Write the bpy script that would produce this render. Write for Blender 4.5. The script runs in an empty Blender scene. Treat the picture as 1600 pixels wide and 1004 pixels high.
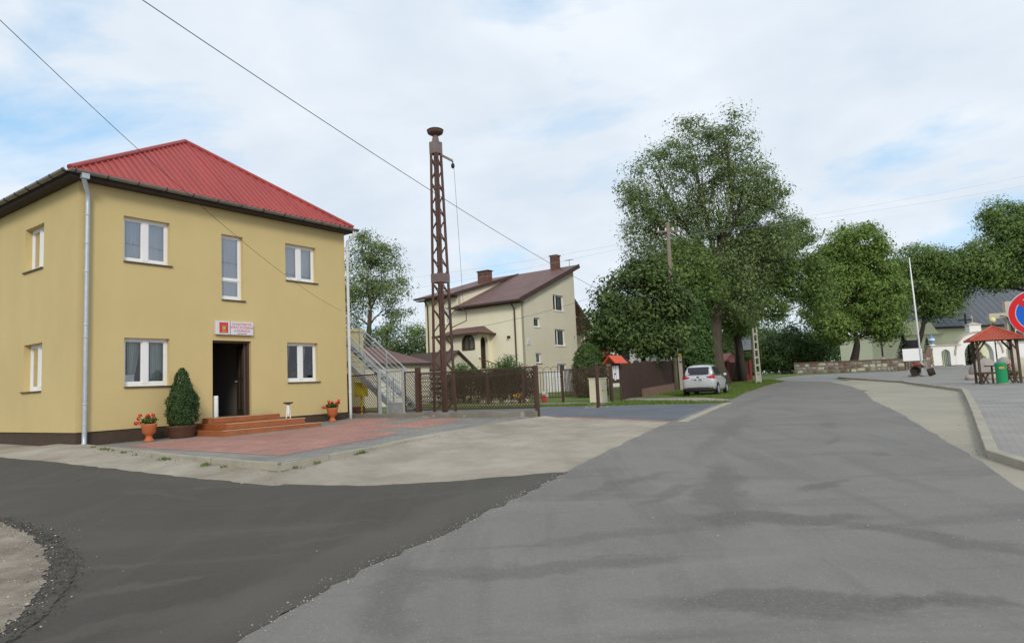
import bpy, bmesh, math, random, bisect
import numpy as np
from mathutils import Vector, Matrix
R = math.radians
SC = bpy.context.scene
COL = SC.collection
rng = np.random.default_rng(7)
random.seed(7)

# ------------------------------------------------------------------ camera
pitch, roll = 0.0943095, 0.045504
fw = Vector((0, math.cos(pitch), math.sin(pitch)))
dn0 = Vector((0, math.sin(pitch), -math.cos(pitch)))
rt0 = Vector((1, 0, 0))
rt = rt0 * math.cos(roll) + dn0 * math.sin(roll)
dn = -rt0 * math.sin(roll) + dn0 * math.cos(roll)
cam_d = bpy.data.cameras.new("Camera")
cam = bpy.data.objects.new("Camera", cam_d)
COL.objects.link(cam)
m3 = Matrix((rt, -dn, -fw)).transposed()
cam.matrix_world = Matrix.Translation((0, 0, 1.6)) @ m3.to_4x4()
cam_d.sensor_width = 36
cam_d.lens = 23.506
cam_d.clip_start = 0.05
cam_d.clip_end = 3000
SC.camera = cam

# ------------------------------------------------------------------ sky and sun
SUN_AZ = math.atan2(0.16, -0.99)
SUN_EL = R(30)
world = bpy.data.worlds.new("World")
SC.world = world
world.use_nodes = True
nt = world.node_tree
nt.nodes.clear()
def wn(t, **k):
    n = nt.nodes.new(t)
    for a, b in k.items():
        setattr(n, a, b)
    return n
sky = wn('ShaderNodeTexSky', sky_type='NISHITA')
sky.sun_disc = False
sky.sun_elevation = SUN_EL
sky.sun_rotation = SUN_AZ
sky.air_density = 1.0
sky.dust_density = 0.6
tc = wn('ShaderNodeTexCoord')
sep = wn('ShaderNodeSeparateXYZ')
nt.links.new(tc.outputs['Generated'], sep.inputs[0])
addz = wn('ShaderNodeMath', operation='ADD')
addz.inputs[1].default_value = 0.22
absz = wn('ShaderNodeMath', operation='ABSOLUTE')
nt.links.new(sep.outputs['Z'], absz.inputs[0])
nt.links.new(absz.outputs[0], addz.inputs[0])
dx = wn('ShaderNodeMath', operation='DIVIDE')
dy = wn('ShaderNodeMath', operation='DIVIDE')
nt.links.new(sep.outputs['X'], dx.inputs[0]); nt.links.new(addz.outputs[0], dx.inputs[1])
nt.links.new(sep.outputs['Y'], dy.inputs[0]); nt.links.new(addz.outputs[0], dy.inputs[1])
cmb = wn('ShaderNodeCombineXYZ')
nt.links.new(dx.outputs[0], cmb.inputs[0]); nt.links.new(dy.outputs[0], cmb.inputs[1])
cmb.inputs[2].default_value = 3.1
def wnoise(scale, detail, rough, dist=0.0, off=(0, 0, 0)):
    mp = wn('ShaderNodeMapping')
    mp.inputs['Location'].default_value = off
    nt.links.new(cmb.outputs[0], mp.inputs[0])
    n = wn('ShaderNodeTexNoise')
    n.inputs['Scale'].default_value = scale
    n.inputs['Detail'].default_value = detail
    n.inputs['Roughness'].default_value = rough
    n.inputs['Distortion'].default_value = dist
    nt.links.new(mp.outputs[0], n.inputs['Vector'])
    return n
n1 = wnoise(1.25, 9, 0.56, 0.35, (-1.9048, 2.3909, 2.5453))
ramp = wn('ShaderNodeValToRGB')
ramp.color_ramp.elements[0].position = 0.31
ramp.color_ramp.elements[0].color = (0, 0, 0, 1)
ramp.color_ramp.elements[1].position = 0.465
ramp.color_ramp.elements[1].color = (1, 1, 1, 1)
nt.links.new(n1.outputs[0], ramp.inputs[0])
n2 = wnoise(2.1, 7, 0.55, 0.2, (7.0, 1.0, 2.0))
ramp2 = wn('ShaderNodeValToRGB')
ramp2.color_ramp.elements[0].position = 0.30
ramp2.color_ramp.elements[0].color = (5.9, 6.7, 7.6, 1)
ramp2.color_ramp.elements[1].position = 0.66
ramp2.color_ramp.elements[1].color = (7.45, 7.95, 8.55, 1)
nt.links.new(n2.outputs[0], ramp2.inputs[0])
skym = wn('ShaderNodeMix', data_type='RGBA', blend_type='MULTIPLY')
skym.inputs[0].default_value = 1
nt.links.new(sky.outputs[0], skym.inputs[6])
skym.inputs[7].default_value = (1.5, 1.7, 1.7, 1)
skyb = wn('ShaderNodeMix', data_type='RGBA')
skyb.inputs[0].default_value = 0.75
skyb.inputs[7].default_value = (3.5, 5.7, 8.0, 1)
nt.links.new(skym.outputs[2], skyb.inputs[6])
mixc = wn('ShaderNodeMix', data_type='RGBA')
nt.links.new(ramp.outputs[0], mixc.inputs[0])
nt.links.new(skyb.outputs[2], mixc.inputs[6])
nt.links.new(ramp2.outputs[0], mixc.inputs[7])
bg = wn('ShaderNodeBackground')
bg.inputs[1].default_value = 0.1
wo = wn('ShaderNodeOutputWorld')
nt.links.new(mixc.outputs[2], bg.inputs[0])
nt.links.new(bg.outputs[0], wo.inputs[0])

sun_d = bpy.data.lights.new("sun", 'SUN')
sun_d.energy = 1.5
sun_d.angle = R(14)
sun_d.color = (1.0, 0.92, 0.80)
sun = bpy.data.objects.new("sun", sun_d)
COL.objects.link(sun)
sv = Vector((math.sin(SUN_AZ) * math.cos(SUN_EL), math.cos(SUN_AZ) * math.cos(SUN_EL), math.sin(SUN_EL)))
sun.rotation_euler = sv.to_track_quat('Z', 'Y').to_euler()
SC.view_settings.view_transform = 'Standard'
SC.view_settings.look = 'None'
SC.view_settings.gamma = 1
SC.view_settings.exposure = 0.24

# ------------------------------------------------------------------ materials
def mat(name, color, rough=0.85, var=0.12, vscale=3.0, bump=0.0, bscale=40.0, spec=0.3, metal=0.0, col2=None, stretch=(1, 1, 1), detail=5.0, coat=0.0):
    m = bpy.data.materials.new(name)
    m.use_nodes = True
    t = m.node_tree
    b = t.nodes['Principled BSDF']
    b.inputs['Roughness'].default_value = rough
    b.inputs['Specular IOR Level'].default_value = spec
    b.inputs['Metallic'].default_value = metal
    b.inputs['Coat Weight'].default_value = coat
    c = t.nodes.new('ShaderNodeTexCoord')
    mp = t.nodes.new('ShaderNodeMapping')
    mp.inputs['Scale'].default_value = stretch
    t.links.new(c.outputs['Object'], mp.inputs[0])
    n = t.nodes.new('ShaderNodeTexNoise')
    n.inputs['Scale'].default_value = vscale
    n.inputs['Detail'].default_value = detail
    n.inputs['Roughness'].default_value = 0.62
    t.links.new(mp.outputs[0], n.inputs['Vector'])
    r = t.nodes.new('ShaderNodeValToRGB')
    r.color_ramp.elements[0].position = 0.28
    r.color_ramp.elements[1].position = 0.72
    k = 1 - var
    c1 = tuple(min(1, x * k) for x in color) if col2 is None else color
    c2 = tuple(min(1, x * (1 + var)) for x in color) if col2 is None else col2
    r.color_ramp.elements[0].color = (*c1, 1)
    r.color_ramp.elements[1].color = (*c2, 1)
    t.links.new(n.outputs[0], r.inputs[0])
    t.links.new(r.outputs[0], b.inputs['Base Color'])
    if bump:
        n3 = t.nodes.new('ShaderNodeTexNoise')
        n3.inputs['Scale'].default_value = bscale
        n3.inputs['Detail'].default_value = 4
        t.links.new(c.outputs['Object'], n3.inputs['Vector'])
        bp = t.nodes.new('ShaderNodeBump')
        bp.inputs['Strength'].default_value = bump
        bp.inputs['Distance'].default_value = 0.02
        t.links.new(n3.outputs[0], bp.inputs['Height'])
        t.links.new(bp.outputs[0], b.inputs['Normal'])
    return m

def leafmat(name, dark, light, trans=0.3):
    m = bpy.data.materials.new(name)
    m.use_nodes = True
    t = m.node_tree
    t.nodes.clear()
    g = t.nodes.new('ShaderNodeNewGeometry')
    c = t.nodes.new('ShaderNodeTexCoord')
    n = t.nodes.new('ShaderNodeTexNoise')
    n.inputs['Scale'].default_value = 0.7
    n.inputs['Detail'].default_value = 3
    t.links.new(c.outputs['Object'], n.inputs['Vector'])
    mx = t.nodes.new('ShaderNodeMath'); mx.operation = 'MULTIPLY_ADD'
    mx.inputs[1].default_value = 0.55
    t.links.new(g.outputs['Random Per Island'], mx.inputs[0])
    mm = t.nodes.new('ShaderNodeMath'); mm.operation = 'MULTIPLY'
    mm.inputs[1].default_value = 0.5
    t.links.new(n.outputs[0], mm.inputs[0])
    t.links.new(mm.outputs[0], mx.inputs[2])
    r = t.nodes.new('ShaderNodeValToRGB')
    r.color_ramp.elements[0].position = 0.15
    r.color_ramp.elements[1].position = 0.85
    r.color_ramp.elements[0].color = (*dark, 1)
    r.color_ramp.elements[1].color = (*light, 1)
    t.links.new(mx.outputs[0], r.inputs[0])
    d = t.nodes.new('ShaderNodeBsdfPrincipled')
    d.inputs['Roughness'].default_value = 0.55
    d.inputs['Specular IOR Level'].default_value = 0.25
    tr = t.nodes.new('ShaderNodeBsdfTranslucent')
    t.links.new(r.outputs[0], d.inputs['Base Color'])
    t.links.new(r.outputs[0], tr.inputs['Color'])
    ms = t.nodes.new('ShaderNodeMixShader')
    ms.inputs[0].default_value = trans
    t.links.new(d.outputs[0], ms.inputs[1]); t.links.new(tr.outputs[0], ms.inputs[2])
    o = t.nodes.new('ShaderNodeOutputMaterial')
    t.links.new(ms.outputs[0], o.inputs[0])
    return m

def glassmat(name, tint=(0.75, 0.8, 0.85), refl=0.22):
    m = bpy.data.materials.new(name)
    m.use_nodes = True
    t = m.node_tree
    t.nodes.clear()
    tr = t.nodes.new('ShaderNodeBsdfTransparent')
    tr.inputs[0].default_value = (*tint, 1)
    gl = t.nodes.new('ShaderNodeBsdfGlossy')
    gl.inputs['Roughness'].default_value = 0.03
    fr = t.nodes.new('ShaderNodeFresnel'); fr.inputs[0].default_value = 1.5
    ad = t.nodes.new('ShaderNodeMath'); ad.operation = 'ADD'; ad.inputs[1].default_value = refl - 0.04
    t.links.new(fr.outputs[0], ad.inputs[0])
    ms = t.nodes.new('ShaderNodeMixShader')
    t.links.new(ad.outputs[0], ms.inputs[0])
    t.links.new(tr.outputs[0], ms.inputs[1]); t.links.new(gl.outputs[0], ms.inputs[2])
    o = t.nodes.new('ShaderNodeOutputMaterial')
    t.links.new(ms.outputs[0], o.inputs[0])
    return m

def asphalt(name, base, patch, streak, grain=0.25, ang=0.4, pamt=0.6, stains=(), scuffs=()):
    """worn asphalt: broad stains, streaks along the driving line, light stone grains"""
    m = bpy.data.materials.new(name)
    m.use_nodes = True
    t = m.node_tree
    b = t.nodes['Principled BSDF']
    b.inputs['Roughness'].default_value = 0.82
    b.inputs['Specular IOR Level'].default_value = 0.28
    c = t.nodes.new('ShaderNodeTexCoord')
    def noise(scale, det, st=(1, 1, 1), dist=0.0, rot=0.0, rough=0.6):
        mp = t.nodes.new('ShaderNodeMapping')
        mp.inputs['Rotation'].default_value = (0, 0, rot)
        mp.inputs['Scale'].default_value = st
        t.links.new(c.outputs['Object'], mp.inputs[0])
        n = t.nodes.new('ShaderNodeTexNoise')
        n.inputs['Scale'].default_value = scale
        n.inputs['Detail'].default_value = det
        n.inputs['Roughness'].default_value = rough
        n.inputs['Distortion'].default_value = dist
        t.links.new(mp.outputs[0], n.inputs['Vector'])
        return n
    def ramp(src, p0, p1, inv=False):
        r = t.nodes.new('ShaderNodeValToRGB')
        r.color_ramp.elements[0].position = p0
        r.color_ramp.elements[1].position = p1
        if inv:
            r.color_ramp.elements[0].color = (1, 1, 1, 1); r.color_ramp.elements[1].color = (0, 0, 0, 1)
        t.links.new(src.outputs[0], r.inputs[0])
        return r
    def mix(fac, a, bcol, amt=None):
        x = t.nodes.new('ShaderNodeMix'); x.data_type = 'RGBA'
        if amt is not None:
            mu = t.nodes.new('ShaderNodeMath'); mu.operation = 'MULTIPLY'; mu.inputs[1].default_value = amt
            t.links.new(fac.outputs[0], mu.inputs[0]); fac = mu
        t.links.new(fac.outputs[0], x.inputs[0])
        if isinstance(a, tuple): x.inputs[6].default_value = (*a, 1)
        else: t.links.new(a.outputs[2] if 'Result' in a.outputs else a.outputs[0], x.inputs[6])
        x.inputs[7].default_value = (*bcol, 1)
        return x
    big = ramp(noise(0.42, 6, (1, 1, 1), 0.6, ang), 0.44, 0.66)
    st = ramp(noise(0.9, 5, (2.2, 0.28, 1), 0.5, ang), 0.50, 0.72)
    st2 = ramp(noise(0.75, 4, (0.3, 1.9, 1), 0.9, ang - 0.25), 0.55, 0.70)
    x = mix(big, base, patch, pamt)
    x = mix(st, x, streak, 0.65)
    x = mix(st2, x, streak, 0.70)
    lt = ramp(noise(0.8, 6, (0.35, 1.6, 1), 0.8, ang + .5), 0.56, 0.74)
    x = mix(lt, x, tuple(v * 1.22 for v in base), 0.55)
    wob = noise(1.6, 5)
    for lst, scol in ((stains, tuple(v * .50 for v in base)), (scuffs, tuple(v * 1.55 for v in base))):
        for (sx, sy, lx, ly, rot_, amt) in lst:
            ad = t.nodes.new('ShaderNodeVectorMath'); ad.operation = 'MULTIPLY_ADD'
            t.links.new(wob.outputs['Color'], ad.inputs[0]); ad.inputs[1].default_value = (.9, .9, 0); t.links.new(c.outputs['Object'], ad.inputs[2])
            sb = t.nodes.new('ShaderNodeMapping'); sb.vector_type = 'TEXTURE'
            sb.inputs['Location'].default_value = (sx + .45, sy + .45, 0); sb.inputs['Rotation'].default_value = (0, 0, rot_); sb.inputs['Scale'].default_value = (lx, ly, 50)
            t.links.new(ad.outputs[0], sb.inputs[0])
            gr_ = t.nodes.new('ShaderNodeTexGradient'); gr_.gradient_type = 'SPHERICAL'
            t.links.new(sb.outputs[0], gr_.inputs[0])
            x = mix(ramp(gr_, 0.05, 0.45), x, scol, amt)
    fine = ramp(noise(26, 4), 0.35, 0.75)
    x = mix(fine, x, tuple(v * 1.35 for v in base), 0.28)
    vor = t.nodes.new('ShaderNodeTexVoronoi')
    vor.inputs['Scale'].default_value = 30
    t.links.new(c.outputs['Object'], vor.inputs['Vector'])
    rv = t.nodes.new('ShaderNodeValToRGB')
    rv.color_ramp.elements[0].position = 0.09; rv.color_ramp.elements[0].color = (1, 1, 1, 1)
    rv.color_ramp.elements[1].position = 0.20; rv.color_ramp.elements[1].color = (0, 0, 0, 1)
    t.links.new(vor.outputs['Distance'], rv.inputs[0])
    sx_ = t.nodes.new('ShaderNodeSeparateColor'); t.links.new(vor.outputs['Color'], sx_.inputs[0])
    th_ = t.nodes.new('ShaderNodeMath'); th_.operation = 'GREATER_THAN'; th_.inputs[1].default_value = .45
    t.links.new(sx_.outputs[0], th_.inputs[0])
    mu_ = t.nodes.new('ShaderNodeMath'); mu_.operation = 'MULTIPLY'
    t.links.new(th_.outputs[0], mu_.inputs[0]); t.links.new(rv.outputs[0], mu_.inputs[1])
    x = mix(mu_, x, tuple(min(1, v * 2.0) for v in base), min(1, grain * 1.5))
    gn_ = ramp(noise(70, 3, rough=.75), 0.38, 0.66)
    x = mix(gn_, x, tuple(v * .62 for v in base), .32)
    pit = ramp(noise(9, 6, rough=.7), 0.60, 0.78)
    x = mix(pit, x, tuple(v * .6 for v in base), .35)
    t.links.new(x.outputs[2], b.inputs['Base Color'])
    bp = t.nodes.new('ShaderNodeBump'); bp.inputs['Strength'].default_value = 0.45; bp.inputs['Distance'].default_value = 0.006
    nb = noise(95, 3)
    t.links.new(nb.outputs[0], bp.inputs['Height'])
    t.links.new(bp.outputs[0], b.inputs['Normal'])
    return m

def pavers(name, c1, c2, mortar, sx, sy, red=None, rot=0.0, patch_scale=0.35):
    m = bpy.data.materials.new(name)
    m.use_nodes = True
    t = m.node_tree
    b = t.nodes['Principled BSDF']
    b.inputs['Roughness'].default_value = 0.85
    b.inputs['Specular IOR Level'].default_value = 0.25
    c = t.nodes.new('ShaderNodeTexCoord')
    mp = t.nodes.new('ShaderNodeMapping')
    mp.inputs['Rotation'].default_value = (0, 0, rot)
    t.links.new(c.outputs['Object'], mp.inputs[0])
    br = t.nodes.new('ShaderNodeTexBrick')
    br.inputs['Scale'].default_value = 1
    br.inputs['Brick Width'].default_value = sx
    br.inputs['Row Height'].default_value = sy
    br.inputs['Mortar Size'].default_value = 0.006
    br.inputs['Color1'].default_value = (*c1, 1)
    br.inputs['Color2'].default_value = (*c2, 1)
    br.inputs['Mortar'].default_value = (*mortar, 1)
    t.links.new(mp.outputs[0], br.inputs['Vector'])
    n = t.nodes.new('ShaderNodeTexNoise'); n.inputs['Scale'].default_value = 1.1; n.inputs['Detail'].default_value = 6
    t.links.new(c.outputs['Object'], n.inputs['Vector'])
    r = t.nodes.new('ShaderNodeValToRGB')
    r.color_ramp.elements[0].position = 0.3; r.color_ramp.elements[0].color = (0.82, 0.82, 0.82, 1)
    r.color_ramp.elements[1].position = 0.7; r.color_ramp.elements[1].color = (1.12, 1.1, 1.08, 1)
    t.links.new(n.outputs[0], r.inputs[0])
    x = t.nodes.new('ShaderNodeMix'); x.data_type = 'RGBA'; x.blend_type = 'MULTIPLY'; x.inputs[0].default_value = 1
    t.links.new(br.outputs['Color'], x.inputs[6]); t.links.new(r.outputs[0], x.inputs[7])
    t.links.new(x.outputs[2], b.inputs['Base Color'])
    bp = t.nodes.new('ShaderNodeBump'); bp.inputs['Strength'].default_value = 0.3; bp.inputs['Distance'].default_value = 0.01
    t.links.new(br.outputs['Fac'], bp.inputs['Height']); bp.invert = True
    t.links.new(bp.outputs[0], b.inputs['Normal'])
    return m

MT = dict(
    grass=mat('grass_ground', (0.085, 0.135, 0.03), 0.95, col2=(0.16, 0.20, 0.055), vscale=1.2, bump=0.8, bscale=30),
    dirt=mat('dirt', (0.245, 0.210, 0.162), 0.95, col2=(0.43, 0.385, 0.315), vscale=0.9, bump=0.6, bscale=30, detail=9),
    sand=mat('sandy_soil', (0.13, 0.105, 0.08), 0.97, col2=(0.33, 0.285, 0.23), vscale=3.0, bump=1.0, bscale=18, detail=10),
    concrete=mat('concrete', (0.36, 0.33, 0.265), 0.9, 0.16, 2.0, bump=0.3, bscale=60, detail=8),
    layby=mat('layby_concrete', (0.295, 0.272, 0.218), 0.92, col2=(0.40, 0.362, 0.288), vscale=0.35, bump=0.35, bscale=50, detail=9),
    oldconc=mat('old_concrete', (0.17, 0.155, 0.125), 0.93, col2=(0.27, 0.25, 0.21), vscale=1.8, bump=0.5, bscale=30, detail=9),
    road=asphalt('old_asphalt', (0.210, 0.198, 0.178), (0.150, 0.143, 0.131), (0.125, 0.120, 0.111), 0.42, 0.5, 0.6,
                 [(5.4, 10.2, .28, .22, .2, .6), (3.75, 8.25, .6, .16, .5, .7), (5.3, 11.6, .55, .16, 1.0, .55), (6.3, 13.6, .8, .22, 1.05, .5), (2.6, 6.95, 1.3, .32, -.1, .75), (3.7, 6.1, 1.3, .25, -.75, .6), (1.9, 4.75, 1.5, .28, -.15, .7), (2.85, 4.65, .45, .18, 0, .6),
                  (2.5, 8.4, 2.3, .35, 1.25, .6), (-1.0, 5.2, 1.1, .3, 1.6, .45), (.2, 5.75, 1.5, .25, .05, .55), (1.4, 8.9, 1.4, .22, .75, .5), (1.8, 8.2, .9, .18, .8, .5), (4.4, 14, 4.5, .3, 1.12, .4), (8.5, 24, 7, .35, 1.1, .35), (1.0, 6.6, 1.2, .2, .3, .45), (3.2, 3.6, 1.6, .35, .1, .6), (.4, 3.9, 1.6, .3, -.2, .4)]),
    newroad=asphalt('new_asphalt', (0.078, 0.071, 0.060), (0.058, 0.053, 0.046), (0.100, 0.091, 0.077), 0.24, 0.95, 0.55, (),
                    [(-3.7, 6.4, .5, .10, .45, .5), (-3.2, 5.7, .7, .12, .5, .5), (-2.6, 7.4, 1.4, .12, .2, .35), (-5.0, 9.6, 1.5, .12, -.5, .3), (-4.7, 9.9, .3, .05, .2, .8), (-2.0, 6.9, .8, .10, .6, .35), (-1.3, 8.7, 1.0, .10, .2, .3), (-2.9, 4.9, .8, .15, .6, .4), (-.6, 8.2, 2.6, .45, 1.0, .45), (-1.7, 6.2, 2.0, .45, 1.1, .5), (-2.4, 4.6, 1.6, .5, .95, .45), (-3.4, 7.3, 2.0, .4, .1, .25), (-6, 11, 3, .3, -.5, .2)]),
    farroad=asphalt('far_asphalt', (0.29, 0.285, 0.275), (0.26, 0.255, 0.25), (0.23, 0.225, 0.22), 0.1, 0.2),
    drive=mat('driveway_asphalt', (0.10, 0.107, 0.125), 0.8, col2=(0.16, 0.168, 0.185), vscale=0.5, bump=0.3, bscale=80, detail=7),
    pavred=pavers('red_pavers', (0.46, 0.235, 0.19), (0.36, 0.20, 0.17), (0.25, 0.175, 0.15), 0.2, 0.1, rot=R(-54.76)),
    pavgrey=pavers('grey_pavers', (0.285, 0.275, 0.25), (0.23, 0.224, 0.206), (0.175, 0.17, 0.158), 0.2, 0.1, rot=R(-54.76)),
    pavsq=pavers('square_pavers', (0.300, 0.288, 0.266), (0.285, 0.275, 0.256), (0.255, 0.245, 0.228), 0.2, 0.1, rot=R(-57)),
    path=mat('pink_path', (0.33, 0.29, 0.26), 0.92, 0.12, 0.9, bump=0.3, bscale=40),
    render=mat('yellow_render', (0.598, 0.473, 0.229), 0.92, 0.05, 0.7, bump=0.3, bscale=70, spec=0.15, stretch=(1, 1, .7), detail=10),
    plinth=mat('brown_plinth', (0.075, 0.052, 0.038), 0.85, 0.15, 6, bump=0.2, bscale=120),
    roofred=mat('red_roof_sheet', (0.345, 0.052, 0.046), 0.48, 0.16, 1.1, spec=0.42, stretch=(2.2, .5, .5), detail=8),
    soffit=mat('soffit_wood', (0.055, 0.045, 0.038), 0.8, 0.2, 5),
    gutter=mat('gutter_zinc', (0.23, 0.215, 0.19), 0.5, 0.15, 4, spec=0.5, metal=0.35),
    galv=mat('galvanised', (0.46, 0.49, 0.52), 0.45, 0.12, 6, spec=0.5, metal=0.45),
    galvwhite=mat('pale_pipe', (0.62, 0.64, 0.64), 0.5, 0.06, 3, spec=0.4, metal=0.1),
    white=mat('white_plastic', (0.80, 0.80, 0.80), 0.45, 0.03, 3, spec=0.4),
    sill=mat('brown_sill', (0.10, 0.075, 0.065), 0.5, 0.1, 5),
    doorbrown=mat('brown_door', (0.075, 0.052, 0.038), 0.5, 0.12, 2, stretch=(6, 6, 1)),
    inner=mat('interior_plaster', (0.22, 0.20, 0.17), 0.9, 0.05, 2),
    innerdark=mat('interior_floor', (0.10, 0.085, 0.07), 0.8, 0.1, 3),
    curtain=mat('net_curtain', (0.50, 0.55, 0.50), 0.9, 0.12, 5, stretch=(6, 6, 0.6)),
    curtainw=mat('white_net', (0.62, 0.65, 0.70), 0.9, 0.10, 4, stretch=(5, 5, 0.7)),
    glass=glassmat('window_glass', (0.92, 0.94, 0.95), refl=0.09),
    glassup=glassmat('window_glass_sky', refl=0.30),
    glassdark=glassmat('car_glass', (0.12, 0.13, 0.14), 0.10),
    tile=mat('terracotta_tile', (0.40, 0.13, 0.045), 0.5, col2=(0.30, 0.10, 0.04), vscale=2.5, spec=0.4),
    tilejoint=mat('tile_joint', (0.52, 0.34, 0.22), 0.8, 0.05, 3),
    terracotta=mat('terracotta', (0.50, 0.14, 0.05), 0.7, 0.12, 6),
    planter=mat('brown_planter', (0.10, 0.045, 0.028), 0.55, 0.15, 4),
    redflower=mat('red_petals', (0.62, 0.02, 0.015), 0.6, 0.2, 30),
    yellowflower=mat('yellow_petals', (0.75, 0.40, 0.02), 0.6, 0.2, 30),
    brownmetal=mat('brown_paint', (0.075, 0.040, 0.030), 0.55, 0.15, 4, spec=0.35),
    rust=mat('rusty_lattice', (0.070, 0.036, 0.028), 0.75, col2=(0.13, 0.075, 0.06), vscale=3, bump=0.2, bscale=40, detail=7),
    rustgrey=mat('weathered_steel', (0.14, 0.095, 0.085), 0.65, col2=(0.22, 0.18, 0.17), vscale=2, detail=7),
    cream=mat('cream_render', (0.82, 0.765, 0.585), 0.92, 0.04, 0.5, bump=0.1, bscale=120),
    creamgrey=mat('pale_render', (0.66, 0.61, 0.475), 0.92, 0.05, 0.5, bump=0.1, bscale=120),
    roofbrown=mat('brown_roof', (0.125, 0.068, 0.058), 0.6, col2=(0.18, 0.105, 0.09), vscale=0.9, detail=7, bump=0.1, bscale=20),
    trimbrown=mat('brown_trim', (0.075, 0.045, 0.036), 0.6, 0.12, 3),
    brick=mat('chimney_brick', (0.15, 0.075, 0.055), 0.9, 0.3, 9, bump=0.3, bscale=30),
    wood=mat('dark_wood', (0.085, 0.055, 0.040), 0.8, 0.25, 3, stretch=(4, 4, 1), bump=0.2, bscale=30),
    fencewood=mat('stained_boards', (0.060, 0.032, 0.024), 0.8, 0.25, 3, stretch=(5, 5, 1)),
    polewood=mat('pole_timber', (0.20, 0.165, 0.125), 0.9, 0.2, 3, stretch=(8, 8, 0.5)),
    poleconc=mat('pole_concrete', (0.36, 0.34, 0.28), 0.9, 0.12, 4, bump=0.2, bscale=60),
    bark=mat('bark', (0.085, 0.068, 0.050), 0.95, 0.35, 3, stretch=(4, 4, 0.7), bump=0.8, bscale=12),
    barkdark=mat('dark_bark', (0.045, 0.036, 0.028), 0.95, 0.3, 3, stretch=(4, 4, 0.7), bump=0.8, bscale=12),
    silver=mat('silver_paint', (0.54, 0.55, 0.57), 0.30, 0.02, 2, spec=0.5, metal=0.30, coat=0.6),
    blackpl=mat('black_plastic', (0.018, 0.018, 0.02), 0.6, 0.1, 5),
    rubber=mat('rubber', (0.02, 0.02, 0.02), 0.85, 0.1, 10),
    rim=mat('alloy', (0.42, 0.43, 0.45), 0.35, 0.05, 4, metal=0.6, spec=0.5),
    redlamp=mat('red_lens', (0.45, 0.015, 0.02), 0.2, 0.05, 4, spec=0.5),
    plate=mat('plate_white', (0.72, 0.72, 0.70), 0.5, 0.03, 4),
    ink=mat('dark_print', (0.05, 0.05, 0.06), 0.7, 0.05, 4),
    redink=mat('red_print', (0.55, 0.05, 0.08), 0.6, 0.05, 4),
    signred=mat('sign_red', (0.55, 0.05, 0.06), 0.5, 0.06, 6),
    signwhite=mat('sign_white', (0.68, 0.66, 0.70), 0.45, 0.03, 3),
    gold=mat('sign_gold', (0.52, 0.36, 0.08), 0.5, 0.2, 20),
    yellowbox=mat('yellow_enamel', (0.80, 0.62, 0.01), 0.45, 0.05, 4),
    cabinet=mat('cream_cabinet', (0.66, 0.62, 0.46), 0.6, 0.05, 2),
    roofcan=mat('orange_red_sheet', (0.62, 0.09, 0.035), 0.5, 0.06, 2),
    paper=mat('paper', (0.75, 0.75, 0.78), 0.8, 0.06, 8),
    whitewash=mat('whitewash', (0.80, 0.79, 0.76), 0.9, 0.04, 1.2),
    copingred=mat('coping_tile', (0.21, 0.125, 0.095), 0.85, 0.2, 4),
    churchy=mat('church_yellow', (0.84, 0.80, 0.58), 0.9, 0.05, 0.3),
    slate=mat('slate_roof', (0.115, 0.125, 0.14), 0.55, 0.10, 0.4, stretch=(4, 1, 1)),
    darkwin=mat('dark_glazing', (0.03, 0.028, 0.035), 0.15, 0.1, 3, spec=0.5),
    iron=mat('black_iron', (0.02, 0.02, 0.022), 0.6, 0.1, 5),
    stone=mat('granite', (0.27, 0.235, 0.21), 0.9, col2=(0.40, 0.36, 0.32), vscale=2.5, bump=0.5, bscale=14, detail=9),
    sandstone=mat('pale_stone', (0.50, 0.45, 0.36), 0.9, 0.12, 2, bump=0.3, bscale=25),
    bronze=mat('bronze', (0.06, 0.05, 0.045), 0.5, 0.2, 8, metal=0.4),
    bingreen=mat('bin_green', (0.012, 0.26, 0.10), 0.5, 0.06, 3),
    nopred=mat('road_sign_red', (0.70, 0.02, 0.025), 0.4, 0.03, 3),
    nopblue=mat('road_sign_blue', (0.01, 0.13, 0.62), 0.4, 0.03, 3),
    gaztile=mat('red_tile_roof', (0.44, 0.10, 0.06), 0.55, 0.12, 3),
    bluewhite=mat('blue_ribbon', (0.15, 0.30, 0.60), 0.7, 0.3, 12),
    globe=mat('yellow_globe', (0.75, 0.72, 0.30), 0.4, 0.03, 3),
    wire=mat('black_wire', (0.03, 0.03, 0.032), 0.6, 0.05, 5),
    brickred=mat('dark_red_brick', (0.16, 0.035, 0.03), 0.9, 0.2, 5),
    pinkroof=mat('faded_red_sheet', (0.42, 0.17, 0.15), 0.7, 0.12, 2),
    skin=mat('skin', (0.42, 0.25, 0.18), 0.6, 0.06, 8),
    cloth=mat('dark_clothing', (0.045, 0.032, 0.035), 0.9, 0.15, 8),
    cloth2=mat('navy_clothing', (0.03, 0.03, 0.045), 0.9, 0.15, 8),
    hairgrey=mat('grey_hair', (0.35, 0.33, 0.32), 0.8, 0.1, 20),
    hairdark=mat('dark_hair', (0.04, 0.03, 0.025), 0.8, 0.1, 20),
    capcloth=mat('brown_cap', (0.12, 0.075, 0.05), 0.9, 0.1, 20),
    tar=mat('asphalt_crumbs', (0.045, 0.042, 0.036), 0.95, col2=(0.11, 0.10, 0.085), vscale=9, bump=1.0, bscale=40, detail=8),
)
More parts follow.
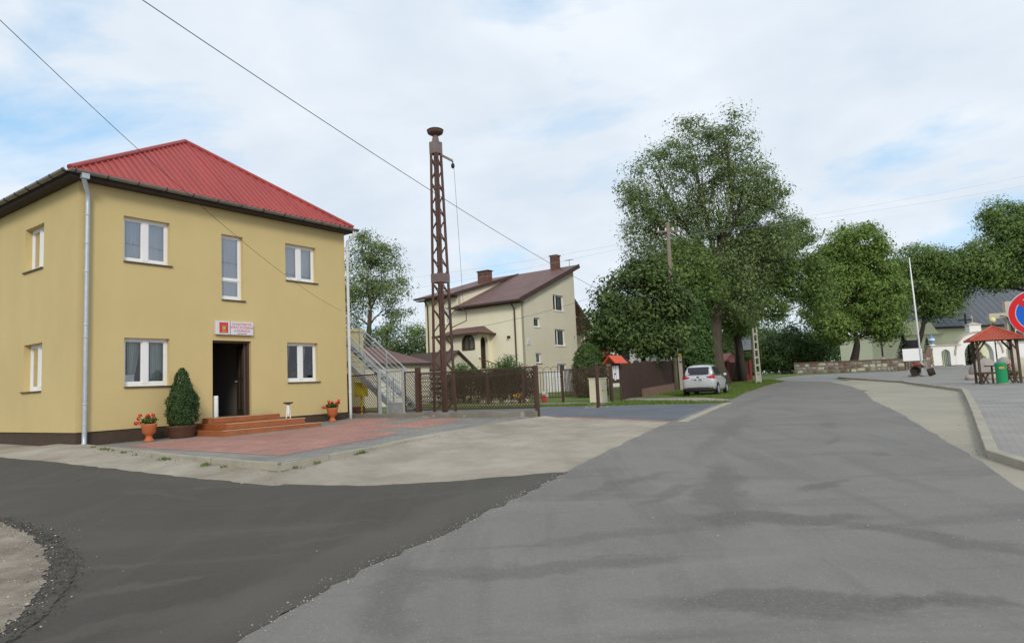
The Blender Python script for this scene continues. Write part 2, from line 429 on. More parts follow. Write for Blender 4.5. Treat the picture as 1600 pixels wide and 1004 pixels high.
LF = dict(
    ash=leafmat('ash_leaves', (0.082, 0.128, 0.046), (0.266, 0.343, 0.133), 0.35),
    green=leafmat('tree_leaves', (0.057, 0.106, 0.026), (0.230, 0.329, 0.089), 0.33),
    chest=leafmat('chestnut_leaves', (0.019, 0.035, 0.011), (0.162, 0.239, 0.067), 0.28),
    lime=leafmat('linden_leaves', (0.070, 0.126, 0.028), (0.275, 0.395, 0.090), 0.35),
    dark=leafmat('dark_leaves', (0.032, 0.065, 0.023), (0.129, 0.198, 0.059), 0.3),
    ivy=leafmat('ivy_leaves', (0.024, 0.064, 0.015), (0.111, 0.213, 0.051), 0.25),
    thuja=leafmat('thuja_leaves', (0.024, 0.054, 0.012), (0.090, 0.156, 0.030), 0.2),
    conif=leafmat('conifer_leaves', (0.022, 0.055, 0.016), (0.060, 0.115, 0.032), 0.2),
    hedge=leafmat('hedge_leaves', (0.026, 0.034, 0.014), (0.062, 0.076, 0.030), 0.2),
    shrub=leafmat('shrub_leaves', (0.040, 0.098, 0.023), (0.138, 0.253, 0.069), 0.3),
    spruce=leafmat('spruce_needles', (0.014, 0.030, 0.020), (0.040, 0.070, 0.045), 0.15),
    grass=leafmat('grass_blades', (0.074, 0.126, 0.021), (0.200, 0.263, 0.063), 0.35),
    birch=leafmat('birch_leaves', (0.111, 0.137, 0.098), (0.208, 0.234, 0.163), 0.35),
)

# ------------------------------------------------------------------ mesh helpers
class MB:
    def __init__(s):
        s.v = []; s.f = []; s.mi = []
    def add(s, vs, fs, mi=0):
        o = len(s.v)
        s.v += [tuple(p) for p in vs]
        for f in fs:
            s.f.append([i + o for i in f]); s.mi.append(mi)
        return s
    def box(s, lo, hi, mi=0):
        x0, y0, z0 = lo; x1, y1, z1 = hi
        s.add([(x0, y0, z0), (x1, y0, z0), (x1, y1, z0), (x0, y1, z0), (x0, y0, z1), (x1, y0, z1), (x1, y1, z1), (x0, y1, z1)],
              [(0, 3, 2, 1), (4, 5, 6, 7), (0, 1, 5, 4), (1, 2, 6, 5), (2, 3, 7, 6), (3, 0, 4, 7)], mi)
        return s
    def cbox(s, c, d, mi=0):
        return s.box([c[i] - d[i] / 2 for i in range(3)], [c[i] + d[i] / 2 for i in range(3)], mi)
    def prism(s, poly, z0, z1, mi=0):
        n = len(poly)
        vs = [(p[0], p[1], z0 if len(p) < 3 else p[2] + z0) for p in poly] + [(p[0], p[1], z1 if len(p) < 3 else p[2] + z1) for p in poly]
        s.add(vs, [tuple(range(n - 1, -1, -1)), tuple(range(n, 2 * n))] + [(i, (i + 1) % n, n + (i + 1) % n, n + i) for i in range(n)], mi)
        return s
    def extr(s, pts, vec, mi=0):
        n = len(pts); vec = Vector(vec)
        vs = [tuple(p) for p in pts] + [tuple(Vector(p) + vec) for p in pts]
        s.add(vs, [tuple(range(n - 1, -1, -1)), tuple(range(n, 2 * n))] + [(i, (i + 1) % n, n + (i + 1) % n, n + i) for i in range(n)], mi)
        return s
    def bar(s, p0, p1, w, h=None, up=(0, 0, 1), mi=0):
        h = w if h is None else h
        p0 = Vector(p0); p1 = Vector(p1); d = (p1 - p0).normalized(); up = Vector(up)
        if abs(d.dot(up)) > 0.99: up = Vector((1, 0, 0))
        x = d.cross(up).normalized(); y = x.cross(d).normalized()
        vs = []
        for p in (p0, p1):
            for a, b in ((-1, -1), (1, -1), (1, 1), (-1, 1)):
                vs.append(tuple(p + x * a * w / 2 + y * b * h / 2))
        s.add(vs, [(0, 1, 2, 3), (7, 6, 5, 4), (0, 4, 5, 1), (1, 5, 6, 2), (2, 6, 7, 3), (3, 7, 4, 0)], mi)
        return s
    def tube(s, pts, r, seg=8, mi=0, cap=True):
        pts = [Vector(p) for p in pts]
        rr = r if isinstance(r, (list, tuple)) else [r] * len(pts)
        o = len(s.v); n = len(pts); fr = None
        for i, p in enumerate(pts):
            d = (pts[min(i + 1, n - 1)] - pts[max(i - 1, 0)]).normalized()
            if fr is None:
                a = Vector((0, 0, 1)) if abs(d.z) < 0.9 else Vector((1, 0, 0))
                x = d.cross(a).normalized()
            else:
                x = (fr - d * fr.dot(d)).normalized()
            fr = x; y = d.cross(x)
            for k in range(seg):
                t = 2 * math.pi * k / seg
                s.v.append(tuple(p + (x * math.cos(t) + y * math.sin(t)) * rr[i]))
        for i in range(n - 1):
            for k in range(seg):
                a = o + i * seg + k; b = o + i * seg + (k + 1) % seg
                s.f.append([a, b, b + seg, a + seg]); s.mi.append(mi)
        if cap:
            s.f.append([o + k for k in range(seg - 1, -1, -1)]); s.mi.append(mi)
            s.f.append([o + (n - 1) * seg + k for k in range(seg)]); s.mi.append(mi)
        return s
    def lathe(s, prof, c=(0, 0, 0), seg=20, mi=0, sx=1, sy=1):
        o = len(s.v)
        for r, z in prof:
            for k in range(seg):
                t = 2 * math.pi * k / seg
                s.v.append((c[0] + r * sx * math.cos(t), c[1] + r * sy * math.sin(t), c[2] + z))
        for i in range(len(prof) - 1):
            for k in range(seg):
                a = o + i * seg + k; b = o + i * seg + (k + 1) % seg
                s.f.append([a, b, b + seg, a + seg]); s.mi.append(mi)
        s.f.append([o + k for k in range(seg - 1, -1, -1)]); s.mi.append(mi)
        s.f.append([o + (len(prof) - 1) * seg + k for k in range(seg)]); s.mi.append(mi)
        return s
    def ball(s, c, r, seg=12, ring=8, mi=0):
        rx, ry, rz = r if isinstance(r, (list, tuple)) else (r, r, r)
        pr = [(max(1e-4, math.sin(math.pi * i / ring)), -math.cos(math.pi * i / ring)) for i in range(ring + 1)]
        o = len(s.v)
        s.lathe(pr, (0, 0, 0), seg, mi)
        for i in range(o, len(s.v)):
            x, y, z = s.v[i]; s.v[i] = (c[0] + x * rx, c[1] + y * ry, c[2] + z * rz)
        return s
    def xf(s, m):
        s.v = [tuple(m @ Vector(p)) for p in s.v]; return s
    def build(s, name, mats, parent=None, smooth=False, bevel=0.0):
        me = bpy.data.meshes.new(name)
        me.from_pydata(s.v, [], s.f)
        for m_ in (mats if isinstance(mats, (list, tuple)) else [mats]):
            me.materials.append(MT[m_] if isinstance(m_, str) else m_)
        if any(s.mi): me.polygons.foreach_set('material_index', s.mi)
        if smooth:
            me.polygons.foreach_set('use_smooth', [True] * len(me.polygons))
        me.update()
        o = bpy.data.objects.new(name, me)
        COL.objects.link(o)
        if parent is not None: o.parent = parent
        if bevel:
            b = o.modifiers.new('bevel', 'BEVEL'); b.width = bevel; b.segments = 2; b.limit_method = 'ANGLE'
        return o

def thing(name, label, cat, loc=(0, 0, 0), rotz=0.0, group=None):
    o = bpy.data.objects.new(name, None)
    o.empty_display_size = 0.2
    COL.objects.link(o)
    o.location = loc; o.rotation_euler = (0, 0, rotz)
    o['label'] = label; o['category'] = cat
    if group: o['group'] = group
    return o
def tag(o, label, cat, group=None):
    o['label'] = label; o['category'] = cat
    if group: o['group'] = group
    return o
def struct(o):
    o['kind'] = 'structure'; return o
def copy_tree(o, parent=None):
    c = o.copy(); COL.objects.link(c); c.parent = parent
    for ch in o.children: copy_tree(ch, c)
    return c
def text_mesh(txt, size, name, material, parent, matrix, align='CENTER', depth=0.002):
    cu = bpy.data.curves.new(name, 'FONT')
    cu.body = txt; cu.size = size; cu.align_x = align; cu.extrude = depth; cu.resolution_u = 2
    tmp = bpy.data.objects.new(name, cu); COL.objects.link(tmp)
    bpy.context.view_layer.update()
    me = bpy.data.meshes.new_from_object(tmp.evaluated_get(bpy.context.evaluated_depsgraph_get()))
    bpy.data.objects.remove(tmp)
    me.name = name
    me.materials.clear(); me.materials.append(MT[material])
    me.transform(matrix)
    o = bpy.data.objects.new(name, me); COL.objects.link(o); o.parent = parent
    return o

# ------------------------------------------------------------------ terrain
HP = [(-300, -1.2), (-60, -.5), (0, -.02), (4, 0), (10, .3), (16, .57), (21, .63), (36, .66), (45, .8), (52, .95), (60, 1.15), (70, 1.38), (90, 1.48), (1500, 1.5)]
HX = [p[0] for p in HP]
def _sl(k):
    if k <= 0 or k >= len(HP) - 1: return 0.0
    a = (HP[k][1] - HP[k - 1][1]) / (HP[k][0] - HP[k - 1][0]); b = (HP[k + 1][1] - HP[k][1]) / (HP[k + 1][0] - HP[k][0])
    return 0.0 if a * b <= 0 else 2 * a * b / (a + b)
def hz(y):
    i = max(0, min(len(HP) - 2, bisect.bisect(HX, y) - 1))
    (x0, y0), (x1, y1) = HP[i], HP[i + 1]
    d = x1 - x0; t = max(0, min(1, (y - x0) / d)); m0 = _sl(i) * d; m1 = _sl(i + 1) * d
    return (2 * t**3 - 3 * t * t + 1) * y0 + (t**3 - 2 * t * t + t) * m0 + (-2 * t**3 + 3 * t * t) * y1 + (t**3 - t * t) * m1
YL = list(range(-60, 0, 6)) + [i * 0.5 for i in range(0, 60)] + [30 + i for i in range(0, 60)] + [90, 120, 160, 220, 300, 450, 700, 1000, 1400]
def sheet(name, poly, off, material, fn=None, xcuts=()):
    """a polygon draped over the ground: cut along lines of constant y, then lifted"""
    bm = bmesh.new()
    bm.faces.new([bm.verts.new((p[0], p[1], 0)) for p in poly])
    y0 = min(p[1] for p in poly); y1 = max(p[1] for p in poly)
    for y in YL:
        if y0 < y < y1:
            bmesh.ops.bisect_plane(bm, geom=bm.verts[:] + bm.edges[:] + bm.faces[:], plane_co=(0, y, 0), plane_no=(0, 1, 0), dist=1e-4)
    for x in xcuts:
        bmesh.ops.bisect_plane(bm, geom=bm.verts[:] + bm.edges[:] + bm.faces[:], plane_co=(x, 0, 0), plane_no=(1, 0, 0), dist=1e-4)
    bmesh.ops.triangulate(bm, faces=bm.faces[:])
    for v in bm.verts:
        v.co.z = (fn(v.co.x, v.co.y) if fn else hz(v.co.y)) + off
    bmesh.ops.recalc_face_normals(bm, faces=bm.faces[:])
    me = bpy.data.meshes.new(name)
    bm.to_mesh(me); bm.free()
    if len(me.polygons) and me.polygons[0].normal.z < 0: me.flip_normals()
    me.materials.append(MT[material])
    o = bpy.data.objects.new(name, me); COL.objects.link(o)
    return struct(o)
def wobble(pts, amp, n=6, seed=1):
    r = random.Random(seed); out = []
    for (a, b) in zip(pts[:-1], pts[1:]):
        L = math.hypot(b[0] - a[0], b[1] - a[1]); k = max(1, int(n * L / 4) if n else 1)
        for i in range(k):
            t = i / k; j = amp if i else 0
            out.append((a[0] + (b[0] - a[0]) * t + r.uniform(-j, j), a[1] + (b[1] - a[1]) * t + r.uniform(-j, j)))
    out.append(pts[-1])
    return out

mb = MB()
XL = [-1200, -400, -150, -60, 0, 60, 150, 400, 1200]
for y in YL:
    for x in XL: mb.v.append((x, y, hz(y)))
for j in range(len(YL) - 1):
    for i in range(len(XL) - 1):
        a = j * len(XL) + i
        mb.f.append([a, a + 1, a + 1 + len(XL), a + len(XL)]); mb.mi.append(0)
struct(mb.build('ground', 'grass'))

# grid of the buildings: x' along the station front, y' back from it
YAW = 0.955805
U = Vector((math.cos(YAW), math.sin(YAW), 0)); W = Vector((-math.sin(YAW), math.cos(YAW), 0))
C0 = Vector((-10.4357, 15.9293, 0.6))
def G(a, n, z=0.0):
    """station grid: a along the front, n out from the front, z above the station's base"""
    p = C0 + U * a - W * n
    return Vector((p.x, p.y, C0.z + z))

roadL = [(-12, -14), (-4.2, 0.5), (-1.89, 4.54), (-1.43, 5.98), (-.76, 7.08), (.64, 9.82), (1.71, 12.0), (3.36, 15.26), (6.68, 22.42), (9.6, 29.2), (12.36, 35.66), (15.2, 41.5), (17.6, 46.0), (20.6, 51.0)]
roadR = [(21.5, 46.0), (20.2, 42.0), (18.5, 37.0), (14.49, 28.02), (10.6, 20.0), (8.17, 14.1), (6.71, 10.32), (5.61, 7.62), (4.6, 4.0), (3.9, -14)]
sheet('main_road', wobble(roadL, .03, 16, 3) + wobble(roadR, .022, 18, 13), .014, 'road')
sheet('far_road', [(17.7, 46.4), (20.6, 51.0), (21.6, 56), (24.2, 60.5), (28, 64), (37, 63.5), (33, 56), (27.5, 51.88), (24.5, 51.88), (22.3, 45), (21.0, 45.6), (20.2, 44.9)], .009, 'farroad')
# new asphalt of the side street
side_edge = [(-60, 52), (-24, 24.3), (-11.21, 14.64), (-8.19, 12.76), (-5.21, 10.82), (-3.37, 9.9), (-2.25, 9.52), (-1.0, 9.54), (.46, 9.86)]
sheet('side_road', wobble(side_edge, .03, 18, 5) + wobble([(.70, 9.84), (-.74, 7.0), (-1.41, 5.92), (-1.88, 4.5), (-4.1, .3), (-9, -8)], .05, 26, 21) + [(-9, -8), (-14, -8), (-14, 2), (-30, 20), (-60, 42)], .018, 'newroad')
isl = [(-40, 28), (-6.52, 8.54), (-5.46, 7.78), (-4.63, 6.98), (-4.18, 6.42), (-3.84, 5.84), (-3.56, 5.1), (-3.47, 4.72), (-3.7, 3.2), (-6, 0), (-9, -6), (-30, -6)]
isl_in = [(-40, 27.6), (-6.32, 8.28), (-5.54, 7.66), (-4.86, 6.98), (-4.42, 6.4), (-4.0, 5.7), (-3.74, 5.10), (-3.66, 4.80), (-3.85, 3.2), (-6.2, 0), (-9.2, -6), (-30, -6)]
sheet('asphalt_edge', wobble(isl, .022, 90, 9), .024, 'tar')
sheet('sandy_island', wobble(isl_in, .028, 90, 11), .030, 'sand')
def apron_z(x, y):
    # dirt heaped up gently against the forecourt edge
    p = Vector((x - C0.x, y - C0.y, 0)); a = p.dot(U); n = -p.dot(W)
    front = 8.5 - (a + .45) * .112
    d = max(n - front, -.4 - a, 0.0)
    return hz(y) + .085 * math.exp(-(d / .45) ** 2) * (1 if -1 < n and a < 9 else 0)
# dirt apron in front of the forecourt and the yard entrance
sheet('dirt_apron', [(-60, 54), (-24, 25.4), (-10.9, 16.6), (-9.4, 15.3), (-4.0, 11.4), (1.2, 19.4), (.9, 20.2), (3.9, 16.3), (3.5, 15.5), (1.75, 12.0), (.7, 9.9), (-1.0, 9.4), (-2.3, 9.4), (-3.4, 9.75), (-5.3, 10.7), (-8.3, 12.6), (-11.3, 14.5), (-24, 24.0), (-60, 51)], .006, 'dirt', apron_z, [-14 + .4 * i for i in range(46)])
# dark driveway running in beside the fence
DR = [G(9.6, 7.2), G(9.25, 13.6), G(13.6, 14.4), G(16.4, 7.3), G(16.4, -6), G(11.2, -6)]
sheet('driveway', [(-7, 30.5), (-3.6, 27.5), (.75, 20.1), (3.79, 15.54), (5.3, 18.8), (7.2, 22.9), (3.2, 25.6), (-1.0, 28.9), (-5.0, 33.0)], .010, 'drive')
sheet('yard_path', [(-6.5, 36.0), (1.3, 30.0), (3.6, 28.6), (4.4, 29.6), (2.2, 31.6), (-5.9, 37.2)], .008, 'path')
sheet('gate_path', [(4.9, 30.6), (7.7, 24.3), (8.4, 25.8), (8.3, 29.3), (6.3, 32.5), (5.8, 34.6)], .008, 'path')
# pale lay-by on the right of the road
LB = [[(6.45, 8.6), (6.62, 9.5), (15.7, 23.6), (15.5, 29.5), (14.4, 28.1), (10.5, 20.0), (8.07, 14.1), (6.61, 10.32), (5.51, 7.62)],
      [(4.5, 4.0), (3.8, -14), (6.8, -14), (6.55, 4.0), (6.45, 8.6), (5.51, 7.62)],
      [(15.7, 23.6), (22.4, 38.8), (25.0, 51.9), (23.3, 46.5), (21.5, 46), (20.1, 42), (18.4, 37), (15.5, 30.2), (15.4, 29)]]
for q in LB: sheet('layby', q, .008, 'layby')
KP = [(6.9, -8), (6.55, 4.0), (6.45, 8.6), (6.62, 9.5), (15.7, 23.6), (22.4, 38.8), (25.0, 51.9)]
sheet('paved_square', [(6.9, -8), (6.55, 4.0), (6.45, 8.6), (6.62, 9.5), (15.7, 23.6), (22.4, 38.8), (25.0, 51.9), (27.5, 51.9), (37, 63.3), (39, 65), (44, 71.6), (90, 72), (90, 10), (40, -10)], .10, 'pavsq')

def kerb_line(name, pts, h, wd, z0=None, fn=None, stone=1.0, material='concrete', seed=0):
    root = MB()
    # bedding strip under the stones
    o = None
    r = random.Random(seed)
    segs = []
    for (a, b) in zip(pts[:-1], pts[1:]):
        L = math.hypot(b[0] - a[0], b[1] - a[1]); k = max(1, round(L / stone))
        for i in range(k):
            segs.append(((a[0] + (b[0] - a[0]) * i / k, a[1] + (b[1] - a[1]) * i / k), (a[0] + (b[0] - a[0]) * (i + 1) / k, a[1] + (b[1] - a[1]) * (i + 1) / k)))
    f = fn or (lambda x, y: hz(y))
    bed = MB()
    for (a, b) in zip(pts[:-1], pts[1:]):
        L = math.hypot(b[0] - a[0], b[1] - a[1]); k = max(1, int(L / 2))
        for i in range(k):
            p = [(a[0] + (b[0] - a[0]) * t / k, a[1] + (b[1] - a[1]) * t / k) for t in (i, i + 1)]
            bed.bar((p[0][0], p[0][1], f(*p[0]) - .1), (p[1][0], p[1][1], f(*p[1]) - .1), wd * .8, .25)
    base = struct(bed.build(name, 'oldconc'))
    for a, b in segs:
        d = Vector((b[0] - a[0], b[1] - a[1], 0)); L = d.length; d.normalize()
        g = 0.006; dz = r.uniform(-.006, .006); tw = r.uniform(-.008, .008)
        nx = Vector((-d.y, d.x, 0)) * tw
        p0 = Vector((a[0], a[1], f(*a) + h / 2 - .05 + dz)) + d * g + nx; p1 = Vector((b[0], b[1], f(*b) + h / 2 - .05 + dz)) - d * g - nx
        MB().bar(p0, p1, wd, h + .1).build('kerb_stone', material, base, bevel=0.012)
    return base
kerb_line('square_kerb', KP, .125, .15, seed=4)
def fz(x, y):
    p = Vector((x, y, 0)) - Vector((C0.x, C0.y, 0)); a = p.dot(U); n = -p.dot(W)
    return .6 + .0133 * a - .0085 * n
FC = [G(.0, .12), G(-.45, 8.5), G(8.85, 7.45), G(8.9, -1.2), G(.0, 0.02)]
sheet('forecourt', [(p.x, p.y) for p in (G(.02, .0), G(-.40, 8.42), G(8.85, 7.40), G(8.95, -1.3), G(8.2, 0.0))], .0, 'pavgrey', fz)
# red fields laid in the grey forecourt
RP = [[(.6, 1.1), (.4, 3.0), (.35, 7.4), (3.2, 6.8), (4.6, 6.2), (4.4, 5.2), (5.6, 5.1), (5.4, 6.0), (7.0, 5.6), (8.3, 5.0), (8.4, 3.6), (6.8, 3.9), (6.6, 3.0), (8.4, 2.4), (8.5, .6), (6.6, 1.2), (6.4, 2.1), (2.6, 2.2), (2.5, 1.0)]]
for q in RP:
    sheet('red_paving_field', [(G(a, n).x, G(a, n).y) for a, n in q], .004, 'pavred', fz)
kerb_line('forecourt_kerb', [(p.x, p.y) for p in (G(-.05, .25), G(-.45, 8.5), G(8.85, 7.48))], .03, .08, fn=fz, seed=8)
# face under the forecourt kerb, down to the dirt
mb = MB()
pp = [G(-.05, .1), G(-.45, 8.5), G(8.85, 7.48)]
for a, b in zip(pp[:-1], pp[1:]):
    mb.bar((a.x, a.y, fz(a.x, a.y) - .2), (b.x, b.y, fz(b.x, b.y) - .2), .06, .38)
struct(mb.build('forecourt_edge', 'concrete'))
kerb_line('driveway_kerb', [(3.80, 15.45), (7.2, 22.8)], .04, .22, seed=6)
mb = MB(); a = Vector((.8, 19.8, 0)); b = Vector((3.72, 15.75, 0))
for i in range(8):
    p = a.lerp(b, i / 8); q = a.lerp(b, (i + 1) / 8)
    mb.bar((p.x, p.y, hz(p.y) - .03), (q.x, q.y, hz(q.y) - .03), .12, .10)
struct(mb.build('driveway_red_edge', 'pavred'))

# ------------------------------------------------------------------ fire station
def wall_holes(mb, f, s0, s1, z0, z1, holes, th, mi=0):
    """wall sheet with thickness th and rectangular openings; f(s, z, d) -> local point, d inwards"""
    ss = sorted({s0, s1, *[h[0] for h in holes], *[h[1] for h in holes]})
    zs = sorted({z0, z1, *[h[2] for h in holes], *[h[3] for h in holes]})
    inh = lambda s, z: any(h[0] < s < h[1] and h[2] < z < h[3] for h in holes)
    for i in range(len(ss) - 1):
        for j in range(len(zs) - 1):
            if inh((ss[i] + ss[i + 1]) / 2, (zs[j] + zs[j + 1]) / 2): continue
            for d in (0, th):
                q = [f(ss[i], zs[j], d), f(ss[i + 1], zs[j], d), f(ss[i + 1], zs[j + 1], d), f(ss[i], zs[j + 1], d)]
                mb.add(q, [(0, 1, 2, 3) if d == 0 else (3, 2, 1, 0)], mi if d == 0 else mi + 1)
    for h in holes + [(s0, s1, z0, z1)]:
        c = [(h[0], h[2]), (h[1], h[2]), (h[1], h[3]), (h[0], h[3])]
        for k in range(4):
            a = c[k]; b = c[(k + 1) % 4]
            mb.add([f(*a, 0), f(*b, 0), f(*b, th), f(*a, th)], [(0, 1, 2, 3)], mi)

ST = thing('fire_station', 'yellow two-storey fire station with red ribbed roof and open brown door', 'building', C0, YAW)
SW, SD, SH = 8.27, 9.6, 6.45
holesF = [(1.05, 2.24, 4.60, 5.77), (3.73, 4.42, 3.82, 5.72), (5.89, 7.06, 4.60, 5.77), (1.09, 2.24, 1.40, 2.63), (5.91, 7.08, 1.40, 2.63), (3.45, 4.66, .47, 2.63)]
holesL = [(2.03, 3.25, 4.60, 5.77), (2.0, 3.2, 1.40, 2.63)]
mb = MB()
wall_holes(mb, lambda s, z, d: (s, d, z), 0, SW, .34, SH, holesF[:-1] + [(3.45, 4.66, .47, 2.63)], .36)
wall_holes(mb, lambda s, z, d: (d, s, z), .36, SD, .34, SH, holesL, .36)
wall_holes(mb, lambda s, z, d: (SW - d, s, z), .36, SD, .34, SH, [], .3)
wall_holes(mb, lambda s, z, d: (s, SD - d, z), .36, SW - .3, .34, SH, [], .3)
mb.build('wall', ['render', 'inner'], ST)
mb = MB().box((.36, .36, 3.0), (SW - .3, SD - .3, 3.25)).box((.36, .36, 6.2), (SW - .3, SD - .3, 6.4))
mb.box((.36, 4.6, .47), (SW - .3, 4.75, 3.0)).box((.36, 4.6, 3.25), (SW - .3, 4.75, 6.2))
mb.box((3.1, .36, .47), (3.2, 4.6, 3.0)).box((5.22, .36, .47), (5.32, 4.6, 3.0)).box((3.0, .36, 3.25), (3.1, 4.6, 6.2)).box((5.0, .36, 3.25), (5.1, 4.6, 6.2))
mb.build('interior_partitions', 'inner', ST)
MB().box((.36, .05, .25), (SW - .3, SD - .3, .47)).build('interior_floor', 'innerdark', ST)
mb = MB().box((.03, .03, -.9), (SW - .03, .3, .335)).box((.03, .3, -.9), (.3, SD, .335)).box((SW - .3, .3, -.9), (SW - .03, SD, .335))
mb.build('plinth', 'plinth', ST)

# roof
OH = .34; EZ = 6.60
x0, x1, y0, y1 = -OH, SW + .14, -OH, SD + OH
ax = SW / 2 - .06; ay = 2.6; az = 9.2; by = SD - 2.6
mb = MB()
prof = [(0, 0), (.115, 0), (.135, .036), (.175, .036), (.195, 0)]
xs = []
x = x0
while x < x1 - .01:
    for dx_, h_ in prof[:-1]:
        if x + dx_ < x1: xs.append((x + dx_, h_))
    x += .195
xs.append((x1, 0))
nrm = Vector((0, -(az - EZ), ay - y0)).normalized()
def frontpt(x, h, t):
    return (x + 0, y0 + (ay - y0) * t + nrm.y * h, EZ + (az - EZ) * t + nrm.z * h)
tm = lambda x: max(0.0, min((x - x0) / (ax - x0), (x1 - x) / (x1 - ax)))
xs = sorted(xs + [(ax, 0)])
for (xa, ha), (xb, hb) in zip(xs[:-1], xs[1:]):
    vs = [frontpt(xa, ha, 0), frontpt(xb, hb, 0), frontpt(xb, hb, tm(xb)), frontpt(xa, ha, tm(xa))]
    mb.add(vs, [(0, 1, 2, 3)])
roof = mb.build('roof', 'roofred', ST)
mb = MB()
mb.add([(x0, y0, EZ), (ax, ay, az), (ax, by, az), (x0, y1, EZ)], [(0, 1, 2, 3)])
mb.add([(x1, y0, EZ), (x1, y1, EZ), (ax, by, az), (ax, ay, az)], [(0, 1, 2, 3)])
mb.add([(x0, y1, EZ), (ax, by, az), (x1, y1, EZ)], [(0, 1, 2)])
mb.build('roof_side', 'roofred', roof)
for p, q in (((x0, y0, EZ), (ax, ay, az)), ((x1, y0, EZ), (ax, ay, az)), ((ax, ay, az), (ax, by, az))):
    p = Vector(p); q = Vector(q)
    MB().tube([p + Vector((0, 0, .03)), q + Vector((0, 0, .035))], .07, 8).build('ridge_cap', 'roofred', roof)
mb = MB()
mb.box((x0 + .03, y0 + .03, 6.44), (x1 - .03, y0 + OH, 6.47)).box((x0 + .03, y0 + OH, 6.44), (x0 + OH, y1, 6.47)).box((x1 - .14, y0 + OH, 6.44), (x1 - .03, y1, 6.47))
mb.box((x0 + .02, y0 + .02, 6.43), (x1 - .02, y0 + .05, 6.585)).box((x0 + .02, y0 + .05, 6.43), (x0 + .05, y1, 6.585)).box((x1 - .05, y0 + .05, 6.43), (x1 - .02, y1, 6.585))
mb.build('soffit', 'soffit', ST)
def gutter(p, q, name='gutter'):
    p = Vector(p); q = Vector(q); d = (q - p).normalized(); side = Vector((0, 0, 1)).cross(d)
    mb = MB(); n = 9
    ring = [(math.cos(math.pi + math.pi * k / (n - 1)) * .075, math.sin(math.pi + math.pi * k / (n - 1)) * .075) for k in range(n)]
    ring2 = [(a * .86, b * .86) for a, b in ring[::-1]]
    prof = [side * a + Vector((0, 0, b)) for a, b in ring + ring2]
    mb.extr([p + v for v in prof], q - p)
    g = mb.build(name, 'gutter', ST)
    L = (q - p).length; k = int(L / .72)
    for i in range(k + 1):
        c = p + d * (.1 + (L - .2) * i / k)
        b = MB(); rr = [(math.cos(math.pi + math.pi * t / 8) * .085, math.sin(math.pi + math.pi * t / 8) * .085) for t in range(9)]
        b.tube([c + side * a_ + Vector((0, 0, b_)) for a_, b_ in rr], .011, 5)
        b.build('gutter_bracket', 'iron', g)
gutter((x0 - .02, y0 - .08, EZ - .02), (x1 + .12, y0 - .08, EZ - .05))
gutter((x0 - .08, y1, EZ - .02), (x0 - .08, y0 - .08, EZ - .02))
def downpipe(pts, r, material):
    o = MB().tube(pts, r, 12).build('downpipe', material, ST, smooth=True)
    for z in (5.6, 4.9, 4.2, 1.0, 2.9, 2.6):
        MB().lathe([(r * 1.12, -.02), (r * 1.18, 0), (r * 1.12, .02)], (pts[3][0], pts[3][1], z), 12).build('pipe_collar', material, o)
downpipe([(-.04, y0 - .06, EZ - .08), (-.04, y0 - .04, EZ - .22), (.16, -.12, 6.15), (.16, -.11, 5.9), (.16, -.11, .3), (.16, -.11, .08), (.10, -.16, -.02), (0.02, -.24, -.06)], .055, 'galv')
MB().box((-.12, y0 - .13, EZ - .2), (.05, y0 - .01, EZ - .06)).build('rain_hopper', 'galv', ST)
downpipe([(SW + .16, y0 - .06, EZ - .12), (SW + .16, y0 - .04, EZ - .25), (SW + .06, -.10, 6.15), (SW + .05, -.09, 5.9), (SW + .05, -.09, .4), (SW + .05, -.09, .0)], .05, 'galvwhite')

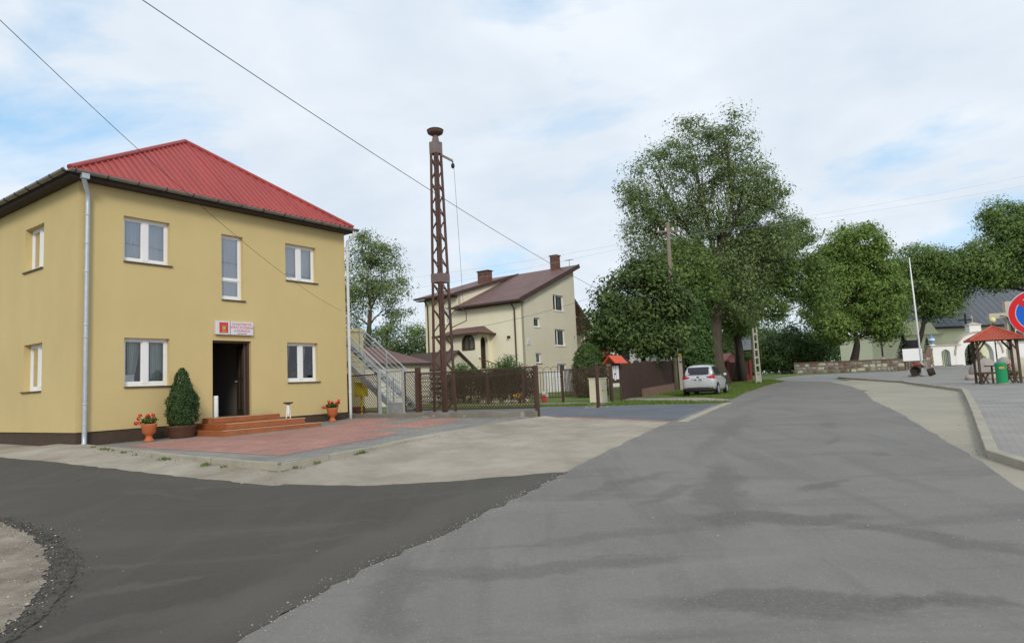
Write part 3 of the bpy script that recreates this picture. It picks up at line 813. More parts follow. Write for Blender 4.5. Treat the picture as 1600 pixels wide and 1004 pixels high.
def curtain_mesh(x0, x1, z0, z1, y, folds=7, amp=.03, shape=None):
    mb = MB(); nx, nz = 40, 12
    for j in range(nz + 1):
        t = j / nz
        for i in range(nx + 1):
            s = i / nx
            a, b = (x0, x1) if shape is None else shape(t)
            x = a + (b - a) * s
            mb.v.append((x, y + amp * math.sin(s * folds * 2 * math.pi + t * 1.3) + .01 * math.sin(s * 31), z0 + (z1 - z0) * t))
    for j in range(nz):
        for i in range(nx):
            a = j * (nx + 1) + i
            mb.f.append([a, a + 1, a + nx + 2, a + nx + 1]); mb.mi.append(0)
    return mb
def window(rect, f=None, split=True, rail=None, glass='glass', kind='side', recess=.13):
    """f maps local (s, d, z) window space to the building space"""
    f = f or (lambda s, d, z: (s, d, z))
    a, b, z0, z1 = rect
    e = .065
    def bx(mb, lo, hi):
        o = len(mb.v); mb.box(lo, hi)
        for i in range(o, len(mb.v)): mb.v[i] = f(*mb.v[i])
    mb = MB()
    y0_, y1_ = recess, recess + .07
    bx(mb, (a, y0_, z0), (a + e, y1_, z1)); bx(mb, (b - e, y0_, z0), (b, y1_, z1))
    bx(mb, (a + e, y0_, z1 - e), (b - e, y1_, z1)); bx(mb, (a + e, y0_, z0), (b - e, y1_, z0 + e + .03))
    panes = []
    mid = (a + b) / 2
    if split:
        bx(mb, (mid - .075, y0_ - .012, z0 + e), (mid + .075, y1_, z1 - e))
        panes = [(a + e, mid - .075, z0 + e + .03, z1 - e), (mid + .075, b - e, z0 + e + .03, z1 - e)]
    elif rail:
        bx(mb, (a + e, y0_ - .01, rail - .03), (b - e, y1_, rail + .03))
        panes = [(a + e, b - e, z0 + e + .03, rail - .03), (a + e, b - e, rail + .03, z1 - e)]
    w = mb.build('window', 'white', ST)
    for p in panes:
        m2 = MB(); q = .028
        bx(m2, (p[0], y0_ + .01, p[2]), (p[0] + q, y1_ - .01, p[3])); bx(m2, (p[1] - q, y0_ + .01, p[2]), (p[1], y1_ - .01, p[3]))
        bx(m2, (p[0] + q, y0_ + .01, p[2]), (p[1] - q, y1_ - .01, p[2] + q)); bx(m2, (p[0] + q, y0_ + .01, p[3] - q), (p[1] - q, y1_ - .01, p[3]))
        m2.build('sash', 'white', w)
        m3_ = MB(); m3_.add([f(p[0] + q, y0_ + .03, p[2] + q), f(p[1] - q, y0_ + .03, p[2] + q), f(p[1] - q, y0_ + .03, p[3] - q), f(p[0] + q, y0_ + .03, p[3] - q)], [(0, 1, 2, 3)])
        m3_.build('pane', glass, w)
    m2 = MB(); bx(m2, (a - .0, -.05, z0 - .035), (b + .06, y0_ + .01, z0 - .003))
    m2.build('sill', 'sill', w)
    def cur(shape, material, y=.30, folds=6, amp=.022, za=None, zb=None):
        c = curtain_mesh(0, 1, z0 + .02 if za is None else za, z1 - .02 if zb is None else zb, y, folds, amp, shape)
        c.v = [f(p[0] + (.2 if f(0, 1, 0)[1] == 1 else 0), p[1], p[2]) for p in c.v]
        c.build('curtain', material, w, smooth=True)
    W_ = b - a
    if kind == 'drape':
        cur(lambda t: (a + .02, a + .12 * W_ + (.22 * W_) * t), 'curtain')
        cur(lambda t: (mid - .06 - .10 * W_ * t, mid - .02), 'curtain', .31)
        cur(lambda t: (mid + .02, b - .16 * W_ + .06 * W_ * math.sin(t * 3)), 'curtain', .30, 8)
    elif kind == 'drape2':
        cur(lambda t: (a - .1, a - .06 * W_ + .16 * W_ * t), 'curtain')
        cur(lambda t: (mid - .12, mid - .02 * W_ + .14 * W_ * t), 'curtain', .31, 4)
        cur(lambda t: (b - .14 * W_, b - .05 * W_), 'curtain', .30, 3)
    elif kind == 'net':
        cur(lambda t: (a + .02, b - .02), 'curtainw', .32, 11, .02)
        cur(lambda t: (a + .02, a + .1 * W_ + .35 * W_ * math.sqrt(max(0, 1 - (1 - t) ** 2 * .9))), 'curtainw', .27, 5, .02, z0 + .15)
    elif kind == 'blind':
        cur(lambda t: (a + .02, b - .02), 'curtainw', .24, 3, .006)
    return w
window(holesF[0], glass='glassup', kind='net')
window(holesF[1], split=False, rail=4.42, glass='glassup', kind='blind')
window(holesF[2], glass='glassup', kind='net')
wl = window(holesF[3], kind='drape')
MB().box((1.17, .22, 1.50), (1.44, .24, 1.70)).build('window_card', 'paper', wl)
window(holesF[4], kind='drape2')
fl = lambda s, d, z: (d, s, z)
window(holesL[0], fl, glass='glass', kind='net', recess=.16)
ws = window(holesL[1], fl, glass='glass', kind='net', recess=.16)
# tilted open casement of the side window
mb = MB(); a, b, z0, z1 = 2.08, 2.56, 1.50, 2.55
T = lambda s, d, z: (.14 + d - (0) + (z - z0) * .14, s, z)
for lo, hi in (((a, 0, z0), (a + .05, .04, z1)), ((b - .05, 0, z0), (b, .04, z1)), ((a + .05, 0, z0), (b - .05, .04, z0 + .05)), ((a + .05, 0, z1 - .05), (b - .05, .04, z1))):
    o = len(mb.v); mb.box(lo, hi)
    for i in range(o, len(mb.v)): mb.v[i] = T(*mb.v[i])
mb.build('tilted_casement', 'white', ws)

# door, frame, threshold
mb = MB().box((3.45, .10, .47), (3.50, .22, 2.63)).box((4.60, .10, .47), (4.66, .22, 2.63)).box((3.50, .10, 2.57), (4.60, .22, 2.63))
mb.build('door_frame', 'doorbrown', ST)
mb = MB().box((0, 0, 0), (.05, 1.08, 2.08))
for q in (.12, .62):
    mb.box((-.012, q, .15), (0, q + .36, .95)).box((-.012, q, 1.1), (0, q + .36, 1.95))
DM = Matrix.Translation((4.55, .22, .485)) @ Matrix.Rotation(R(-22), 4, 'Z')
mb.xf(DM)
d = mb.build('door', 'doorbrown', ST)
MB().bar((-.06, .98, 1.0), (-.06, .86, 1.0), .03).bar((0, .98, 1.0), (-.06, .98, 1.0), .025).xf(DM).build('door_handle', 'galv', d)
# tiled steps
stp = MB().box((3.15, -.30, .02), (5.40, .02, .468)).build('entrance_steps', 'tile', ST)
def tread(a0, a1, n, z0, z1, nm='step'):
    o = MB().box((a0, -n, z0), (a1, .02, z1)).build(nm, 'tile', stp, bevel=.008)
    k = int((a1 - a0) / .6)
    for i in range(k):
        MB().box((a0 + .02 + i * .6, -n - .012, z0 + .01), (a0 + .02 + i * .6 + .592, -n - .001, z1 - .012)).build('tile', 'tile', stp)
    kk = int(n / .6)
    for i in range(kk):
        MB().box((a0 - .012, -n + .02 + i * .6, z0 + .01), (a0 - .001, -n + .02 + i * .6 + .592, z1 - .012)).build('tile', 'tile', stp)
    MB().box((a0 - .016, -n - .018, z1 - .012), (a1 + .01, -n + .06, z1 + .006)).build('nosing', 'tilejoint', stp)
tread(2.72, 5.76, 1.75, -.15, .17)
tread(3.0, 5.42, 1.45, .17, .325)
tread(3.27, 5.35, .32, .325, .468)

# sign over the door
SG = thing('sign_board', 'white fire brigade sign with red emblem square above the open door', 'sign', G(4.09, .0, 2.985), YAW)
b_ = MB().box((-.585, -.10, -.19), (.585, -.004, .19)).build('panel', 'signwhite', SG, bevel=.006)
MB().box((-.165, -.106, -.188), (-.155, -.1005, .188)).build('divider', 'ink', SG)
e_ = MB().box((-.49, -.106, -.145), (-.225, -.1005, .155)).build('emblem', 'signred', SG)
mb = MB()
mb.lathe([(.055, 0), (.06, .004)], (0, 0, 0), 16).xf(Matrix.Translation((-.358, -.110, -.01)) @ Matrix.Rotation(R(90), 4, 'X'))
mb.add([(-.40, -.112, -.07), (-.315, -.112, -.07), (-.33, -.112, -.03), (-.358, -.112, .10), (-.386, -.112, -.03)], [(0, 1, 2, 3, 4)])
mb.build('emblem_flame', 'gold', e_)
mb = MB()
for sx_ in (-1, 1):
    mb.bar((-.358 + sx_ * .09, -.112, .09), (-.358 + sx_ * .03, -.112, .0), .012, .004)
mb.add([(-.43, -.113, -.125), (-.285, -.113, -.125), (-.285, -.113, -.095), (-.43, -.113, -.095)], [(0, 1, 2, 3)])
mb.build('emblem_ribbon', 'gold', e_)
RX = Matrix.Rotation(R(90), 4, 'X')
for t_, s_, z_, m_ in (('OCHOTNICZA', .092, .09, 'redink'), ('STRAŻ POŻARNA', .092, -.005, 'redink'), ('w KASKACH', .092, -.098, 'redink'), ('Rok zał. 1928', .052, -.165, 'ink')):
    text_mesh(t_, s_, 'lettering', m_, SG, Matrix.Translation((.215, -.102, z_)) @ RX)

# ------------------------------------------------------------------ foliage generators
def leaves_obj(name, P, N, S, material, parent=None, aspect=.55):
    P = np.asarray(P, float); n = len(P)
    N = N / np.maximum(1e-6, np.linalg.norm(N, axis=1))[:, None]
    A = rng.normal(size=(n, 3)); T = np.cross(N, A); T /= np.maximum(1e-6, np.linalg.norm(T, axis=1))[:, None]
    B = np.cross(N, T)
    S = np.asarray(S, float)[:, None]
    V = np.empty((n, 4, 3))
    V[:, 0] = P - T * S * .5; V[:, 1] = P + B * S * aspect * .5 + N * S * .08; V[:, 2] = P + T * S * .5; V[:, 3] = P - B * S * aspect * .5 + N * S * .08
    me = bpy.data.meshes.new(name)
    me.vertices.add(4 * n); me.vertices.foreach_set('co', V.reshape(-1))
    me.loops.add(4 * n); me.loops.foreach_set('vertex_index', np.arange(4 * n, dtype=np.int32))
    me.polygons.add(n); me.polygons.foreach_set('loop_start', np.arange(0, 4 * n, 4, dtype=np.int32))
    me.polygons.foreach_set('loop_total', np.full(n, 4, dtype=np.int32))
    me.update(calc_edges=True)
    me.materials.append(LF[material] if isinstance(material, str) else material)
    o = bpy.data.objects.new(name, me); COL.objects.link(o)
    if parent is not None: o.parent = parent
    return o
def rdir(n):
    d = rng.normal(size=(n, 3)); return d / np.linalg.norm(d, axis=1)[:, None]
def tree(name, label, base, trunk, lobes, leafm, leaf=.16, per=60, crad=.55, barkm='bark', group=None, cat='tree', lean=(0, 0), shell=.55, droop=0.0, tw=True):
    """trunk=(height, radius); lobes=[(x, y, z, rx, ry, rz, clumps)] relative to the base"""
    t = thing(name, label, cat, base, 0, group)
    H, r0 = trunk
    npt = 7; pts = []
    for i in range(npt):
        k = i / (npt - 1)
        pts.append(Vector((lean[0] * k + .12 * r0 * 4 * math.sin(k * 5 + base[0]), lean[1] * k + .1 * math.cos(k * 4), -.2 + (H + .2) * k)))
    rad = [r0 * (1.25 if i == 0 else 1 - .55 * i / (npt - 1)) for i in range(npt)]
    MB().tube(pts, rad, 10).build('trunk', barkm, t, smooth=True)
    lm = MB(); Ps = []; Ns = []; Ss = []
    for (x, y, z, rx, ry, rz, nc) in lobes:
        c = Vector((x, y, z))
        k = min(1.0, max(.35, (z - rz * .7) / max(H, .1)))
        s = pts[min(npt - 1, int(k * (npt - 1)))]
        mid = s.lerp(c, .55) + Vector((rng.normal() * .3, rng.normal() * .3, -.08 * (c - s).length))
        rl = r0 * .30 * min(1.0, .5 + max(rx, rz) / 6)
        lm.tube([s, s.lerp(mid, .5) + Vector((0, 0, .1)), mid, c], [rl, rl * .8, rl * .6, rl * .3], 6)
        d = rdir(nc); q = rng.uniform(0, 1, nc) ** (1 / 3) * (1 - shell * .3) + shell * .3
        cl = d * q[:, None] * np.array([rx, ry, rz]) + np.array([x, y, z])
        for j in range(nc):
            p = Vector(cl[j])
            if tw and j % 2 == 0:
                st_ = (mid, c)[j % 4 == 0].lerp(s, rng.uniform(0, .25))
                m_ = st_.lerp(p, .5) + Vector((rng.normal() * .15, rng.normal() * .15, rng.uniform(-.1, .25)))
                lm.tube([st_, m_, p], [max(.016, rl * .16), max(.012, rl * .10), .008], 4, cap=False)
            n_ = int(per * 1.4 * rng.uniform(.45, 1.5))
            rr = crad * rng.uniform(.6, 1.35)
            dd = np.clip(rng.normal(size=(n_, 3)), -1.7, 1.7) * np.array([rr, rr, rr * .62])
            if droop: dd[:, 2] -= np.abs(rng.normal(size=n_)) * droop
            Ps.append(cl[j] + dd)
            out = (d[j] * .6 + np.array([0, 0, .75]))[None, :]
            Ns.append(out * .6 + rng.normal(size=(n_, 3)) * .42 + dd / rr * .55)
            Ss.append(leaf * .80 * np.clip(rng.lognormal(0, .35, n_), .4, 2.2))
    lm.build('limbs', barkm, t, smooth=True)
    leaves_obj('crown', np.concatenate(Ps), np.concatenate(Ns), np.concatenate(Ss), leafm, t)
    return t
def bush(name, label, base, lobes, leafm, leaf=.07, per=70, crad=.16, cat='shrub', group=None, stems=5):
    t = thing(name, label, cat, base, 0, group)
    sm = MB(); Ps = []; Ns = []; Ss = []
    for (x, y, z, rx, ry, rz, nc) in lobes:
        d = rdir(nc); q = rng.uniform(.3, 1, nc) ** .5
        cl = d * q[:, None] * np.array([rx, ry, rz]) + np.array([x, y, z])
        cl[:, 2] = np.maximum(cl[:, 2], .05)
        for j in range(nc):
            n_ = int(per * rng.uniform(.6, 1.4))
            dd = rng.normal(size=(n_, 3)) * crad
            Ps.append(cl[j] + dd); Ns.append(d[j][None, :] * .8 + np.array([0, 0, .5]) + rng.normal(size=(n_, 3)) * .5); Ss.append(leaf * rng.uniform(.6, 1.4, n_))
            if j < stems:
                sm.tube([(x * .3, y * .3, -.05), tuple(cl[j] * .5 + np.array([x, y, 0]) * .3), tuple(cl[j])], [.03, .02, .008], 5, cap=False)
    if sm.v: sm.build('stems', 'barkdark', t)
    leaves_obj('foliage', np.concatenate(Ps), np.concatenate(Ns), np.concatenate(Ss), leafm, t)
    return t
def cone_foliage(n, prof, leaf, jitter=.05, zs=1.0):
    """leaf points on and just inside a surface of revolution; prof = [(r, z)]"""
    pr = np.array(prof, float)
    z = rng.uniform(pr[0, 1], pr[-1, 1], n * 3); r = np.interp(z, pr[:, 1], pr[:, 0])
    keep = rng.uniform(0, pr[:, 0].max(), n * 3) < r + .08
    z = z[keep][:n]; r = r[keep][:n]
    th = rng.uniform(0, 2 * np.pi, len(z))
    lump = 1 + .09 * np.sin(th * 5 + z * 7) + .07 * np.sin(th * 9 - z * 11 + 1) + .05 * np.sin(z * 19 + th * 3)
    rr = r * lump * rng.uniform(.72, 1.0, len(z)) ** .6 + rng.normal(size=len(z)) * jitter
    P = np.stack([rr * np.cos(th), rr * np.sin(th), z], 1)
    N = np.stack([np.cos(th), np.sin(th), np.full(len(z), .5)], 1) + rng.normal(size=(len(z), 3)) * .5
    return P, N, leaf * rng.uniform(.6, 1.4, len(z))

# ------------------------------------------------------------------ things in front of the station
def urn(label, a, n):
    p = G(a, n); z = fz(p.x, p.y)
    t = thing('flower_urn', label, 'flower pot', (p.x, p.y, z), 0, 'terracotta flower urns by the station')
    MB().lathe([(.12, 0), (.13, .03), (.10, .05), (.075, .10), (.07, .14), (.10, .17), (.155, .22), (.165, .36), (.185, .40), (.19, .43), (.17, .44), (.15, .41)], (0, 0, 0), 22).build('urn', 'terracotta', t, smooth=True)
    P = rdir(420) * rng.uniform(.3, 1, (420, 1)) * np.array([.21, .21, .10]) + np.array([0, 0, .50]); P[:, 2] = np.maximum(P[:, 2], .42)
    leaves_obj('foliage', P, rdir(420) * .6 + np.array([0, 0, .7]), rng.uniform(.04, .08, 420), 'shrub', t, .8)
    for i in range(11):
        c = Vector((rng.uniform(-.2, .2), rng.uniform(-.18, .18), rng.uniform(.55, .66)))
        if i < 2: c = Vector((-.19 - .07 * i, -.12, .46))
        q = rdir(26) * .042 + np.array(c)
        leaves_obj('blossom', q, q - np.array(c), np.full(26, .045), MT['redflower'], t, .9)
urn('terracotta urn of red geraniums beside the brown planter tub', 1.42, .6)
urn('terracotta urn of red geraniums near the fence end of the wall', 7.25, .45)
p = G(2.32, .48); z = fz(p.x, p.y)
t = thing('conifer_planter', 'dense green conical conifer in a brown tub left of the steps', 'potted plant', (p.x, p.y, z), YAW); t.scale = (.84, .84, .96)
MB().lathe([(.36, 0), (.38, .03), (.42, .26), (.45, .29), (.45, .33), (.40, .33), (.39, .28)], (0, 0, 0), 24, sx=1, sy=.75).build('tub', 'planter', t, smooth=True)
P1 = cone_foliage(9000, [(.20, .30), (.40, .40), (.46, .62), (.42, .95), (.32, 1.25), (.22, 1.52), (.15, 1.74), (.03, 1.88)], .045, .022)
P2 = cone_foliage(2600, [(.10, .55), (.20, .8), (.20, 1.05), (.10, 1.22), (.02, 1.3)], .055, .03)
leaves_obj('foliage', np.concatenate([P1[0], P2[0] + np.array([.25, -.05, .0])]), np.concatenate([P1[1], P2[1]]), np.concatenate([P1[2], P2[2]]), 'conif', t, .7)
MB().tube([(0, 0, .2), (0.02, 0, 1.0), (0, 0, 1.7)], [.05, .035, .01], 7).build('stem', 'barkdark', t)
# white roll standing in the doorway and the little ash stand on the steps
p = G(3.58, -.06, .47)
t = thing('paper_roll', 'white upright tube leaning inside the open doorway', 'tube', p, 0)
MB().lathe([(.062, 0), (.066, .02), (.064, .58), (.058, .60), (.045, .60), (.045, .5)], (0, 0, 0), 16).build('tube', 'white', t, smooth=True)
p = G(5.40, .72, .327)
p = G(5.30, .85, .327)
t = thing('ash_stand', 'small white ashtray stand on the right end of the tiled steps', 'ashtray', p, YAW)
mb = MB()
for s_ in (-1, 1):
    mb.bar((s_ * .07, 0, 0), (s_ * .035, 0, .42), .022)
mb.bar((-.06, 0, .07), (.06, 0, .07), .02)
mb.build('legs', 'white', t)
MB().lathe([(.03, .10), (.035, .12), (.035, .38), (.03, .40)], (0, 0, 0), 10).build('column', 'white', t)
MB().lathe([(.04, .40), (.13, .43), (.15, .465), (.13, .465), (.05, .44)], (0, 0, 0), 16).build('bowl', 'brownmetal', t, smooth=True)

# people at the lower right window
def person(label, loc, face, hgt, clothes, hair, arm=None):
    """standing figure grown over a joint skeleton; hgt = height"""
    k = hgt / 1.72
    V = [(0, 0, .92, .14, .11), (0, .0, 1.12, .145, .10), (0, 0, 1.32, .165, .105), (0, 0, 1.43, .10, .08), (0, -.01, 1.50, .052, .055), (0, -.02, 1.58, .078, .088), (0, -.02, 1.66, .075, .092), (0, -.01, 1.70, .05, .06)]
    E_ = [(0, 1), (1, 2), (2, 3), (3, 4), (4, 5), (5, 6), (6, 7)]
    def chain(root, pts):
        last = root
        for q in pts:
            V.append(q); E_.append((last, len(V) - 1)); last = len(V) - 1
    for s in (-1, 1):
        chain(0, [(s * .10, 0, .84, .085, .09), (s * .10, 0, .48, .058, .06), (s * .10, .02, .10, .042, .045), (s * .10, -.10, .04, .04, .03)])
        if arm == s:
            chain(3, [(s * .19, 0, 1.40, .058, .055), (s * .26, -.12, 1.18, .045, .045), (s * .10, -.24, 1.30, .035, .035), (s * .05, -.24, 1.38, .038, .025)])
        else:
            chain(3, [(s * .19, 0, 1.40, .058, .055), (s * .24, .0, 1.12, .045, .045), (s * .18, -.18, .98, .035, .035), (s * .13, -.25, .99, .038, .022)])
    me = bpy.data.meshes.new('tmp'); me.from_pydata([(v[0], v[1], v[2]) for v in V], E_, [])
    o = bpy.data.objects.new('tmp', me); COL.objects.link(o)
    o.modifiers.new('s', 'SKIN'); o.modifiers.new('u', 'SUBSURF').levels = 2
    for i, v in enumerate(V): me.skin_vertices[0].data[i].radius = (v[3], v[4])
    me.skin_vertices[0].data[0].use_root = True
    bpy.context.view_layer.update()
    m2 = bpy.data.meshes.new_from_object(o.evaluated_get(bpy.context.evaluated_depsgraph_get()))
    bpy.data.objects.remove(o)
    m2.materials.clear(); m2.materials.append(MT[clothes]); m2.materials.append(MT['skin'])
    for p_ in m2.polygons:
        c = p_.center; p_.use_smooth = True
        if c.z > 1.475 or (c.y < -.17 and .9 < c.z < 1.45): p_.material_index = 1
    m2.name = 'body'
    bm = bmesh.new(); bm.from_mesh(m2)
    for c, r_ in (((0, -.115, 1.595), (.016, .022, .028)),):     # nose
        g = bmesh.ops.create_uvsphere(bm, u_segments=8, v_segments=6, radius=1)
        for v in g['verts']: v.co = Vector((v.co.x * r_[0] + c[0], v.co.y * r_[1] + c[1], v.co.z * r_[2] + c[2]))
        for f_ in {f for v in g['verts'] for f in v.link_faces}: f_.material_index = 1
    bm.to_mesh(m2); bm.free()
    m2.transform(Matrix.Scale(k, 4))
    t = thing('person', label, 'person', loc, face, 'people behind the station window')
    b = bpy.data.objects.new('body', m2); COL.objects.link(b); b.parent = t
    hm = MB().ball((0, .012, 1.645), (.092, .098, .085), 14, 9)
    hm.v = [(x * k, y * k, z * k) for x, y, z in hm.v]
    hm.build('hair', hair, t, smooth=True)
    em = MB()
    for s in (-1, 1): em.ball((s * .03 * k, -.098 * k, 1.617 * k), .010 * k, 8, 6)
    em.build('eyes', 'ink', t)
    mm_ = MB().ball((0, -.098 * k, 1.555 * k), (.024 * k, .008 * k, .006 * k), 8, 5); mm_.build('mouth', 'redink', t)
person('person in dark red-brown top with raised arm behind the left pane', G(6.62, -.50, .47), YAW - .35, 1.62, 'cloth', 'hairdark', arm=-1)
person('person in dark jacket and brown hair behind the right pane', G(7.18, -.52, .47), YAW - .5, 1.60, 'cloth2', 'capcloth')
person('grey-haired person standing behind the others at the window', G(7.02, -.95, .47), YAW - .4, 1.80, 'cloth2', 'hairgrey')

# ------------------------------------------------------------------ fence line beside the station
def gthing(name, label, cat, a, b, z, group=None):
    p = C0 + U * a + W * b
    return thing(name, label, cat, (p.x, p.y, z), YAW, group)
lw = gthing('low_wall', 'low weathered concrete wall under the brown mesh fence', 'wall', 9.0, 0, .6)
mb = MB(); N_ = 24
prev = None
for i in range(N_ + 1):
    b = 1.4 - 8.6 * i / N_
    zt = .25 + .02 * math.sin(i * 1.7) + .01 * math.sin(i * 4.1)
    ring = [(-.15, b, -.35), (-.15 + .012 * math.sin(i * 2.3), b, zt - .02), (-.12, b, zt), (.14, b, zt), (.15, b, -.35)]
    mb.v += ring
    if prev is not None:
        for k in range(4): mb.f.append([prev + k, prev + k + 1, prev + k + 6, prev + k + 5]); mb.mi.append(0)
    prev = len(mb.v) - 5
mb.f += [[0, 1, 2, 3, 4], [prev + 4, prev + 3, prev + 2, prev + 1, prev]]; mb.mi += [0, 0]
mb.build('concrete_base', 'oldconc', lw)
for (b, z, w_, h_) in ((-3.0, .10, .25, .06), (-3.35, .14, .08, .05), (-6.5, .06, .9, .035), (-6.75, .15, .12, .14), (-4.6, .12, .1, .05)):
    MB().cbox((-.158, b, z), (.01, w_, h_)).build('pale_patch', 'concrete', lw)

def diag_mesh(mb, b0, b1, z0, z1, pitch, th, x=0.0):
    H = z1 - z0; L = b1 - b0
    for sgn in (1, -1):
        s = -H
        while s < L:
            a0, a1 = max(0, s), min(L, s + H)
            if a1 > a0 + .01:
                h0, h1 = a0 - s, a1 - s
                if sgn > 0: p, q = (x, b0 + a0, z0 + h0), (x, b0 + a1, z0 + h1)
                else: p, q = (x + .006, b0 + a0, z1 - h0), (x + .006, b0 + a1, z1 - h1)
                mb.bar(p, q, th, th, up=(1, 0, 0))
            s += pitch
fe = gthing('mesh_fence', 'brown steel frame fence with diamond wire mesh on the low wall', 'fence', 9.0, 0, .85)
for b, s_, top in ((.8, .08, 1.40), (-2.58, .14, 1.45), (-7.17, .10, 1.27)):
    bot = -.3 if b > -7 else -.32
    MB().box((-s_ / 2, b - s_ / 2, bot), (s_ / 2, b + s_ / 2, top)).build('post', 'brownmetal', fe, bevel=.006)
for (b0, b1, z0, z1) in ((-.70, .74, .06, 1.32), (-2.50, -1.98, .06, 1.32), (-7.10, -2.68, .08, 1.235)):
    fr = MB(); r_ = .022
    for p, q in (((0, b0, z0), (0, b1, z0)), ((0, b0, z1), (0, b1, z1)), ((0, b0, z0), (0, b0, z1)), ((0, b1, z0), (0, b1, z1))):
        fr.bar(p, q, r_ * 2)
    pf = fr.build('panel_frame', 'brownmetal', fe)
    me_ = MB(); diag_mesh(me_, b0, b1, z0, z1, .105, .011)
    o = me_.build('wire_mesh', 'brownmetal', pf); o['kind'] = 'stuff'
mb = MB()
for i in range(4): mb.bar((0, .88 + i * .13, -.2), (0, .88 + i * .13, 1.25 - .1 * (i % 2)), .018)
for z in (.1, .62, 1.08): mb.bar((0, .86, z), (0, 1.3, z), .014)
tr = gthing('trellis', 'thin rusty wire trellis between the station wall and the fence post', 'trellis', 8.98, 0, .85)
mb.build('wires', 'rust', tr)
# steel gate standing half open
gt = gthing('steel_gate', 'grey galvanised garden gate standing open in the mesh fence', 'gate', 9.0, -1.36, .62)
for b in (.58, -.58):
    MB().box((-.045, b - .045, 0), (.045, b + .045, 1.70)).build('gate_post', 'galv', gt, bevel=.005)
mb = MB()
L_ = 1.05
mb.bar((0, 0, .12), (0, L_, .12), .045).bar((0, 0, .55), (0, L_, .55), .04).bar((0, 0, 1.62), (0, L_, 1.62), .045).bar((0, 0, .12), (0, 0, 1.62), .045).bar((0, L_, .12), (0, L_, 1.62), .045)
mb.box((-.01, .02, .14), (.01, L_ - .02, .53))
mt_ = Matrix.Translation((.02, -.52, 0)) @ Matrix.Rotation(R(-14), 4, 'Z')
leaf = mb.xf(mt_).build('gate_leaf', 'galv', gt)
for i in range(8):
    y = .10 + i * .12
    MB().bar((0, y, .55), (0, y, 1.62), .018).xf(mt_).build('gate_bar', 'galv', leaf)

# outside staircase of galvanised steel
sr = gthing('steel_staircase', 'galvanised outside staircase with pipe railings climbing the station side', 'staircase', 9.6, 0, .8)
B0, B1 = -1.0, 3.6
zr = lambda b: (b - B0) * .722
for x in (0, 1.05):
    MB().bar((x, B0, .05), (x, B1, zr(B1)), .05, .22).build('stringer', 'galv', sr)
nst = 17
for i in range(nst):
    b = B0 + .12 + (B1 - B0 - .2) * i / (nst - 1)
    MB().box((.03, b - .12, zr(b) + .04), (1.02, b + .12, zr(b) + .07)).build('tread', 'galv', sr)
for x in (0, 1.08):
    ro = MB().tube([(x, B0 - .1, zr(B0 - .1) + 1.12), (x, B1, zr(B1) + 1.12)], .024, 6).build('handrail', 'galv', sr)
    for k in range(4):
        b = B0 + .15 + (B1 - B0 - .3) * k / 3
        MB().bar((x, b, zr(b)), (x, b, zr(b) + 1.12), .04).build('railing_post', 'galv', ro)
    for j in range(5):
        h = .22 + j * .18
        MB().tube([(x, B0 - .1, zr(B0 - .1) + h), (x, B1, zr(B1) + h)], .013, 6).build('railing_bar', 'galv', ro)
MB().box((0, B1, zr(B1) - .05), (1.08, B1 + 2.0, zr(B1) + .03)).build('landing', 'galv', sr)
lp = MB().bar((1.0, -1.15, 0), (1.0, -1.15, 1.42), .05).bar((1.0, -2.2, 0), (1.0, -2.2, 1.42), .05).build('landing_posts', 'galv', sr)
for j in range(7):
    MB().bar((1.0, -2.2, .38 + j * .165), (1.0, -1.15, .38 + j * .165), .03, .045).build('railing_bar', 'galv', lp)
# gas box, annex
gb = gthing('gas_box', 'yellow gas meter box on a thin stand behind the mesh fence', 'gas box', 10.1, 1.35, .8)
MB().box((-.14, -.22, .62), (.14, .22, 1.14)).build('box', 'yellowbox', gb, bevel=.015)
MB().box((-.155, -.18, .67), (-.141, .18, 1.09)).build('door', 'yellowbox', gb)
MB().tube([(0, 0, 0), (0, 0, .62)], .035, 8).build('stand', 'yellowbox', gb)
an = gthing('yellow_annex', 'narrow yellow annex of the station behind the steel stairs', 'building', 11.2, 5.0, .7)
MB().box((-3.0, 0, -.2), (2.35, 5, 3.55)).build('wall', 'render', an)
MB().box((-3.05, -.06, 3.55), (2.42, 5.06, 3.68)).build('coping', 'render', an)
MB().box((-3.02, -.02, -.2), (2.37, 5.0, .25)).build('plinth', 'brickred', an)
# outbuildings behind
sh = thing('brown_roof_shed', 'long pale shed with brown hipped roof behind the steel stairs', 'shed', (-9.0, 40.2, .7), YAW - .25)
def hip_house(par, x0, x1, y0, y1, zw, zr_, rx0, rx1, wallm, roofm, oh=.3):
    MB().box((x0, y0, -.3), (x1, y1, zw)).build('wall', wallm, par)
    ym = (y0 + y1) / 2
    e = [(x0 - oh, y0 - oh, zw - .05), (x1 + oh, y0 - oh, zw - .05), (x1 + oh, y1 + oh, zw - .05), (x0 - oh, y1 + oh, zw - .05)]
    r_ = [(rx0, ym, zr_), (rx1, ym, zr_)]
    mb = MB(); mb.add(e + r_, [(0, 1, 5, 4), (1, 2, 5), (2, 3, 4, 5), (3, 0, 4), (3, 2, 1, 0)])
    o = mb.build('roof', roofm, par)
    s = MB()
    for p, q in zip(e, e[1:] + e[:1]): s.bar(p, q, .06, .12)
    s.build('fascia', 'trimbrown', o)
    return o
hip_house(sh, -3.5, 3.2, -2.2, 2.2, 2.45, 3.55, -1.2, 1.0, 'creamgrey', 'roofbrown')
s2 = thing('grey_shed', 'small grey gabled shed left of the cream house', 'shed', (-5.6, 47.5, .9), YAW)
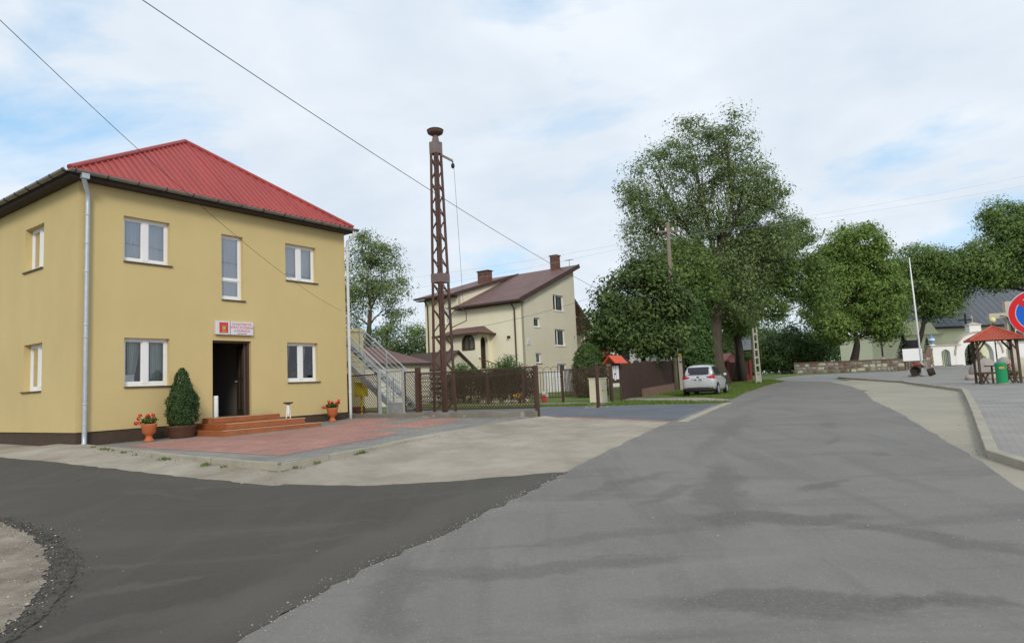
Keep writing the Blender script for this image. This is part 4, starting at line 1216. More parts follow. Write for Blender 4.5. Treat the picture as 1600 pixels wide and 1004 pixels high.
mb = MB(); mb.add([(-1.6, -2, -.2), (1.6, -2, -.2), (1.6, -2, 2.1), (0, -2, 3.1), (-1.6, -2, 2.1), (-1.6, 2, -.2), (1.6, 2, -.2), (1.6, 2, 2.1), (0, 2, 3.1), (-1.6, 2, 2.1)], [(0, 1, 2, 3, 4), (9, 8, 7, 6, 5), (0, 4, 9, 5), (1, 6, 7, 2)])
mb.build('wall', 'creamgrey', s2)
mb = MB()
for s in (-1, 1): mb.extr([(s * 1.95, -2.25, 1.86), (0, -2.25, 3.14), (0, -2.25, 3.26), (s * 1.95, -2.25, 1.98)], (0, 4.5, 0))
mb.build('roof', 'trimbrown', s2)
MB().box((-.4, -2.06, 0), (.45, -2.0, 1.9)).build('door', 'wood', s2)

# ------------------------------------------------------------------ siren tower
TZ = .80; TH = 9.12
tw = gthing('siren_tower', 'tall rusty steel lattice tower with a mushroom siren on top', 'tower', 9.85, -2.95, TZ)
wb, wt = .56, .29
cw = lambda z: (wb + (wt - wb) * min(1, max(0, z / TH))) / 2
for sx_ in (-1, 1):
    for sy_ in (-1, 1):
        mb = MB(); F_ = .11
        for (dx1, dy1) in ((-sx_ * F_, .012 * -sy_), (.012 * -sx_, -sy_ * F_)):
            q0 = cw(0); q1 = cw(TH)
            for q, z in ((q0, -.1), (q1, TH)):
                pass
            lo = [(sx_ * q0, sy_ * q0, -.1), (sx_ * q0 + dx1, sy_ * q0, -.1), (sx_ * q0 + dx1, sy_ * q0 + dy1, -.1), (sx_ * q0, sy_ * q0 + dy1, -.1)]
            hi = [(sx_ * q1, sy_ * q1, TH), (sx_ * q1 + dx1, sy_ * q1, TH), (sx_ * q1 + dx1, sy_ * q1 + dy1, TH), (sx_ * q1, sy_ * q1 + dy1, TH)]
            mb.add(lo + hi, [(0, 1, 2, 3), (7, 6, 5, 4), (0, 4, 5, 1), (1, 5, 6, 2), (2, 6, 7, 3), (3, 7, 4, 0)])
        mb.build('leg', 'rust', tw)
        MB().box((sx_ * .30 - .09, sy_ * .30 - .09, -.12), (sx_ * .30 + .09, sy_ * .30 + .09, -.0)).build('foot', 'rust', tw)
nb = 21
for i in range(nb):
    z0 = TH * i / nb; z1 = TH * (i + 1) / nb; q0 = cw(z0) - .015; q1 = cw(z1) - .015; qm = cw((z0 + z1) / 2)
    for f in range(4):
        s = 1 if f % 2 == 0 else -1
        def pt(side, q, z):
            return {0: (side * q, -q, z), 1: (q, side * q, z), 2: (side * q, q, z), 3: (-q, side * q, z)}[f]
        up = {0: (0, 1, 0), 1: (1, 0, 0), 2: (0, 1, 0), 3: (1, 0, 0)}[f]
        if i % 2: s = -s
        MB().bar(pt(-s, q0, z0), pt(s, q1, z1), .045, .012, up=up).build('lattice_bar', 'rust', tw)
for z in (TH * .49, TH * .985):
    q = cw(z) + .008
    mb = MB()
    for f in range(4):
        p = [(-q, -q), (q, -q), (q, q), (-q, q)]
        a, b = p[f], p[(f + 1) % 4]
        mb.bar((a[0], a[1], z), (b[0], b[1], z), .012, .42 if z > 5 else .30)
    mb.build('gusset_band', 'rustgrey', tw)
MB().lathe([(.115, TH - .05), (.115, TH + .20), (.10, TH + .22), (.095, TH + .34)], (0, 0, 0), 16).build('siren_neck', 'rustgrey', tw, smooth=True)
si = MB().lathe([(.10, TH + .30), (.16, TH + .33), (.25, TH + .38), (.27, TH + .41), (.265, TH + .44), (.275, TH + .48), (.25, TH + .52), (.10, TH + .545), (.02, TH + .55)], (0, 0, 0), 24).build('siren', 'rust', tw, smooth=True)
MB().lathe([(.28, TH + .47), (.29, TH + .48), (.29, TH + .495), (.28, TH + .50)], (0, 0, 0), 24).build('siren_rim', 'brownmetal', si)
ar = MB().bar((.12, -.12, 8.75), (.42, -.38, 8.55), .05, .07).build('arm', 'rustgrey', tw)
MB().tube([(.42, -.38, 8.55), (.42, -.38, 8.48)], .02, 6).ball((.42, -.38, 8.38), (.065, .065, .10)).build('lamp', 'iron', ar)
MB().tube([(.45, -.40, 8.40), (.50, -.47, 5.5), (.53, -.52, 3.4)], .006, 5).build('cable', 'wire', tw)
MB().tube([(.20, -.2, 2.78), (.62, -.55, 3.02), (.62, -.55, 3.32), (.42, -.38, 3.52), (.16, -.14, 3.1)], .018, 6).build('rod_bracket', 'brownmetal', tw)

# ------------------------------------------------------------------ cream house
HZ = .95
hc = Vector((.6843, 48.0, HZ))
hs = thing('cream_house', 'cream two-storey house with brown roof and arched porch behind the hedge', 'house', hc, YAW)
HL, HB = 7.85, 9.35
RA, RZ = 8.15, 10.25            # ridge
zlow = lambda a: 6.75 + (RZ - 6.75) * (a + .55) / (RA + .55)
zhi = lambda a: 7.85 + (RZ - 7.85) * (a + .55) / (RA + .55)
wins_g = [(4.45, 6.05, 6.25, 7.5), (4.5, 6.0, 3.5, 4.8), (1.6, 2.45, 4.85, 5.55), (1.65, 2.4, 2.15, 2.9), (4.6, 6.0, .9, 2.1)]
mb = MB()
# gable end with openings (strip by strip so that it follows the roof line)
ss = sorted({0, HL, *[w_[0] for w_ in wins_g], *[w_[1] for w_ in wins_g]})
for s0, s1 in zip(ss[:-1], ss[1:]):
    hs_ = sorted([(w_[2], w_[3]) for w_ in wins_g if w_[0] < (s0 + s1) / 2 < w_[1]])
    z = -.4
    for (a_, b_) in hs_ + [(None, None)]:
        if a_ is None: mb.add([(s0, 0, z), (s1, 0, z), (s1, 0, zlow(s1) - .12), (s0, 0, zlow(s0) - .12)], [(0, 1, 2, 3)])
        else:
            mb.add([(s0, 0, z), (s1, 0, z), (s1, 0, a_), (s0, 0, a_)], [(0, 1, 2, 3)]); z = b_
for (a_, b_, c_, d_) in wins_g:
    c = [(a_, c_), (b_, c_), (b_, d_), (a_, d_)]
    for k in range(4):
        p, q = c[k], c[(k + 1) % 4]
        mb.add([(p[0], 0, p[1]), (q[0], 0, q[1]), (q[0], .3, q[1]), (p[0], .3, p[1])], [(0, 1, 2, 3)])
mb.build('gable_wall', 'creamgrey', hs)
mb = MB()
wins_f = [(6.75, 7.3, 3.3, 4.7), (6.75, 7.3, 5.6, 6.9)]
wall_holes(mb, lambda s, z, d: (d, s, z), 0.0, 5.85, -.4, 6.70, [], .3)
wall_holes(mb, lambda s, z, d: (d, s, z), 5.85, HB, -.4, 7.80, wins_f, .3)
mb.add([(0, 5.85, 6.2), (HL, 5.85, 8.5), (HL, 5.85, zhi(HL) - .1), (0, 5.85, zhi(0) - .1)], [(0, 1, 2, 3)])
mb.add([(0, HB, -.4), (HL, HB, -.4), (HL, HB, zhi(HL) - .1), (0, HB, zhi(0) - .1)], [(0, 1, 2, 3)])
mb.add([(HL, 0, -.4), (HL, 2.2, -.4), (HL, 2.2, 9.6), (HL, 0, zlow(HL) - .12)], [(0, 1, 2, 3)])
# rear wing, set back from the gable
mb.add([(HL, 2.2, -.4), (13.2, 2.2, -.4), (13.2, 2.2, 5.4), (HL + .3, 2.2, 9.2), (HL, 2.2, 9.2)], [(0, 1, 2, 3, 4)])
mb.build('wall', ['cream', 'inner'], hs)
def slab(pts, th):
    m_ = MB(); pts = [Vector(p) for p in pts]
    n_ = (pts[1] - pts[0]).cross(pts[2] - pts[0]).normalized()
    if n_.z < 0: n_ = -n_
    return m_.extr([tuple(p) for p in pts], tuple(-n_ * th))
low = slab([(-.55, -.35, zlow(-.55)), (-.55, 6.05, zlow(-.55)), (RA, 6.05, RZ), (RA, -.35, RZ)], .16).build('roof', 'roofbrown', hs)
slab([(-.55, 5.70, zhi(-.55)), (-.55, HB + .6, zhi(-.55)), (RA, HB + .6, RZ + .03), (RA, 5.70, RZ + .03)], .16).build('raised_roof', 'roofbrown', low)
slab([(RA, 1.5, RZ - .75), (13.6, 1.5, 5.3), (13.6, HB + .6, 5.3), (RA, HB + .6, RZ - .05)], .16).build('rear_roof', 'roofbrown', low)
mb = MB()
mb.bar((-.6, -.38, zlow(-.55) - .10), (RA + .12, -.38, RZ - .10), .05, .34)
mb.bar((-.6, 5.66, zhi(-.55) - .08), (RA, 5.66, RZ - .06), .05, .26)
mb.bar((RA, 1.46, RZ - .9), (13.6, 1.46, 5.2), .05, .3)
mb.build('bargeboard', 'trimbrown', low)
mb = MB()
mb.bar((-.62, -.38, zlow(-.55) - .08), (-.62, 6.05, zlow(-.55) - .08), .12, .14).bar((-.62, 5.68, zhi(-.55) - .08), (-.62, HB + .6, zhi(-.55) - .08), .12, .14)
mb.box((-.5, -.3, zlow(-.55) - .24), (.02, 5.85, zlow(-.55) - .18)).box((-.5, 5.9, zhi(-.55) - .24), (.02, HB + .5, zhi(-.55) - .18))
mb.build('eaves_gutter', 'trimbrown', low)
for b, zt in ((.55, 6.5), (HB - .35, 7.6)):
    MB().tube([(-.55, b, zt), (-.3, b, zt - .12), (-.07, b, zt - .4), (-.07, b, -.3)], .055, 8).build('downpipe', 'trimbrown', hs)
for (a_, b_, w_, zb, zt) in ((RA - .45, 1.6, .62, 9.6, 11.15), (4.9, 6.9, 1.1, 8.6, 10.25)):
    ch = MB().box((a_ - .3, b_ - w_ / 2, zb), (a_ + .3, b_ + w_ / 2, zt)).build('chimney', 'brick', hs)
    MB().box((a_ - .36, b_ - w_ / 2 - .06, zt), (a_ + .36, b_ + w_ / 2 + .06, zt + .09)).build('chimney_cap', 'trimbrown', ch)
    for k in (-1, 1):
        MB().box((a_ - .31, b_ + k * w_ * .25 - .07, zt - .35), (a_ - .29, b_ + k * w_ * .25 + .07, zt - .12)).build('flue', 'ink', ch)
mb = MB().tube([(RA, .5, RZ - .1), (RA, .5, RZ + .55)], .02, 5)
for k in range(5): mb.tube([(RA - .25, .2 + k * .15, RZ + .5), (RA + .25, .2 + k * .15, RZ + .5)], .01, 4)
mb.tube([(RA, .15, RZ + .5), (RA, .95, RZ + .5)], .012, 4).build('antenna', 'iron', hs)
def hwin(rect, f, glassm='glass', two=True):
    a, b, z0, z1 = rect
    def bx(mb, lo, hi):
        o = len(mb.v); mb.box(lo, hi)
        for i in range(o, len(mb.v)): mb.v[i] = f(*mb.v[i])
    mb = MB(); e = .09
    bx(mb, (a, .12, z0), (a + e, .2, z1)); bx(mb, (b - e, .12, z0), (b, .2, z1)); bx(mb, (a + e, .12, z0), (b - e, .2, z0 + e)); bx(mb, (a + e, .12, z1 - e), (b - e, .2, z1))
    if two: bx(mb, (a + .34 * (b - a) - .05, .12, z0 + e), (a + .34 * (b - a) + .05, .2, z1 - e))
    w_ = mb.build('window', 'white', hs)
    MB().add([f(a + e, .16, z0 + e), f(b - e, .16, z0 + e), f(b - e, .16, z1 - e), f(a + e, .16, z1 - e)], [(0, 1, 2, 3)]).build('pane', glassm, w_)
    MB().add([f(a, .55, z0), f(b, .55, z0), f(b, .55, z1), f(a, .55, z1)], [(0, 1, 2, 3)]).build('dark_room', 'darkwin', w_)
    m2 = MB()
    bx(m2, (b - .38 * (b - a), .26, z0 + .05), (b - .1 * (b - a), .28, z1 - .05)); m2.build('curtain', 'curtain', w_)
    m2 = MB(); bx(m2, (a - .03, -.05, z0 - .05), (b + .06, .12, z0 - .003)); m2.build('sill', 'white' if z0 > 3 else 'sill', w_)
for w_ in wins_g: hwin(w_, lambda s, d, z: (s, d, z), two=(w_[1] - w_[0]) > 1)
for w_ in wins_f: hwin(w_, lambda s, d, z: (d, s, z), two=False)
MB().box((.6, -.05, 3.5), (.98, -.003, 3.9)).build('house_number_plate', 'signwhite', hs)
text_mesh('2', .26, 'house_number', 'ink', hs, Matrix.Translation((.79, -.052, 3.6)) @ RX)
mb = MB().box((-.10, 1.05, 4.05), (-.003, 1.2, 4.2)).ball((-.16, 1.12, 4.12), (.1, .12, .09)); mb.build('wall_lamp', 'iron', hs)
# porch with an arched window and an arched doorway
pa0 = -1.6; pb0, pb1 = 2.85, 6.3
def arch_wall(mb, f, s0, s1, z0, z1, hs0, hs1, hz0, hspring, n=12, d=.25, zb=None):
    """wall with one round-headed opening"""
    r_ = (hs1 - hs0) / 2; cx = (hs0 + hs1) / 2
    arc = [(cx - r_ * math.cos(math.pi * k / n), hspring + r_ * math.sin(math.pi * k / n)) for k in range(n + 1)]
    for dd in (0, d):
        P = lambda s, z: f(s, z, dd)
        mb.add([P(s0, z0), P(hs0, z0), P(hs0, z1), P(s0, z1)], [(0, 1, 2, 3)])
        mb.add([P(hs1, z0), P(s1, z0), P(s1, z1), P(hs1, z1)], [(0, 1, 2, 3)])
        if hz0 > z0: mb.add([P(hs0, z0), P(hs1, z0), P(hs1, hz0), P(hs0, hz0)], [(0, 1, 2, 3)])
        for (a, b), (c, e) in zip(arc[:-1], arc[1:]):
            mb.add([P(a, b), P(c, e), P(c, z1), P(a, z1)], [(0, 1, 2, 3)])
    edge = [(hs0, hz0)] + arc + [(hs1, hz0)]
    for p, q in zip(edge, edge[1:] + edge[:1]):
        mb.add([f(*p, 0), f(*q, 0), f(*q, d), f(*p, d)], [(0, 1, 2, 3)])
    return edge
mb = MB()
ed = arch_wall(mb, lambda s, z, d: (pa0 + d, s, z), pb0, pb1, -.3, 4.45, 3.15, 4.25, 3.35, 3.85)
ed2 = arch_wall(mb, lambda s, z, d: (s, pb0 + d, z), pa0, 0, -.3, 4.45, -1.25, -.35, 1.9, 3.85)
po = mb.build('porch', 'cream', hs)
mb = MB(); cy_ = sum(p[0] for p in ed) / len(ed)
for p, q in zip(ed, ed[1:] + ed[:1]): mb.bar((pa0 + .03, p[0], p[1]), (pa0 + .03, q[0], q[1]), .12, .12, up=(1, 0, 0))
mb.bar((pa0 + .03, 3.7, 3.35), (pa0 + .03, 3.7, 4.4), .07)
mb.build('arched_window_frame', 'trimbrown', po)
MB().add([(pa0 + .1, p[0], p[1]) for p in ed], [tuple(range(len(ed)))]).build('arched_pane', 'glass', po)
MB().box((-1.35, pb0 + .5, 1.6), (-.1, pb0 + .55, 4.4)).build('porch_door', 'doorbrown', po)
MB().box((-1.3, 3.1, 1.2), (-.02, 6.1, 1.6)).build('porch_floor', 'oldconc', po)
ov = .5
e = [(pa0 - ov, pb0 - ov, 4.45), (.1, pb0 - ov, 4.45), (.1, pb1 + ov, 4.45), (pa0 - ov, pb1 + ov, 4.45)]
rg = [(-.0, pb0 + .6, 5.15), (-.0, pb1 - .2, 5.15)]
mb = MB(); mb.add(e + rg, [(0, 1, 4), (0, 4, 5, 3), (2, 3, 5), (3, 2, 1, 0)])
pr_ = mb.build('porch_roof', 'roofbrown', hs)
mb = MB().bar(e[0], e[1], .07, .14).bar(e[3], e[0], .07, .14); mb.build('porch_fascia', 'trimbrown', pr_)
# steps with a handrail up to the porch, terrace skirt
ps = MB().box((-1.5, -.9, -.3), (-.1, 2.9, 1.0)).build('porch_steps', 'oldconc', hs)
for i in range(5): MB().box((-1.45, 2.8 - 2.5 - i * .32, -.2), (-.15, 2.8 - 2.2 - i * .32, 1.5 - i * .22)).build('porch_step', 'oldconc', ps)
mb = MB().bar((-1.5, 2.9, 2.7), (-1.5, .6, 1.9), .06).bar((-1.5, 2.9, 2.7), (-1.5, 2.9, 1.5), .05).bar((-1.5, .6, 1.9), (-1.5, .6, .6), .05)
for i in range(7): mb.bar((-1.5, .8 + i * .3, 1.0), (-1.5, .8 + i * .3, 1.97 + i * .105), .03)
mb.build('handrail', 'brownmetal', ps)
# balcony on the rear wing
bc = MB().box((HL + .02, .9, 4.7), (11.4, 2.2, 4.9)).build('balcony', 'trimbrown', hs)
for i in range(12):
    MB().box((HL + .1 + i * .28, .9, 4.9), (HL + .34 + i * .28, .94, 6.0)).build('balcony_board', 'fencewood', bc)
MB().bar((HL + .02, .92, 6.03), (11.4, .92, 6.03), .1, .06).build('balcony_rail', 'trimbrown', bc)
mb = MB().box((HL + .5, 2.16, 2.6), (11, 2.19, 4.6)); mb.build('terrace_door', 'darkwin', hs)

# ------------------------------------------------------------------ yard fence, hedge and garden
yf = thing('yard_fence', 'long brown metal yard fence in front of the cream house hedge', 'fence', (2.31, 32.7, hz(32.7)), YAW - R(90))
# local x runs along the street side (towards the road), y back into the garden
def bars_panel(par, x0, x1, z0, z1, step, th, nm='fence_panel'):
    mb = MB().bar((x0, 0, z0 + .08), (x1, 0, z0 + .08), .035).bar((x0, 0, z1 - .06), (x1, 0, z1 - .06), .035)
    x = x0 + step / 2
    while x < x1:
        mb.bar((x, 0, z0), (x, 0, z1), th, .02); x += step
    return mb.build(nm, 'brownmetal', par)
for i, x in enumerate((-9.4, -7.0, -4.6, -2.3, 0, 2.6)):
    MB().box((x - .05, -.05, -.25), (x + .05, .05, 1.62)).build('post', 'brownmetal', yf)
for x0_, x1_ in ((-9.3, -7.1), (-6.9, -4.7), (-4.5, -2.4)):
    o = bars_panel(yf, x0_, x1_, .12, .55, .16, .02)
    MB().bar((x0_, 0, 1.5), (x1_, 0, 1.5), .035).build('top_rail', 'brownmetal', yf)
o = bars_panel(yf, -2.2, -.1, .18, 1.55, .17, .02)
o = bars_panel(yf, .1, 2.5, .25, 1.6, .075, .05, 'close_boarded_panel')
mb = MB()
for k in range(5):
    mb.tube([(-2.1 + k * .42 + .21 * math.cos(t_), 0, 1.58 + .17 * math.sin(t_)) for t_ in [math.pi * j / 8 for j in range(9)]], .012, 4)
mb.build('scroll_top', 'brownmetal', yf)
# boarded gate and fence towards the road, on a low brick base
def board_fence(name, label, p0, p1, nb_, z0, z1, dome=0.0, base=None):
    d = Vector((p1[0] - p0[0], p1[1] - p0[1], 0)); L = d.length
    t = thing(name, label, 'fence', (p0[0], p0[1], hz(p0[1])), math.atan2(d.y, d.x))
    w_ = L / nb_; dz = (hz(p1[1]) - hz(p0[1])) / L
    proto = None
    for i in range(nb_):
        x = i * w_; zt = z1 + dome * math.sin(math.pi * ((i * 1.0 / nb_) * (L / 2.4) % 1)) + rng.uniform(-.015, .015)
        MB().box((x + .008, -.012, z0), (x + w_ - .008, .012, zt)).build('board', 'fencewood', t).location = (0, rng.uniform(-.004, .004), dz * x)
    MB().bar((0, .04, z0 + .25), (L, .04, z0 + .25 + dz * L), .05, .08).build('rail', 'fencewood', t)
    MB().bar((0, .04, z1 - .3), (L, .04, z1 - .3 + dz * L), .05, .08).build('rail', 'fencewood', t)
    for x in [0, L] if L < 4 else np.linspace(0, L, int(L / 2.4) + 1):
        MB().box((x - .06, .02, -.2), (x + .06, .12, z1 - .05)).build('post', 'fencewood', t).location = (0, 0, dz * x)
    if base: MB().bar((-.1, .03, z0 / 2 - .2), (L, .03, z0 / 2 - .2 + dz * L), .25, z0 + .38).build('base_wall', base, t)
    return t
board_fence('boarded_gate', 'dark brown boarded gate with arched top beside the notice board', (5.05, 31.6), (6.75, 35.9), 24, .05, 1.72, .22)
board_fence('boarded_fence', 'dark brown boarded fence on a brick base behind the parked car', (6.8, 36.1), (14.3, 53.0), 88, .42, 1.85, .06, 'copingred')
# hedge
hd = thing('hedge', 'dark brownish clipped hedge along the yard of the cream house', 'hedge', (-.9, 37.0, hz(37)), YAW - R(90))
n_ = 16000
P = np.stack([rng.uniform(-4.7, 2.1, n_), rng.uniform(-.5, .5, n_), rng.uniform(.35, 1.75, n_)], 1)
P[:, 1] = np.sign(P[:, 1]) * np.abs(P[:, 1]) ** .4 * .65
P[:, 2] += .10 * np.sin(P[:, 0] * 2.3) + .06 * np.sin(P[:, 0] * 7)
leaves_obj('foliage', P, rdir(n_) + np.array([0, -.5, .4]), rng.uniform(.06, .15, n_), 'hedge', hd)
mb = MB()
for i in range(14): mb.tube([(-4.4 + i * .48, 0, -.1), (-4.4 + i * .48 + rng.normal() * .1, .05, .5), (-4.4 + i * .48, 0, 1.3)], [.05, .04, .02], 6)
mb.build('stems', 'barkdark', hd)
bush('rose_bush', 'bright green bushy shrub in front of the porch steps', (-.55, 40.3, hz(40)), [(0.2, 0, 1.9, .8, .7, .6, 50), (-.5, 0, 1.5, .7, .6, .5, 34), (.7, .1, 1.5, .6, .5, .5, 30)], 'shrub', .10, 60, .17)
bush('garden_shrub', 'smaller green shrub above the hedge left of the porch window', (-3.1, 40.5, hz(40)), [(0, 0, 1.6, .9, .6, .5, 45), (.8, 0, 1.5, .6, .5, .4, 30), (-.1, 0, 2.1, .3, .3, .35, 10)], 'shrub', .10, 45, .16)
th = thing('thuja', 'clipped dome-shaped green thuja in front of the house gable', 'shrub', (4.35, 38.9, hz(38.9)), 0)
P = cone_foliage(15000, [(.75, .05), (.92, .5), (1.0, 1.1), (.95, 1.8), (.80, 2.4), (.62, 2.8), (.35, 3.05), (.05, 3.12)], .09, .03)
leaves_obj('foliage', *P, 'thuja', th)
MB().tube([(0, 0, -.1), (0, 0, 2.6)], [.09, .03], 7).build('stem', 'barkdark', th)
wp = thing('white_picket_fence', 'short white picket fence seen through the brown yard fence', 'fence', (2.0, 40.6, hz(40)), YAW - R(90))
for i in range(17): MB().box((i * .16 - .2, -.01, .35), (i * .16 - .10, .01, 1.62)).build('picket', 'white', wp)
MB().bar((-.25, .03, .6), (2.5, .03, .6), .04).build('rail', 'white', wp)
MB().bar((-.25, .03, 1.35), (2.5, .03, 1.35), .04).build('rail', 'white', wp)
for i in range(2): MB().box((-.2 + i * 2.4, .02, -.2), (-.1 + i * 2.4, .12, 1.6)).build('post', 'white', wp)
ml = bush('marigolds', 'small clump of yellow-orange flowers behind the mesh fence', (.2, 34.8, hz(34.8)), [(0, 0, .22, .3, .2, .16, 14)], 'shrub', .07, 30, .07, 'flowers')
q = rdir(120) * np.array([.28, .2, .12]) + np.array([0, 0, .38])
leaves_obj('blossom', q, rdir(120) + np.array([0, -.5, .5]), rng.uniform(.06, .1, 120), MT['yellowflower'], ml, .9)
gn = thing('garden_ornament', 'small red garden ornament with white top at the hedge corner', 'ornament', (1.45, 34.2, hz(34.2)), 0)
MB().lathe([(.11, 0), (.13, .1), (.11, .3), (.07, .38)], (0, 0, 0), 12).build('base', 'signred', gn)
MB().lathe([(.07, .38), (.08, .44), (.04, .52), (.01, .6)], (0, 0, 0), 12).build('top', 'white', gn)
wl_ = MB()
for i in range(5): wl_.ball((-1.6 + i * .55 + rng.normal() * .1, 35.9 - i * .38, hz(36) + .08), (.22, .18, .14), 8, 6)
tag(wl_.build('garden_rocks', 'sandstone'), 'row of pale rocks at the foot of the hedge', 'rocks')
hb = thing('hanging_basket', 'red flowers on the balcony corner beside the chestnut', 'flowers', (6.05, 45.5, 2.5), 0)
MB().lathe([(.1, .4), (.25, .55), (.28, .7)], (0, 0, 0), 12).build('basket', 'trimbrown', hb)
MB().tube([(0, 0, .5), (0, 0, -1.75)], .03, 6).build('stand', 'trimbrown', hb)
q = rdir(420) * np.array([.45, .4, .42]) + np.array([0, 0, .98])
leaves_obj('blossom', q, rdir(420), rng.uniform(.07, .14, 420), MT['redflower'], hb, .9)

# cabinet, gate post, notice board
cb = gthing('utility_cabinet', 'cream electrical cabinet with yellow stickers behind the brown post', 'cabinet', 0, 0, 0)
cb.location = (3.72, 30.2, hz(30.2))
MB().box((-.27, -.27, 0), (.33, .30, 1.05)).build('body', 'cabinet', cb, bevel=.012)
MB().box((-.30, -.30, 1.05), (.36, .33, 1.09)).build('lid', 'cabinet', cb)
dd_ = MB().box((-.24, -.285, .08), (.30, -.271, 1.0)).build('door', 'cabinet', cb)
MB().box((.12, -.295, .45), (.24, -.286, .58)).build('sticker', 'yellowbox', dd_)
MB().box((.16, -.295, .78), (.24, -.286, .90)).build('sticker', 'yellowbox', dd_)
MB().box((-.12, -.30, .50), (-.06, -.286, .55)).build('lock', 'iron', dd_)
MB().box((-.32, -.32, -.15), (.38, .35, .0)).build('foot', 'oldconc', cb)
gp = thing('gate_post', 'single brown steel gate post standing in front of the cream cabinet', 'post', (2.97, 24.25, hz(24.25)), YAW)
MB().box((-.05, -.05, -.2), (.05, .05, 1.55)).build('shaft', 'brownmetal', gp, bevel=.006)
MB().lathe([(.06, 1.55), (.07, 1.57), (.05, 1.60), (.01, 1.62)], (0, 0, 0), 10).build('cap', 'brownmetal', gp)
mb = MB()
for i in range(7): mb.ball((rng.uniform(-.5, .35), rng.uniform(-.35, .3), .0), (rng.uniform(.06, .16), rng.uniform(.06, .12), rng.uniform(.04, .08)), 7, 5)
mb.build('footing_rubble', 'oldconc', gp)
nbd = thing('notice_board', 'brown notice board with papers under a small orange-red roof', 'notice board', (4.1, 28.4, hz(28.4)), YAW); nbd.scale = (.68, .68, .97)
for x in (0, 1.25): MB().box((x - .045, -.045, -.2), (x + .045, .045, 1.78)).build('post', 'wood', nbd)
MB().box((.05, -.03, .85), (1.2, .03, 1.72)).build('board', 'fencewood', nbd)
for (x, z, w_, h_) in ((.12, 1.05, .16, .55), (.33, 1.28, .2, .34), (.34, .98, .2, .24), (.60, 1.02, .36, .60)):
    MB().box((x, -.042, z), (x + w_, -.032, z + h_)).build('paper_notice', 'paper', nbd)
mb = MB().extr([(-.25, -.42, 1.70), (-.25, .0, 2.02), (-.25, .0, 2.07), (-.25, -.46, 1.72)], (1.75, 0, 0)).extr([(-.25, .42, 1.70), (-.25, .0, 2.02), (-.25, .0, 2.07), (-.25, .46, 1.72)], (1.75, 0, 0))
mb.build('roof', 'roofcan', nbd)

# ------------------------------------------------------------------ parked car
car_h = R(27)
CZ = hz(33.4)
ca = thing('parked_car', 'silver compact hatchback parked on the grass verge by the fence', 'car', (8.80, 32.3, CZ), -car_h); ca.scale = (.92, .95, .95)
# local: x right, y forward from the rear bumper, z up
def loft(mb, secs, mi=0, close=True):
    """secs: list of (y, [(x, z), ...]) right half outlines from bottom to top centre, mirrored"""
    o = len(mb.v); n = len(secs[0][1]); full = 2 * n
    for y, pts in secs:
        for x, z in pts: mb.v.append((x, y, z))
        for x, z in pts[::-1]: mb.v.append((-x, y, z))
    for i in range(len(secs) - 1):
        for k in range(full - 1 if not close else full):
            a = o + i * full + k; b = o + i * full + (k + 1) % full
            mb.f.append([a, b, b + full, a + full]); mb.mi.append(mi)
    mb.f.append([o + k for k in range(full - 1, -1, -1)]); mb.mi.append(mi)
    e_ = o + (len(secs) - 1) * full
    mb.f.append([e_ + k for k in range(full)]); mb.mi.append(mi)
    return mb
def bsec(y, w_, zb, zbelt, wb_, ins=.06):
    return (y, [(w_ * .80, zb), (w_ * .96, zb + .06), (w_, zb + .22), (w_, (zb + zbelt) / 2 + .08), (w_ * .985, zbelt - .12), (wb_, zbelt), (wb_ * .6, zbelt + .012), (0, zbelt + .015)])
secs = [bsec(.0, .72, .42, .93, .62), bsec(.05, .80, .34, .98, .70), bsec(.16, .85, .27, 1.02, .76), bsec(.45, .872, .22, 1.05, .80), bsec(1.2, .878, .20, 1.03, .81), bsec(2.2, .878, .20, 1.00, .80), bsec(2.9, .872, .20, .98, .78), bsec(3.35, .86, .22, .90, .74), bsec(3.75, .80, .25, .80, .66), bsec(3.98, .70, .32, .70, .55), bsec(4.06, .60, .38, .62, .45)]
body = loft(MB(), secs).build('body', 'silver', ca, smooth=True)
sub = body.modifiers.new('sub', 'SUBSURF'); sub.levels = 1; sub.render_levels = 1
def gsec(y, zb, zt, wb_, wt_):
    return (y, [(wb_, zb), (wb_ * .985, zb + (zt - zb) * .3), (wt_ * 1.03, zb + (zt - zb) * .8), (wt_ * .93, zt - .03), (wt_ * .55, zt), (0, zt + .008)])
gs = [gsec(.16, .98, 1.05, .72, .70), gsec(.20, .98, 1.28, .735, .66), gsec(.27, .98, 1.47, .75, .61), gsec(.40, .98, 1.56, .76, .60), gsec(.8, .98, 1.60, .775, .61), gsec(1.6, .97, 1.605, .78, .62), gsec(2.2, .96, 1.56, .77, .60), gsec(2.7, .95, 1.36, .75, .60), gsec(3.15, .93, 1.06, .72, .62)]
cabin = loft(MB(), gs).build('cabin', 'silver', ca, smooth=True)
sub = cabin.modifiers.new('sub', 'SUBSURF'); sub.levels = 1; sub.render_levels = 1
